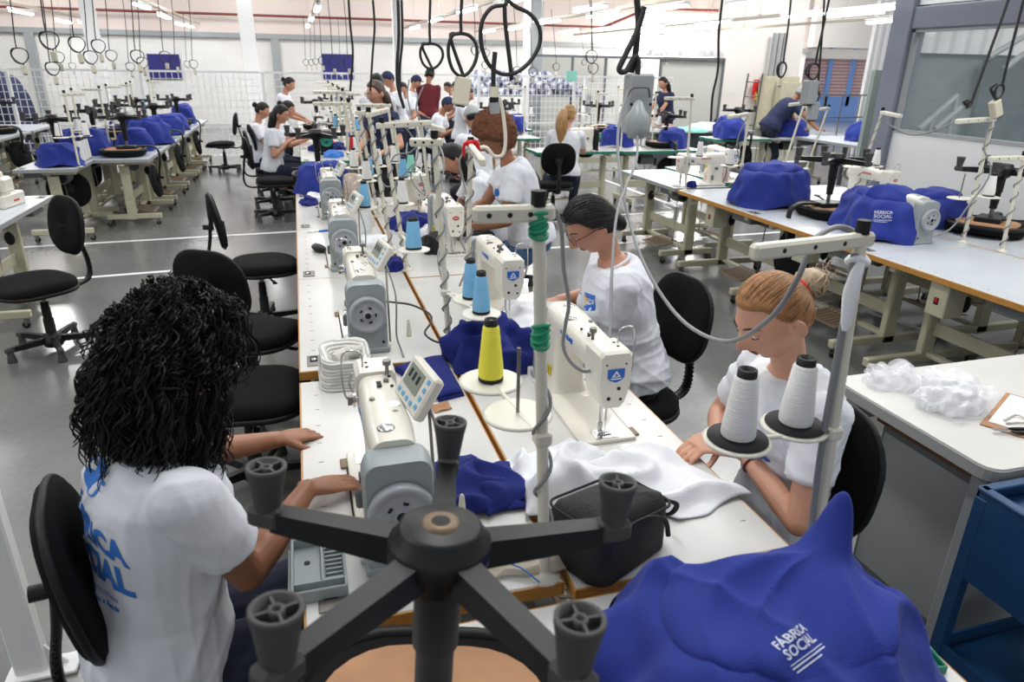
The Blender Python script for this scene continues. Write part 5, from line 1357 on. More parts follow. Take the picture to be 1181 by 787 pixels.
rc = [(4.35, 9.45, .40, .36, .30, 'cover behind the green-wheeled machine'), (5.1, 9.2, .50, .36, .26, 'cover under the hanging socket box'), (2.75, 11.4, .36, .36, .30, 'cover left of the ponytailed worker'), (3.5, 11.9, .40, .34, .28, 'cover behind the ponytailed worker'), (3.1, 12.9, .3, .3, .28, 'cover far behind the green tables'), (6.75, 10.35, .62, .36, .34, 'square-sided cover before the grey partition'), (8.0, 10.4, .44, .36, .30, 'cover left of the leaning man'), (8.6, 9.35, .56, .40, .32, 'cover on the leaning man\'s long table'), (8.3, 8.75, .36, .3, .22, 'cover at the near end of the long table')]
for k, (x, y, L, W, H, lb) in enumerate(rc): cover('royal blue ' + lb, x, y, L, W, H, k * .9, 40 + k, cg, nu=56, nr=20, z=TOP if x < 8.2 else .80)

# logo print on covers
def logo(target, c, right, up, s, m='print_white'):
    sh = [(text_mesh('FÁBRICA', .30 * s, .008 * s), 0, .16 * s), (text_mesh('SOCIAL', .34 * s, .008 * s), 0, -.12 * s), (quad_mesh(1.2 * s, .022 * s, 14, 1), 0, -.34 * s), (quad_mesh(1.2 * s, .035 * s, 14, 1), 0, -.42 * s), (quad_mesh(.9 * s, .035 * s, 14, 1), -.1 * s, -.52 * s)]
    return decal('logo_print', sh, target, m, c, right, up)

# ------------------------------------------------------------------ thread poles
def top_from(base, px, py):
    best = None
    for k in range(400):
        z = 1.0 + k * .003
        if abs(z - CAMH) < .02: continue
        q = atz(px, py, z); d = (q - Vector((base[0], base[1], z))).length
        if best is None or d < best[0]: best = (d, q)
    return best[1]
def stand_px(name_lab, bpx, tpx, armpx=None, zb=TOP, wrap=False, spools=(), cones=(), g='thread stands', arm_len=.3, arm_dir=180, spz=.3, ms=1.0, h=None, dr=.07):
    base = atz(*bpx, zb); top = top_from(base, *tpx) if tpx else base + V(0, 0, h)
    if (V(top.x, top.y, 0) - V(base.x, base.y, 0)).length > .16: d = V(top.x - base.x, top.y - base.y, 0).normalized() * .12; top = V(base.x + d.x, base.y + d.y, top.z)
    if armpx:
        e = atz(*armpx, top.z); arm_dir = math.degrees(math.atan2(e.y - top.y, e.x - top.x)); arm_len = min(.55, (V(e.x, e.y, 0) - V(top.x, top.y, 0)).length + .03)
    sd = []
    hz = top.z - base.z
    clamp = base + (top - base) * (spz / hz)
    for s in spools:
        if len(s) == 2 and abs(s[0]) > 360 - 0 or (len(s) == 3): e = atz(s[0], s[1], clamp.z); v = e - clamp; sd.append((math.degrees(math.atan2(v.y, v.x)), min(.34, V(v.x, v.y, 0).length)))
        else: sd.append(s)
    t, outs = stand('thread_stand', name_lab, base, hz, arm_dir, arm_len, (top.x - base.x, top.y - base.y), wrap, spz, sd, g, mb_scale=ms, disc_r=dr)
    return t, outs, base, top
CONES = {}
def cone(kind, loc, label, g='thread cones', R=.034, h=.135, r=.021, pad=False):
    key = (kind, R, h, pad)
    if key not in CONES: CONES[key] = Proto(make_cone('cone_' + kind, R, h, r, True, pad))
    return CONES[key].put(loc, random.uniform(0, 6), label, g)
def tape(st, base, top, f, m='tape'):
    c = V(0, 0, 0) + (top - base) * f; b = MB().mat(m); d = (top - base).normalized()
    b.cyl(c - d * .018, c + d * .018, .0145, n=12)
    for k in range(4): b.tube([c + V(.016 * math.cos(a), .016 * math.sin(a), (k - 1.5) * .012 + .006 * math.sin(a + k)) for a in [2 * PI * q / 12 for q in range(12)]], .004, 5, closed=True)
    b.obj('tape_binding', None, st)
t1, o1_, b1, tp1 = stand_px('off-white thread pole with green tape nearest the camera, holding the yellow cone', (628, 665), (621, 238), (545, 240), wrap=False, spools=((566, 440, 0), (597, 478, 0)), spz=.35, ms=1.1, dr=.075)
tape(t1, b1, tp1, .96); tape(t1, b1, tp1, .70)
b = MB().mat('cable'); pts = []
for i in range(49): f = i / 48; a = f * 3.2 * 2 * PI; pts.append((tp1 - b1) * (.02 + f * .55) + V(math.cos(a), math.sin(a), 0) * .018)
b.tube(pts, .0042, 5); b.obj('spiral_cable', None, t1)
cone('yellow', o1_[0], 'bright yellow thread cone beside the taped pole', None, .030, .14, .019)
t2, o2_, b2, tp2 = stand_px('off-white thread pole in front of the woman with the bun, holding two white cones', (940, 630), (994, 270), (868, 284), spools=((850, 508, 0), (916, 492, 0)), spz=.305, ms=1.15, dr=.072)
for o_, lb in zip(o2_, ('left', 'right')): cone('white', o_, 'white thread cone on black felt, the %s one before the woman with the bun' % lb, 'white cones before the woman with the bun', .037, .15, .025, True)
b = MB().mat('cable'); b.tube([(tp2 - b2) * f + V(-.02 - .006 * math.sin(f * 5), -.004, 0) for f in [k / 20 for k in range(1, 20)]], .008, 8); b.obj('pole_cable', None, t2)
b = MB().mat('whitefab'); cc = (tp2 - b2) * .93; b.tube([cc + V(.018 * math.cos(a), .018 * math.sin(a), .006 * math.sin(2 * a)) for a in [2 * PI * q / 12 for q in range(12)]], .008, 6, closed=True); b.tube(smooth_path([cc + V(-.01, -.02, 0), cc + V(-.03, -.03, -.05), cc + V(-.025, -.03, -.14)], 4), [.008, .010, .012, .012, .014, .014, .012, .010, .006], 6, flat=.4); b.obj('tied_rag', None, t2)
t3, o3, b3, tp3 = stand_px('wrapped off-white thread pole behind the folded blue cloth, second in the centre row', (518, 398), (501, 160), (472, 160), wrap=True, spools=((543, 345, 0), (555, 362, 0)), spz=.22, dr=.07)
for o_, lb in zip(o3, ('left', 'right')): cone('blue', o_, 'sky blue thread cone, %s of the pair before the woman with glasses' % lb, 'sky blue cones', .032, .14, .021)
t4, o4, b4, tp4 = stand_px('off-white thread pole with a red rag on its top, before the woman with the afro', (539, 352), (543, 166), (562, 190), wrap=True, spools=(), spz=.3)
b = MB().mat('red'); cc = (tp4 - b4); b.ell(cc + V(0, 0, .004), (.026, .022, .018), 10, 8); b.tube(smooth_path([cc, cc + V(-.03, -.01, .0), cc + V(-.035, -.012, -.05)], 4), .012, 6, flat=.5); b.tube(smooth_path([cc, cc + V(.02, -.02, .01), cc + V(.03, -.02, -.03)], 4), .012, 6, flat=.5); b.obj('red_rag', None, t4)
t5, o5, b5, tp5 = stand_px('wrapped off-white thread pole beside the pair of sky blue cones farther back', (470, 312), (440, 142), (497, 139), wrap=True, spools=((484, 300, 0), (502, 312, 0)), spz=.2)
for o_, lb in zip(o5, ('left', 'right')): cone('blue', o_, 'sky blue thread cone, %s of the farther pair' % lb, 'sky blue cones', .032, .14, .021)
more = [((452, 292), (425, 130), (455, 122), True, 'behind the speckled bundle'), ((436, 250), (414, 128), (440, 126), True, 'third along the centre seam'), ((500, 262), (485, 140), (520, 150), False, 'before the long-haired woman'), ((428, 232), (402, 118), None, False, 'fourth along the centre seam'), ((470, 240), (453, 139), (497, 139), False, 'with the long level arm'), ((415, 205), (395, 105), None, False, 'fifth along the centre seam'), ((462, 218), (447, 120), None, False, 'left of the woman in navy and glasses')]
for k, (bp, tpx, ap, wr, lb) in enumerate(more):
    tt, oo, bb_, tt_ = stand_px('off-white thread pole ' + lb, bp, tpx, ap, wrap=wr, spools=((20 + 70 * k, .12), (200 + 50 * k, .12)) if k not in (2,) else (), spz=.28)
    for j, o_ in enumerate(oo): cone(['white', 'blue', 'red', 'white', 'green', 'white', 'white'][k] if j == 0 else ['blue', 'white', 'white', 'white', 'blue', 'red', 'white'][k], o_, '%s %s thread cone, pole %s' % (['first', 'second'][j], [['white', 'sky blue', 'red', 'white', 'mint green', 'white', 'white'][k], ['sky blue', 'white', 'white', 'white', 'sky blue', 'red', 'white'][k]][j], lb), 'thread cones along the centre seam')
# farther stands, copied
def make_stand2():
    t, _ = stand('thread_stand', 'thread stand', (0, 0, 0), .72, 0, .22, (0, 0), False, .3, ((10, .12), (190, .12)))
    return t
S2 = Proto(make_stand2())
far = []
for k, y in enumerate((8.7, 9.3, 9.9, 10.6, 11.3, 12.0, 12.8, 13.6)): far.append((.54 + .02 * (k % 2), y, 'centre green tables, %s back' % ['first', 'second', 'third', 'fourth', 'fifth', 'sixth', 'seventh', 'eighth'][k], 180 if k % 2 else 0))
for k, y in enumerate((8.3, 8.95, 9.7, 10.5, 11.2, 12.0, 12.8, 13.7)): far.append((-2.22 - .1 * (k % 2), y, 'left block, %s back' % ['first', 'second', 'third', 'fourth', 'fifth', 'sixth', 'seventh', 'eighth'][k], 90 * (k % 3)))
for k, y in enumerate((9.9, 11.0, 12.1)): far.append((-4.5, y, 'far left block, %s' % ['nearest', 'middle', 'farthest'][k], 0))
for k, (x, y, lb) in enumerate(((3.95, 9.3, 'ponytailed worker\'s table, left'), (4.3, 9.2, 'ponytailed worker\'s table, right'), (4.75, 9.15, 'table under the hanging box'), (3.0, 11.1, 'table left of the ponytailed worker'), (3.5, 11.2, 'rear of the ponytailed worker'), (4.6, 11.5, 'table under the fence bundles'), (5.3, 11.6, 'table before the mesh panel'), (3.6, 12.5, 'farthest right green table'))): far.append((x, y, lb, 45 * k))
for x, y, lb, a in far:
    S2.put((x, y, TOP), rad(a + (int(x * 53 + y * 31) % 9) * 9), 'off-white thread pole, ' + lb, 'farther thread stands')
    for j, s in enumerate((10, 190)):
        if (hash_ := (int(x * 37 + y * 91) + j) % 4) != 0:
            d = rad(s + a); cone('white' if hash_ < 3 or x > 1 else 'blue', (x + .12 * math.cos(d), y + .12 * math.sin(d), TOP + .306), '%s thread cone, %s side of pole at %s' % ('white' if hash_ < 3 or x > 1 else 'sky blue', ['one', 'other'][j], lb), 'cones on the farther stands')
# right side poles
for k, (bp, tpx, ap, wr, lb) in enumerate((((1110, 280), (1146, 135), (1102, 138), True, 'wrapped in grey cable before the office window'), ((1155, 290), (1181, 180), None, True, 'at the right picture edge'), ((982, 232), (1018, 128), (1052, 135), True, 'between the two right covers'), ((850, 232), (864, 130), (835, 134), False, 'behind the rounded blue cover'), ((790, 220), (798, 112), None, False, 'left of the small cream machine'), ((900, 205), (940, 118), (905, 120), False, 'near the leaning man'), ((930, 195), (964, 124), (935, 126), False, 'right of the leaning man'))):
    tt, oo, b_, t_ = stand_px('off-white thread pole ' + lb, bp, tpx, ap, wrap=wr, spools=((0, .12), (180, .12)) if k in (0, 2, 3, 4) else (), spz=.3, g='right-hand thread stands')
    for j, o_ in enumerate(oo):
        if (k + j) % 2 == 0: cone('white', o_, 'white thread cone on the pole ' + lb, 'thread cones on the right')
cone('white', (4.7, 9.3, TOP), 'white thread cone standing on the green-edged table', 'thread cones on the right'); cone('white', (4.5, 9.35, TOP), 'white thread cone beside the one standing on the green-edged table', 'thread cones on the right')
cone('red', (2.95, 11.35, TOP + .2), 'red thread cone among the left green tables', 'thread cones on the right')
for k in range(3): cone('white', atz(104 + k * 3, 165, TOP + .1) if False else (-2.3 + .0, 8.75 + k * .12, TOP), 'tall white thread cone %s in the left block' % ['nearest', 'between two others', 'farthest of three'][k], 'tall white cones', .04, .22, .028)
# logos on the covers
logo(bigc, atz(912, 745, .93), V(.95, .32, 0), V(-.30, .80, .45), .068)
logo(c2, atz(1023, 242, 1.0), V(.75, -.55, 0), V(.3, .3, .9), .09)

# ================================================================== hanging cables
def loop_cable(label, px, py, rpx, Y, topx=None, turns=1.25, th=None, plug='socket', m='bcable', tail=0, g='hanging cables', R=.10, squash=1.0, ztop=2.72, plug_s=1.0, plug_tilt=0):
    c = aty(px, py, Y); D = c.length; r = rpx / FPX * Y * .98
    th = th or .006
    top = aty(topx if topx is not None else px, 0, Y); top.z = ztop if ztop > c.z + r + .1 else c.z + r + .4
    t = thing('hanging_cable', label, 'cable', (c.x, c.y, c.z), 0, g); pts = []
    tp = top - c
    st = V(-r * .15, 0, r * squash)
    pts += [tp, tp.lerp(st, .5) + V(.01, 0, 0), tp.lerp(st, .9)]
    n = int(14 * turns)
    for k in range(n + 1):
        a = PI / 2 + .15 + 2 * PI * turns * k / n; q = 1 + .06 * math.sin(k * 1.3)
        pts.append(V(r * q * math.cos(a), .012 * k / n * 3, r * squash * q * math.sin(a)))
    end = V(.1 * r, .03, -r * squash - .02 - tail); pts += [end + V(0, 0, .015), end]
    b = MB().mat(m); b.tube(smooth_path(pts, 4), th, 6); b.obj('cable_loop', None, t)
    if plug:
        b = MB().mat(plug); b.xf(Matrix.Translation(end) @ Matrix.Rotation(plug_tilt, 4, 'Y')); b.box((0, 0, -.03 * plug_s), (.04 * plug_s, .032 * plug_s, .07 * plug_s), .006); b.mat('hole'); b.box((0, 0, -.068 * plug_s), (.022 * plug_s, .018 * plug_s, .008)); b.obj('plug_socket', None, t)
    return t
# big ones in the middle
loop_cable('thick black cable in the biggest round loop, hanging at the top middle', 589, 45, 36, 3.3, 600, 1.0, .010, None, ztop=2.6, g=None)
c0 = aty(569, 90, 3.3)
t = thing('hanging_socket', 'beige cylindrical cable socket with a black collar above the afro hairdo', 'cable socket', (c0.x, c0.y, c0.z))
e = aty(569, 108, 3.3) - c0; b = MB().mat('bcable'); b.tube([aty(571, 60, 3.3) - c0, aty(569, 80, 3.3) - c0, e], .011, 8); b.obj('cable', None, t)
b = MB().mat('socket'); b.cyl(aty(570, 100, 3.3) - c0, aty(570, 113, 3.3) - c0, .020, n=16); b.mat('black'); b.cyl(aty(570, 112, 3.3) - c0, aty(570, 119, 3.3) - c0, .021, n=16); b.mat('greymetal'); b.cyl(aty(570, 118, 3.3) - c0, aty(571, 131, 3.3) - c0, .026, .022, n=16); b.obj('socket_body', None, t)
loop_cable('thick black cable in a tall narrow loop with a large beige socket', 534, 62, 17, 3.6, 537, 1.1, .009, 'socket', squash=1.3, g=None, plug_s=1.9, plug_tilt=.15)
loop_cable('black cable in a round loop, third from the biggest loop', 498, 64, 13, 4.2, 497, 1.1, .008, None, g=None)
cl = [(22, 64, 7), (56, 46, 8), (60, 79, 6), (67, 66, 5), (88, 51, 7), (104, 66, 6), (113, 53, 6), (128, 64, 5), (83, 76, 3), (150, 77, 4), (158, 65, 6), (164, 72, 5), (190, 65, 5), (203, 71, 4), (216, 74, 3), (223, 74, 4), (353, 72, 3), (359, 72, 3), (364, 71, 3), (372, 70, 4), (385, 72, 5), (393, 80, 3), (402, 72, 5), (549, 58, 5), (561, 61, 4), (560, 75, 4), (615, 83, 5), (642, 77, 4), (674, 72, 3), (683, 65, 7), (685, 79, 6), (738, 75, 4), (770, 68, 3), (597, 82, 5)]
dl = ['leftmost of all', 'doubled, at the left', 'long twisted one, low at the left', 'small, beside the twisted one', 'left of the first white pillar', 'large, before the first white pillar', 'on the first white pillar', 'just right of the first white pillar', 'thin, with a low plug', 'small double, before the left blue board', 'double, left of the left blue board', 'overlapping the double one', 'in front of the left blue board', 'right part of the left blue board', 'just right of the left blue board', 'second right of the left blue board', 'first of the far cluster', 'second of the far cluster', 'third of the far cluster', 'at the left edge of the right blue board', 'over the left half of the right blue board', 'mid right blue board', 'over the right half of the right blue board', 'small, below the far lights', 'small, right of the tall narrow loop', 'small and low, left of the grey pillar', 'by the red fire extinguisher mark', 'over the left of the checked bundles', 'thin, over the checked bundles', 'upper of the pair over the bundles', 'lower of the pair over the bundles', 'small, right of the socket box', 'thin, before the pale partition', 'ringed, near the white fence']
for (px, py, r), lb in zip(cl, dl): loop_cable('thin black looped cable ' + lb, px, py, r,   .062 * FPX / r, px - 8 + (px % 5), 1.4, .0048, 'socket', g='looped cables over the rows')
loop_cable('black looped cable with pale plug hanging right of the partition', 903, 80, 6, 7.5, 911, 1.4, .011, 'socket', squash=1.5, g=None, plug_s=1.3)
loop_cable('black looped cable hanging with a four-way socket before the open doorway', 940, 82, 9, 4.6, 957, 1.3, .008, 'greymetal', squash=1.1, g=None, plug_s=2.4)
loop_cable('black cable ring with a second socket low before the doorway', 943, 111, 6, 4.6, 941, 1.2, .007, 'greymetal', g=None, plug_s=1.8)
loop_cable('black looped cable before the office window, lower one', 1121, 119, 5, 3.4, 1172, 1.2, .008, 'glass', squash=.7, g=None, plug_s=1.2)
loop_cable('black round-looped cable with beige plug at the office window', 1155, 105, 10, 3.4, 1176, 1.2, .008, 'socket', g=None, plug_s=1.5, plug_tilt=-.5)
def px_cable(name, label, P, r, m='cable', g=None):
    pts = [aty(*p) for p in P]; b = MB().mat(m); b.tube(smooth_path(pts, 6), r, 8); o = b.obj(name); tag(o, label, 'cable', g); return o
for px0, px1, lb in ((404, 405, 'left of the centre'), (432, 428, 'behind the woman in navy and glasses'), (857, 826, 'long, forked, before the partition')):
    px_cable('straight_cable', 'straight black hanging cable ' + lb, [(px0 - 2, 0, 6), (px0, 30, 6), (px1 + 2, 60, 6), (px1, 90, 6), (px1 - 1, 105, 6)] if px0 != 857 else [(833, 0, 5), (829, 40, 5), (828, 80, 5), (822, 110, 5), (820, 140, 5)], .009, 'bcable')
px_cable('straight_cable', 'black cable bundle beside the central white pole', [(459, 0, 4.5), (460, 40, 4.5), (458, 75, 4.5), (459, 100, 4.5), (466, 125, 4.5)], .010, 'bcable')
px_cable('straight_cable', 'second strand of the black cable bundle beside the central white pole', [(463, 0, 4.55), (464, 45, 4.55), (461, 80, 4.55), (462, 110, 4.55)], .008, 'bcable')
# grey socket box on thick cables
bx = aty(735, 120, 2.9)
t = thing('hanging_socket_box', 'grey hanging power box with a large grey plug and its cord, right of centre', 'socket box', bx)
b = MB().mat('greymetal'); b.box((0, 0, 0), (.115, .07, .245), .008); b.obj('box_body', None, t)
b = MB().mat('hole')
for s in (-1, 1): b.cyl((s * .045, -.036, .0), (s * .045, -.034, .0), .007, n=10)
b.obj('box_screws', None, t)
b = MB().mat('motor'); b.lathe([(.0, -.07), (.035, -.065), (.05, -.03), (.052, .02), (.03, .05), (.015, .085), (0, .09)], (-.03, -.075, -.07), 20); b.obj('big_plug', None, t)
b = MB().mat('dkgrey'); b.tube(smooth_path([(-.075, -.045, .03), (-.055, -.055, .065), (0, -.058, .07), (.02, -.055, .065), (.035, -.045, .03)], 5), .005, 6); b.obj('clip', None, t)
px_cable('thick_cable', 'thick black cable bent back on itself above the grey power box', [(733, -20, 2.9), (736, 25, 2.9), (733, 60, 2.9), (728, 84, 2.9)], .013, 'bcable')
px_cable('thick_cable', 'thick dark cable forming a long hairpin above the grey power box', [(743, 8, 2.88), (735, 35, 2.88), (722, 62, 2.88), (714, 80, 2.88), (722, 82, 2.88), (732, 66, 2.88), (736, 70, 2.88), (735, 88, 2.88)], .012, 'bcable')
px_cable('grey_cable', 'long grey cord sagging from the power box to the right-hand white pole', [(724, 105, 2.8), (713, 150, 2.7), (715, 200, 2.5), (727, 260, 2.3), (748, 315, 2.05), (785, 368, 1.8), (835, 394, 1.42), (885, 370, 1.2), (918, 325, 1.12), (932, 290, 1.12), (940, 275, 1.13), (965, 262, 1.16), (985, 268, 1.16), (990, 285, 1.15)], .0058)
px_cable('grey_cable', 'grey cord from the power box to the nearest blue-badged machine, looping at its head', [(735, 155, 2.8), (734, 185, 2.6), (722, 215, 2.4), (711, 250, 2.2), (706, 310, 2.0), (704, 370, 1.86), (700, 405, 1.78), (680, 428, 1.72), (662, 422, 1.70), (650, 402, 1.68), (652, 375, 1.64), (656, 350, 1.60), (650, 310, 1.55), (648, 270, 1.5), (640, 242, 1.45), (628, 234, 1.44)], .0052)
px_cable('black_cable', 'black cord with plug crossing the left and right table tops', [(444, 348, 3.05), (455, 349, 2.98), (475, 352, 2.9), (495, 362, 2.75), (497, 372, 2.68), (490, 385, 2.6), (505, 395, 2.5), (520, 392, 2.5)], .0045, 'bcable')

for P_, lb, m_, r_ in (
    ([(472, 92, 5.2), (470, 110, 5.1), (474, 130, 5.0), (482, 160, 4.9), (474, 175, 4.9), (455, 180, 4.9), (447, 200, 4.9)], 'looping down left of the level arm', 'cable', .005),
    ([(488, 100, 4.6), (480, 125, 4.5), (492, 150, 4.4), (503, 163, 4.2), (512, 185, 3.9), (508, 230, 3.7), (515, 262, 3.5), (505, 295, 3.3), (512, 330, 3.1)], 'winding down before the long-haired woman', 'cable', .005),
    ([(543, 168, 3.4), (530, 185, 3.4), (536, 215, 3.4), (545, 245, 3.3), (532, 275, 3.2), (540, 300, 3.1), (530, 330, 3.0)], 'waving down the pole with the red rag', 'cable', .005),
    ([(576, 112, 3.4), (580, 130, 3.4), (583, 160, 3.4), (580, 178, 3.4), (570, 180, 3.4), (560, 170, 3.4), (545, 173, 3.4)], 'pale, bent in a hook in front of the afro', 'pole', .009),
    ([(437, 145, 4.4), (428, 160, 4.4), (432, 190, 4.3), (445, 215, 4.2), (462, 205, 4.2), (476, 190, 4.2)], 'slack between two poles of the centre seam', 'cable', .0045),
    ([(455, 140, 4.6), (470, 150, 4.6), (482, 175, 4.5), (474, 205, 4.5), (490, 225, 4.4), (484, 200, 4.4)], 'curled under the long level arm', 'cable', .0045),
    ([(1102, 140, 3.9), (1075, 152, 4.0), (1048, 155, 4.2), (1022, 142, 4.4)], 'sagging between two poles before the office window', 'cable', .006),
    ([(1143, 140, 3.5), (1135, 170, 3.45), (1142, 200, 3.4), (1115, 240, 3.4), (1095, 265, 3.4), (1068, 276, 3.4)], 'trailing from the wrapped pole to the draped cover', 'cable', .005),
    ([(862, 135, 5.2), (850, 165, 5.2), (855, 200, 5.2), (840, 215, 5.3)], 'hanging by the rounded blue cover', 'cable', .005)):
    px_cable('grey_cable', 'grey cable ' + lb, P_, r_, m_)
# ================================================================== objects on the tables
def onto(px, py, z=TOP): return atz(px, py, z)
# ribbed towels
def towel(label, x, y, L, W, H, n, seed):
    t = thing('towel_stack', label, 'towel', (x, y, TOP)); b = MB().mat('ribtowel'); rings = []
    m = 40
    for j in range(21):
        g = j / 20
        if j <= 15: f = 1 - .10 * (g / .75) + .03 * math.sin(g * 40); z = H * g / .75
        else: q = (j - 15) / 5; f = (.90) * (1 - .42 * q); z = H * (1 - .25 * q ** 2 if q < .6 else .91 - .7 * (q - .6))
        rings.append([V(px_ * f + .008 * wob((px_ * 8, py_ * 8, z * 9), seed, 1), py_ * f + .008 * wob((px_ * 8, py_ * 8, z * 9), seed + 4, 1), max(0.002, z + .012 * wob((px_ * 5, py_ * 5, 0), seed, 1) * min(1, z * 20))) for px_, py_ in rrect(L, W, .05, 9)])
    b.loft(rings); b.obj('folded_towels', None, t)
    b = MB().mat('towel'); rr = []
    for k in range(3): b.tube(smooth_path([V(-L * .2 + .05 * k, -W * .15 + .03 * k, H * .82), V(0, .0, H * .87), V(L * .18, W * .12, H * .83)], 5), .018, 8)
    b.obj('inner_fold', None, t)
    return t
towel('stack of white ribbed towels between the first two grey-wheeled machines', .085, 2.33, .19, .24, .115, 8, 3)
def folded(name, label, cat, px4, m, layers=3, h=.018, seed=0, g=None, z0=TOP):
    A = [onto(*p, z0) for p in px4]; cx = sum(A, V(0, 0, 0)) / 4
    t = thing(name, label, cat, (cx.x, cx.y, z0), 0, g)
    for k in range(layers):
        b = MB().mat(m); s = 1 - .03 * k
        q = [V((a.x - cx.x) * s + .004 * math.sin(k * 2 + i), (a.y - cx.y) * s, 0) for i, a in enumerate(A)]
        def fn(u, v, q=q, k=k): p = q[0].lerp(q[1], u).lerp(q[3].lerp(q[2], u), v); e = min(u, 1 - u, v, 1 - v); p.z = .003 + h * (k + 1) - (h * .6 * (1 - min(1, e * 9)) ** 2) + .004 * wob((u * 3, v * 3, k), seed, 1); return p
        b.sheet(fn, 22, 22, h * .8); b.obj('folded_layer', None, t)
    return t
folded('folded_cloth', 'folded deep blue cloth lying flat between the two table rows', 'cloth', [(453, 428), (505, 465), (534, 458), (512, 414)], 'navyfab', 2, .014, 3)
folded('paper_slip', 'beige card under the corner of the folded blue cloth', 'card', [(497, 470), (500, 478), (520, 473), (516, 464)], 'mdf', 1, .004, 1)
cloth_poly('crumpled_cloth', 'crumpled deep blue cloth behind the upturned chair\'s star, before the control panel', 'cloth', [onto(485, 545), onto(545, 528), onto(612, 590), onto(500, 604)], TOP, 'navyfab', 5, .030, 40, lift=.02)
cloth_poly('crumpled_cloth', 'crumpled deep blue cloth right beside the white cloth', 'cloth', [onto(530, 540), onto(585, 536), onto(620, 580), onto(560, 600)], TOP, 'navyfab', 15, .030, 36, lift=.03)
cloth_poly('white_cloth', 'crumpled white cloth piled behind the black bag', 'cloth', [onto(585, 535), onto(660, 520), onto(730, 560), onto(610, 600)], TOP, 'whitefab', 7, .05, 46, lift=.035)
cloth_poly('white_cloth', 'white cloth spread to the table corner in front of the woman with the bun', 'cloth', [onto(640, 560), onto(735, 515), onto(862, 572), onto(790, 606)], TOP, 'whitefab', 9, .035, 46, lift=.03)
cloth_poly('white_cloth', 'white cloth held under the needle by the woman with glasses', 'cloth', [onto(580, 362), onto(612, 340), onto(655, 375), onto(612, 410)], TOP, 'whitefab', 10, .03, 40, lift=.03)
heap('crumpled_cloth', 'bunched deep blue cloth in front of the yellow cone', 'cloth', .62, 2.38, TOP, .30, .34, .15, 'navyfab', 6, .4, nu=60, nr=22, rough=.035)
heap('white_cloth', 'small crumpled white cloth by the milky bottle', 'cloth', .38, 4.35, TOP, .24, .3, .03, 'whitefab', 12, rough=.02)
heap('crumpled_cloth', 'small blue cloth by the wrapped pole in the left centre row', 'cloth', .43, 3.72, TOP, .10, .16, .06, 'navyfab', 14)
heap('crumpled_cloth', 'small blue triangle of cloth by the farthest left centre machine', 'cloth', .03, 5.75, TOP, .14, .2, .05, 'navyfab', 16)
heap('white_cloth', 'white cloth under the blue triangle of cloth', 'cloth', .12, 6.0, TOP, .22, .24, .03, 'whitefab', 18)
heap('crumpled_cloth', 'blue and white cloth on the right centre row before the pole', 'cloth', .68, 4.75, TOP, .30, .36, .09, 'navyfab', 19)
heap('white_cloth', 'white cloth piece on the right centre row', 'cloth', .80, 4.55, TOP, .2, .26, .05, 'whitefab', 20)
heap('speckled_bundle', 'speckled beige bundle standing upright by the control panel', 'cloth bundle', .36, 5.60, TOP, .20, .18, .24, 'granite', 21)
heap('crumpled_cloth', 'pale pile of cloth behind the small cream machine', 'cloth', 4.0, 6.25, TOP, .24, .2, .16, 'granite', 22)
heap('crumpled_cloth', 'blue scrap under the small cream machine', 'cloth', 3.52, 5.93, TOP, .1, .09, .06, 'navyfab', 23)
heap('mint_cloth', 'mint green cloth draped on the grey desk edge', 'cloth', 6.6, 11.4, TOP, .8, .35, .08, 'mint', 24)
heap('red_cloth', 'dark red cloth hanging by the woman with the afro', 'cloth', .98, 4.45, TOP, .14, .14, .14, 'maroon', 25)
heap('black_cloth', 'black strap roll by the second red-badged machine', 'cloth', .70, 4.05, TOP, .14, .2, .12, 'blackcloth', 26)
# bottle
t = thing('plastic_bottle', 'milky white plastic bottle standing in the left centre row', 'bottle', (onto(423, 268).x, onto(423, 268).y, TOP)); b = MB().mat('bottle'); b.lathe([(.034, 0), (.036, .01), (.036, .14), (.03, .17), (.014, .19), (.014, .205)], n=20); b.obj('bottle_body', None, t); b = MB().mat('paper'); b.lathe([(.016, .205), (.016, .23), (0, .231)], n=16); b.obj('cap', None, t)
# steel can
t = thing('steel_canister', 'steel canister behind the speckled bundle', 'canister', (.42, 6.15, TOP)); b = MB().mat('steel'); b.lathe([(.05, 0), (.05, .16), (.047, .165), (0, .165)], n=22); b.obj('can_body', None, t); MB().mat('black').lathe([(.052, .12), (.053, .13), (.052, .14)], n=22).obj('band', None, t)
# black tool like a mouse
p = onto(368, 290); t = thing('scissor_handle', 'black rounded hand tool lying beside the third grey-wheeled machine', 'hand tool', (p.x, p.y, TOP), rad(20)); b = MB().mat('black'); b.ell((0, 0, .022), (.036, .075, .022), 20, 10); b.obj('tool_body', None, t); MB().mat('greymetal').ell((0, .03, .038), (.012, .025, .008), 12, 6).obj('button', None, t)
p = onto(365, 268); t = thing('snips', 'small blue-handled snips by the third grey-wheeled machine', 'snips', (p.x, p.y, TOP), rad(10)); MB().mat('emblem_blue').box((.05, 0, .006), (.07, .022, .012), .004).obj('handle', None, t); MB().mat('steel').box((-.02, 0, .004), (.08, .008, .004), .001).obj('blade', None, t)
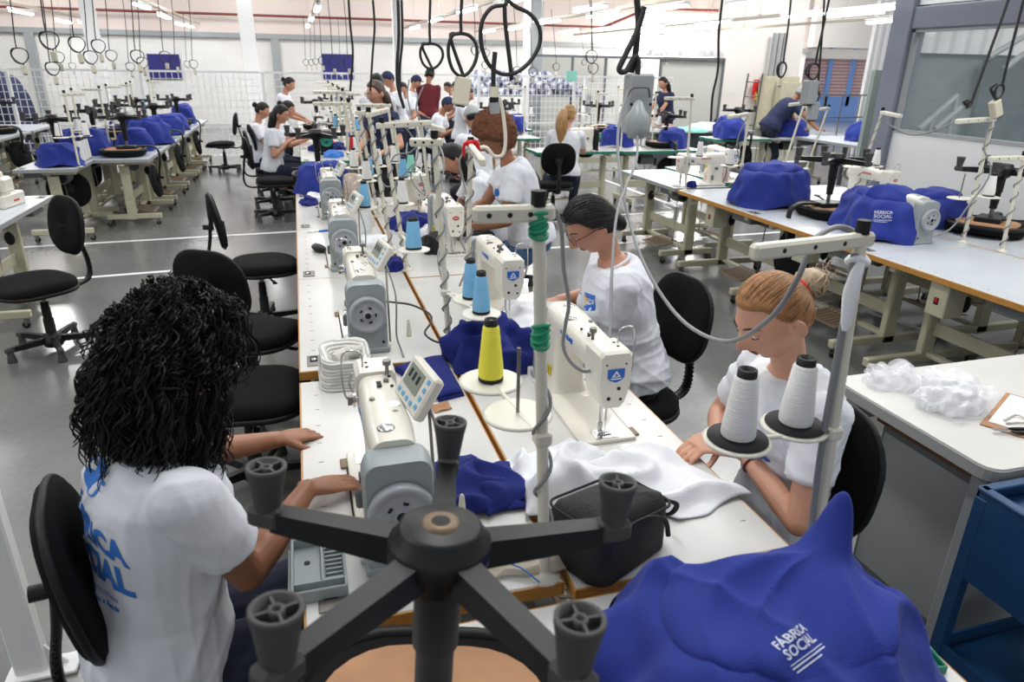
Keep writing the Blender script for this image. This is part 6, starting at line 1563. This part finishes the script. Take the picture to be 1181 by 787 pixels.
# grey compartment tray hooked on the front corner
p = (onto(348, 632) + onto(403, 682)) / 2; t = thing('parts_tray', 'grey plastic compartment tray on the corner of the nearest left table', 'tray', (-.045, 1.30, TOP))
b = MB().mat('motor'); b.box((0, 0, .004), (.115, .185, .008), .002)
for s in (-1, 1): b.box((s * .055, 0, .018), (.006, .185, .03), .002); b.box((0, s * .09, .018), (.115, .006, .03), .002)
b.box((.008, .015, .016), (.004, .15, .026)); b.box((0, -.06, .016), (.108, .004, .026)); b.box((-.062, 0, -.03), (.006, .16, .09), .002)
for k in range(9): b.box((.032, -.045 + k * .0145, .013), (.036, .003, .02), rx=.25)
b.obj('tray_body', None, t); MB().mat('hole').cyl((-.025, .03, .008), (-.025, .03, .0095), .007, n=12).obj('screw_hole', None, t)
# black nylon bag with handles
bagp = onto(706, 640); t = thing('black_bag', 'black nylon bag with a loop handle slumped on the table beside the white cloth', 'bag', (.60, 1.20, TOP), rad(25))
b = MB().mat('bag'); rr = []
for j, (z, f) in enumerate(((.0, .86), (.01, .95), (.05, 1.0), (.10, .99), (.135, .92), (.16, .8), (.172, .55), (.172, .1))):
    rr.append([V(x * f + .012 * wob((x * 9, y * 9, z * 9), 3, 1), y * f + .012 * wob((x * 9, y * 9, z * 9), 8, 1), max(.001, z + .014 * wob((x * 6, y * 6, z), 5, 1) * (z > .02) - .10 * (x + .12) * (z > .1))) for x, y in rrect(.27, .18, .035, 8)])
b.loft(rr); b.obj('bag_body', None, t)
b = MB().mat('bag'); b.tube(smooth_path([(.10, -.05, .13), (.155, -.07, .10), (.165, -.04, .05), (.16, .03, .06), (.12, .05, .12)], 6), .007, 8, flat=.6); b.tube(smooth_path([(-.10, -.095, .15), (-.02, -.11, .165), (.06, -.105, .12), (.09, -.10, .06)], 6), .006, 8, flat=.6); b.obj('bag_handle', None, t)
b = MB().mat('blackcloth'); b.tube([(x * .94, y * .94, .148 - .10 * (x + .12)) for x, y in rrect(.27, .18, .035, 6)], .0035, 6, closed=True); b.obj('zip_seam', None, t)
# translucent bag with blue twine
cloth_poly('plastic_bag', 'flattened milky plastic bag with blue string under the upturned chair\'s arm', 'plastic bag', [onto(540, 640), onto(640, 625), onto(662, 660), onto(560, 678)], TOP, 'milk', 31, .02, 30)
px_ = [onto(548, 650, TOP + .03), onto(575, 648, TOP + .035), onto(600, 655, TOP + .035), onto(622, 672, TOP + .03)]; b = MB().mat('print_blue'); b.tube(smooth_path(px_, 8), .002, 5); tag(b.obj('blue_string'), 'blue string on the flattened plastic bag', 'string')
# spool pin pegs and small things
for px, py, lb in ((472, 388, 'behind the second grey-wheeled machine'), (533, 600, 'behind the nearest grey-wheeled machine'), (430, 262, 'by the milky bottle')):
    p = onto(px, py); b = MB().mat('disc'); b.lathe([(.012, 0), (.010, .03), (.006, .07), (.003, .075)], n=12); place(b, 'bobbin_peg', None, 'pale tapered bobbin peg ' + lb, 'peg', (p.x, p.y, TOP))
# right side table
def film(label, x, y, L, W, H, seed, inner=None):
    t = thing('plastic_film', label, 'plastic film', (x, y, TOP)); R = random.Random(seed)
    for q, (s, m) in enumerate(((1, 'film'), (.86, 'whitefab' if inner else 'film'))):
        b = MB().mat(m); nu, nr = 46, 16; rings = []
        for j in range(nr + 1):
            g = j / nr; rings.append([])
            for i in range(nu):
                th = 2 * PI * i / nu; c, s_ = math.cos(th), math.sin(th); rr = math.cos(g * PI / 2) ** .7 * s * (1 + .14 * wob((c, s_, seed), seed, 1.6)); z = H * s * math.sin(g * PI / 2) ** .9
                p = V(c * rr * L / 2, s_ * rr * W / 2, z); w = (abs(wob(p, seed + q, 16)) - .3) * .03 + wob(p, seed + 3, 34) * .006; p += V(c * w, s_ * w, w if j else 0); p.z = max(p.z, .001 + .0006 * q); rings[-1].append(p)
        b.loft(rings, smooth=False); b.obj('film_sheet' if q == 0 or not inner else 'wrapped_cloth', None, t)
film('crumpled clear plastic film at the far left of the side table', 1.98, 1.80, .22, .17, .05, 3)
film('ball of white cloth wrapped in clear film on the side table', 2.03, 1.61, .24, .22, .10, 8, True)
t = thing('clipboard', 'brown clipboard with paper at the right picture edge', 'clipboard', (2.22, 1.44, TOP), rad(28)); MB().mat('mdf').box((0, 0, .003), (.34, .24, .004), .001).obj('board', None, t); MB().mat('paper').box((.01, .005, .0062), (.29, .20, .002)).obj('paper_sheet', None, t)
b = MB().mat('towel'); b.tube(smooth_path([(-.12, .06, .01), (-.08, .02, .012), (-.10, -.02, .01), (-.04, -.03, .012), (-.06, -.08, .011)], 5), .004, 6); b.tube(smooth_path([(-.1, .07, .01), (-.03, .05, .012), (-.05, .0, .012), (.02, -.02, .01)], 5), .004, 6); place(b, 'twisted_cord', None, 'off-white cord lying on the clipboard', 'cord', (2.22, 1.44, TOP + .002), rad(28))
t = thing('snips', 'black thread snips on the clipboard edge', 'snips', (2.10, 1.38, TOP + .006), rad(-20)); b = MB().mat('black'); b.ell((.0, .012, .006), (.055, .008, .006), 14, 8); b.ell((.0, -.012, .006), (.055, .008, .006), 14, 8); b.obj('handles', None, t); b = MB().mat('steel'); b.box((-.075, .005, .006), (.05, .006, .004), .001, rz=.08); b.box((-.075, -.005, .006), (.05, .006, .004), .001, rz=-.08); b.obj('blades', None, t)
# green tray under the big cover
t = thing('green_tray', 'small green plastic tray peeking out right of the large blue cover', 'tray', (1.035, .76, TOP), rad(-10)); b = MB().mat('green_edge'); b.box((0, 0, .003), (.10, .09, .006), .002)
for s in (-1, 1): b.box((s * .048, 0, .009), (.006, .09, .016), .002); b.box((0, s * .043, .009), (.10, .006, .016), .002)
b.obj('tray_body', None, t)
# orange items, left block
for k in range(2): b = MB().mat('orange'); b.lathe([(.03, 0), (.034, .02), (.022, .09), (.012, .12), (0, .12)], n=14); place(b, 'orange_cone', None, 'bright orange plastic cone in the left block, %s one' % ['left', 'right'][k], 'cone', (-2.3 + .14 * k, 11.0, TOP + .0), 0, 'orange cones')
for k, (x, y, m, c) in enumerate(((.34, 9.95, 'pink', 'pink'), (.28, 10.2, 'pink', 'magenta'), (.2, 9.4, 'navyfab', 'deep blue'), (.45, 9.6, 'navyfab', 'dark blue'), (.36, 8.75, 'print_blue', 'light blue'), (.8, 9.9, 'navyfab', 'navy'), (.8, 11.2, 'cover', 'royal blue'))): heap('cloth_piece', '%s cloth piece on the green-edged centre tables' % c, 'cloth', x, y, TOP, .22, .26, .07 if k != 1 else .14, m, 60 + k, group='cloth pieces on the green-edged tables')

# ================================================================== far right fittings
t = thing('grey_desk', 'grey steel desk with modesty panel, in front of the woman in navy', 'desk', (7.1, 12.1, 0)); b = MB().mat('greymetal'); b.box((0, 0, .74), (2.2, .75, .035), .006); b.obj('desktop', None, t)
for s in (-1, 1): b = MB().mat('greymetal'); b.box((s * .92, 0, .37), (.06, .5, .72), .006); b.box((s * .92, 0, .03), (.09, .72, .05), .01); b.obj('leg', None, t)
b = MB().mat('dkgrey'); b.box((0, -.12, .42), (1.75, .03, .56)); b.obj('modesty_panel', None, t); b = MB().mat('dkgrey'); b.box((.55, .1, .38), (.5, .45, .6), .01); b.obj('drawer_unit', None, t)
heap('white_cloth', 'white papers and cloth piled on the grey desk', 'cloth', 7.4, 12.1, .758, .8, .4, .12, 'whitefab', 71)
b = MB().mat('black'); b.box((0, 0, .09), (.45, .3, .18), .03); b.box((0, -.16, .1), (.36, .02, .12), .005); place(b, 'printer', None, 'low black printer on the grey desk', 'printer', (7.9, 12.2, .758))
for k in range(4): b = MB().mat('mdf' if k % 2 else 'paper'); b.box((0, 0, .012), (.34 - .02 * k, .24, .022), .003); place(b, 'book', None, 'thin book in the pile on the left of the grey desk, %s' % ['bottom', 'second', 'third', 'top'][k], 'book', (6.5, 12.1, .758 + k * .0245), .1 * k, 'books on the grey desk')
# electric cabinets on the right
for k, (px0, px1, py0, py1, m, lb) in enumerate(((885, 915, 88, 148, 'cream', 'left larger one'), (903, 935, 95, 150, 'cream', 'right smaller one'))):
    a, c = aty(px0, py0, 17.6 - k * .3), aty(px1, py1, 17.6 - k * .3); w = c.x - a.x; hgt = a.z - c.z; t = thing('electric_cabinet', 'beige electric cabinet on the far right wall, ' + lb, 'electric cabinet', ((a.x + c.x) / 2, 17.8 - k * .35, (a.z + c.z) / 2)); MB().mat(m).box((0, 0, 0), (w, .3, hgt), .01).obj('cabinet_body', None, t); b = MB().mat(m); b.box((0, -.16, 0), (w - .1, .02, hgt - .1), .004); d = b.obj('door', None, t); MB().mat('hole').box((w * .36, -.175, 0), (.03, .02, .1)).obj('handle', None, d)
for k, px in enumerate((896, 902, 908)):
    a, c = aty(px, 38, 17.9), aty(px, 88, 17.9); b = MB().mat('greymetal'); b.box((0, 0, 0), (.09, .08, a.z - c.z)); place(b, 'cable_duct', None, 'vertical steel cable duct above the electric cabinets, %s' % ['left', 'middle', 'right'][k], 'cable duct', (a.x, 17.95, (a.z + c.z) / 2), 0, 'cable ducts')
a, c = aty(874, 92, 17.8), aty(884, 114, 17.8); t = thing('fire_sign', 'red fire equipment poster beside the electric cabinets', 'sign', ((a.x + c.x) / 2, 17.98, (a.z + c.z) / 2)); b = MB().mat('red'); b.box((0, 0, 0), (c.x - a.x, .02, a.z - c.z)); b.obj('poster', None, t); b = MB().mat('black'); b.ell((0, -.015, -.03), (.06, .012, .12), 10, 8); b.obj('silhouette', None, t)
b = MB().mat('yellow_label'); b.box((0, 0, 0), (.09, .01, .22)); place(b, 'yellow_sign', None, 'small yellow sign below the fire poster', 'sign', (aty(874, 111, 17.9).x, 17.97, aty(874, 111, 17.9).z))
p = aty(862, 150, 12.5); t = thing('step_trolley', 'tall narrow steel ladder trolley behind the green table', 'ladder', (p.x, 12.5, 0))
for s in (-1, 1): MB().mat('dsteel').tube([(s * .18, .1, 0), (s * .16, -.02, 1.75)], .018, 8).obj('side_rail', None, t)
for k in range(6): MB().mat('dsteel').cyl((-.175, .09 - k * .018, .25 + k * .27), (.175, .09 - k * .018, .25 + k * .27), .014).obj('rung', None, t)
# garment rack in the doorway
p = aty(985, 150, 13); t = thing('garment_rack', 'steel rail rack with hung clothes in the open doorway', 'rack', (p.x, 13, 0)); b = MB().mat('dsteel')
for x in (-.9, -.45, 0, .45, .9): b.cyl((x, 0, 0), (x, 0, 1.35), .014)
for z in (1.35, .9): b.cyl((-.9, 0, z), (.9, 0, z), .014)
b.obj('rack_frame', None, t)
for k, (m, c) in enumerate((('cover', 'blue'), ('navytee', 'navy'), ('orange', 'orange'), ('cover', 'royal blue'))): b = MB().mat(m); b.loft([[V(x * f, y * (1 + z), z) for x, y in rrect(.2, .09, .03, 3)] for z, f in ((-.5, 1.1), (-.2, 1), (-.05, .9), (0, .3))]); place(b, 'hung_garment', None, '%s garment hanging on the doorway rack' % c, 'garment', (p.x + .35 + .14 * k, 13, 1.33), 0, 'garments on the rack')
# mesh crate look on table before partition
# checked bundles behind the fence
R = random.Random(9)
t = thing('storage_shelf', 'low steel shelf carrying the checked bundles behind the fence', 'shelf', (5.3, 17.0, 0)); 
for s in (-1, 1): MB().mat('greymetal').box((s * 1.6, 0, .6), (.05, .7, 1.2)).obj('side_frame', None, t)
for z in (.3, 1.15): MB().mat('greymetal').box((0, 0, z), (3.2, .75, .04)).obj('shelf_board', None, t)
pos = ['bottom row', 'second row', 'top row']; cnt = 0
for row, n in enumerate((8, 7, 5)):
    for k in range(n):
        x = 5.3 - 1.45 + (row * .2) + k * .39 + R.uniform(-.03, .03); z = 1.17 + row * .155
        heap('wrapped_bundle', 'navy and white checked bundle in clear wrap, %s, number %d from the left' % (pos[row], k + 1), 'cloth bundle', x, 17 + R.uniform(-.08, .08), z, .42, .5, .22, 'check', 80 + cnt, R.uniform(0, 1), 'checked bundles', 22, 8, .03, 5); cnt += 1
b = MB().mat('mint'); b.box((0, 0, 0), (.26, .01, .22), .002); q = aty(660, 88, 15.4); place(b, 'paper_notice', None, 'mint green notice on the fence before the checked bundles', 'notice', (q.x, 15.44, q.z))
for k in range(7): heap('white_bundle', 'white bundle on top of the grey partition, %s from the left' % ['first', 'second', 'third', 'fourth', 'fifth', 'sixth', 'seventh'][k], 'cloth bundle', aty(754 + k * 12, 62, 17.45).x, 17.45, aty(760, 66, 17.45).z + .03, .42, .3, .16 + .05 * (k % 3), 'earth', 110 + k, 0, 'white bundles on the partition', 20, 7, .03, 5)
# dark tarpaulin-covered stack at the far left
b = MB(); 
heap('covered_stack', 'dark navy covered stack behind the fence at the left picture edge', 'covered stack', aty(4, 110, 16.5).x, 16.5, 0, 1.1, .9, 1.55, 'navytee', 130, nu=40, nr=16)
# ================================================================== people
def tee_print(info, kind, m='print_blue'):
    sh = info['shirt']; fr = info['frame']
    if kind == 'back':
        c, s, f, u = fr(.36); sc_ = 1.0
        g = [(text_mesh('FÁBRICA', .075, .0035), 0, .0), (text_mesh('SOCIAL', .082, .004), 0, -.075), (text_mesh('GOVERNO DO DISTRITO FEDERAL', .013, 0), .0, -.128), (text_mesh('Secretaria de Trabalho e Renda', .016, .0006), .0, -.148)]
        for k, (dx, dy, r) in enumerate(((0, .115, .042), (.035, .14, .012), (.05, .12, .006), (-.03, .10, .02))): g.append((disc_mesh(r), dx, dy))
        decal('back_print', g, sh, m, c - f * .1 - u * .02, s, u)
    if kind == 'badge':
        pass
def chest(info, dx, t, w, h, col, txt=None, tcol='paper', extra=None, ball=False):
    sh = info['shirt']; c, s, f, u = info['frame'](t)
    decal('chest_badge', [(quad_mesh(w, h, 8, 5), 0, 0)], sh, col, c + s * dx + f * .1, -s, u)
    if txt: decal('badge_text', [(text_mesh(txt, h * .5, .0004), w * .12, 0)], sh, tcol, c + s * dx + f * .1, -s, u, off=.0026)
    if ball: decal('badge_mark', [(disc_mesh(h * .3), -w * .28, 0)], sh, 'print_yellow', c + s * dx + f * .1, -s, u, off=.0030)
D0 = V(1, 0, 0)
r1, i1 = person('seated person with long dark curly hair in a white T-shirt printed on the back', (-.42, 1.42, .56), 28, 8, (-2, 16, 0),
    hands=(V(-.14, 1.88, .80), V(-.06, 1.56, .825)), skin='skin_dark', pants='jeans_dk', hair='curly', voxel=.0045, bulk=1.08, bust=.02, elbow=(V(-.4, .5, -.6), V(-.5, -.7, -.5)), hand_dir=(V(.75, .45, -.16), V(.8, .3, -.15)), curl=.28, feet=(V(.10, 1.62, .10), V(.08, 1.30, .10)), seed=3)
tee_print(i1, 'back')
r2, i2 = person('seated woman with short black hair and glasses in white T-shirt, sewing white cloth', (1.32, 2.54, .58), 168, 14, (8, 34, 0),
    hands=(V(1.10, 2.72, .815), V(1.08, 2.86, .815)), skin='skin_mid', pants='blackcloth', hair='short_black', voxel=.0045, bulk=1.12, bust=.04, elbow=(V(.5, -.7, -.9), V(.4, .8, -.9)), hand_dir=(V(-1, .10, -.25), V(-1, -.05, -.2)), glasses=True, feet=(V(.95, 2.5, .1), V(.95, 2.72, .1)), seed=5)
chest(i2, -.085, .40, .085, .06, 'emblem_blue', 'GDF', ball=True); sh = i2['shirt']; c, s, f, u = i2['frame'](.41); decal('chest_text', [(text_mesh('UHO', .028, .001), 0, 0), (quad_mesh(.05, .004, 4, 1), 0, -.022)], sh, 'print_blue', c + s * .08 + f * .1, -s, u)
hp3 = atz(903, 398, 1.20)
r3, i3 = person('seated woman in white T-shirt, golden brown hair in a bun with red elastic', (1.30, 1.43, .56), 176, 9, (6, 26, 0),
    hands=(V(1.12, 1.44, .82), V(1.10, 1.55, .82)), skin='skin_light', pants='jeans_light', hair='bun', voxel=.0045, bulk=.95, bust=.035, elbow=(V(-.05, -.9, -.5), V(.3, .9, -.8)), hand_dir=(V(-.6, .7, -.1), V(-.95, -.2, -.25)), feet=(V(.95, 1.35, .1), V(.95, 1.6, .1)), seed=8)
chest(i3, -.06, .33, .075, .045, 'emblem_blue', 'GDF')
b = MB().mat('maroon'); w_ = i3['hd'][-1].lerp(i3['EL'][-1], .18); dd = (i3['hd'][-1] - i3['EL'][-1]).normalized(); u_ = dd.orthogonal().normalized(); v_ = dd.cross(u_); bs = V(r3.location.x, r3.location.y, 0)
b.tube([w_ - bs + u_ * .031 * math.cos(a) + v_ * .031 * math.sin(a) for a in [2 * PI * k / 20 for k in range(20)]], .003, 6, closed=True); b.obj('bracelet', None, r3)
# afro: standing, leaning over her machine
p4 = aty(585, 262, 4.35)
r4, i4 = person('woman with a reddish brown afro leaning over her machine in white T-shirt and jeans', (1.43, 4.35, .76), 168, 18, (12, 28, 0), hands=(V(.98, 4.25, .86), V(.96, 4.45, .86)), skin='skin_dark', pants='jeans', hair='afro', voxel=.008, bulk=1.12, elbow=(V(.4, -.6, -.9), V(.4, .8, -.9)), feet=(V(1.3, 4.2, .1), V(1.34, 4.5, .1)), seated=False, seed=9)
chest(i4, -.10, .38, .07, .045, 'emblem_blue')
r5, i5 = person('woman with very long black hair bending over the second red-badged machine, white T-shirt', (1.50, 5.30, .58), 172, 30, (0, 35, 0), hands=(V(1.0, 5.2, .84), V(1.0, 5.42, .84)), skin='skin_mid', pants='blackcloth', hair='long_black', voxel=.009, feet=(V(1.05, 5.2, .1), V(1.05, 5.45, .1)), seed=10)
q6 = aty(441, 99, 7.5)
r6, i6 = person('woman in navy T-shirt with white glasses and long ombre brown hair, standing behind the poles', V(q6.x, 7.5, q6.z - .75), 215, 3, (-8, 10, 0), hands=(V(q6.x - .1, 7.15, .98), V(q6.x - .3, 7.3, .98)), skin='skin_light', shirt='navytee', pants='blackcloth', hair='long_brown', voxel=.008, glasses='white', seated=False, seed=11)
decal('chest_emblem', [(disc_mesh(.028), 0, 0), (disc_mesh(.018), .03, -.03)], i6['shirt'], 'paper', i6['frame'](.36)[0] + i6['frame'](.36)[2] * .1, -i6['frame'](.36)[1], V(0, 0, 1))
# ponytailed worker
r7, i7 = person('seated worker with a long blond ponytail and red hair tie, back to the camera', (3.12, 8.28, .58), 62, 8, (-22, 8, 0), hands=(V(3.2, 8.68, .82), V(3.45, 8.66, .82)), skin='skin_light', pants='jeans_dk', hair='pony', voxel=.008, bulk=1.05, feet=(V(2.95, 8.6, .1), V(3.35, 8.55, .1)), seed=12)
def bgp(px, pytop, Y, label, yaw, height='sit', **kw):
    q = aty(px, pytop, Y)
    if height == 'sit': pz = max(.5, min(.66, q.z - .80)); d = dict(seated=True)
    else: pz = q.z - .745; d = dict(seated=False, sc=max(.9, min(1.06, q.z / 1.65))); pz = .93 * d['sc'] + (q.z - 1.66 * d['sc']) * .8
    lean = kw.pop('lean', 10); F = V(math.cos(rad(yaw)), math.sin(rad(yaw)), 0); off = F * math.sin(rad(lean)) * .6
    P = V(q.x, q.y, pz) - off
    reach = kw.pop('reach', (.38, .24)); S = V(math.sin(rad(yaw)), -math.cos(rad(yaw)), 0)
    hz = .84 if height == 'sit' else kw.pop('hz', .95)
    hands = kw.pop('hands', None) or (P + F * reach[0] - S * .12 + V(0, 0, hz - pz), P + F * reach[0] + S * .10 + V(0, 0, hz - pz))
    d.update(dict(voxel=.011, lean=lean, hands=hands, seed=int(px) % 97)); d.update(kw)
    return person(label, P, yaw, **d)
bgp(316, 119, 9.75, 'seated woman with dark shoulder-length hair, arms in her lap, nearest on the left', -8, hair='long_black', pants='jeans_dk', voxel=.009, reach=(.22, .2), hands=None)
bgp(296, 121, 10.9, 'seated woman with a dark bun mostly hidden behind the nearest seated woman', -5, hair='bun_black')
bgp(324, 112, 10.35, 'seated woman reaching to the green-edged table, seen in profile between two others', -12, hair='bun_black', reach=(.5, .2), lean=18)
bgp(329, 92, 12.3, 'standing woman in white behind the seated ones, head bowed over blue cloth', -15, 'stand', hair='bun_black', lean=14, pants='jeans_dk')
bgp(434, 90, 9.4, 'person with long dark hair standing behind the woman in navy and glasses', 80, 'stand', hair='long_black', shirt='tee')
bgp(452, 87, 11.5, 'person in white whose dark head shows above the woman in navy and glasses', 200, 'stand', hair='blackcap')
bgp(476, 90, 13.2, 'standing man in white T-shirt and jeans with a black cap, looking down', -30, 'stand', hair='blackcap', pants='jeans', fem=False, bust=0, lean=12)
bgp(494, 82, 13.2, 'standing young man in a maroon long-sleeved shirt and jeans, seen from behind', 60, 'stand', hair='cropped', shirt='maroon', sleeve_long=True, pants='jeans', bust=0, reach=(.1, .1), hz=.85, skin='skin_dark')
bgp(511, 108, 11.6, 'seated man in white T-shirt and dark cap, right of the maroon shirt', -25, hair='blackcap', bust=0, skin='skin_dark', lean=20)
bgp(535, 106, 10.6, 'woman with long black hair and a black shoulder bag, in white T-shirt', -20, 'stand', hair='long_black', pants='blackcloth', lean=6)
bgp(530, 97, 12.6, 'person with dark hair partly hidden behind the long-haired woman with the shoulder bag', 190, 'stand', hair='cropped')
bgp(548, 120, 7.4, 'person in a grey cap seated behind the afro hairdo', 100, hair='cap', pants='jeans_dk')
bgp(768, 92, 12.9, 'woman in navy T-shirt with long black hair standing at the grey desk', 195, 'stand', hair='long_black', shirt='navytee', pants='blackcloth', reach=(.42, .2), skin='skin_mid', voxel=.009)
q = aty(912, 104, 10.6)
person('grey-haired man in navy polo shirt and jeans leaning with both hands on the long table', V(q.x - .42, 10.45, .93), -10, 38, (0, 25, 0), hands=(V(8.05, 10.15, .84), V(8.12, 9.75, .84)), skin='skin_dark', shirt='navytee', pants='jeans_dk', hair='grey', voxel=.009, bust=0, seated=False, bulk=1.12, sc=1.04, seed=44, elbow=(V(-.2, .6, -.2), V(-.2, -.6, -.2)), hand_dir=(V(1, 0, 0), V(1, 0, 0)))
for k, (px, Y, lb) in enumerate(((519, 14.6, 'behind the seated man in the cap, by the fence'), (466, 12.2, 'left of the standing man in the black cap'))):
    bgp(px, 98, Y, 'person in white ' + lb, 200 + 40 * k, 'stand', hair='cropped')

add_camera()
SC.view_settings.view_transform = 'Standard'; SC.view_settings.look = 'None'; SC.view_settings.gamma = 1; SC.view_settings.exposure = 0.0; SC.view_settings.use_curve_mapping = False

for o in list(SC.objects):
    pass
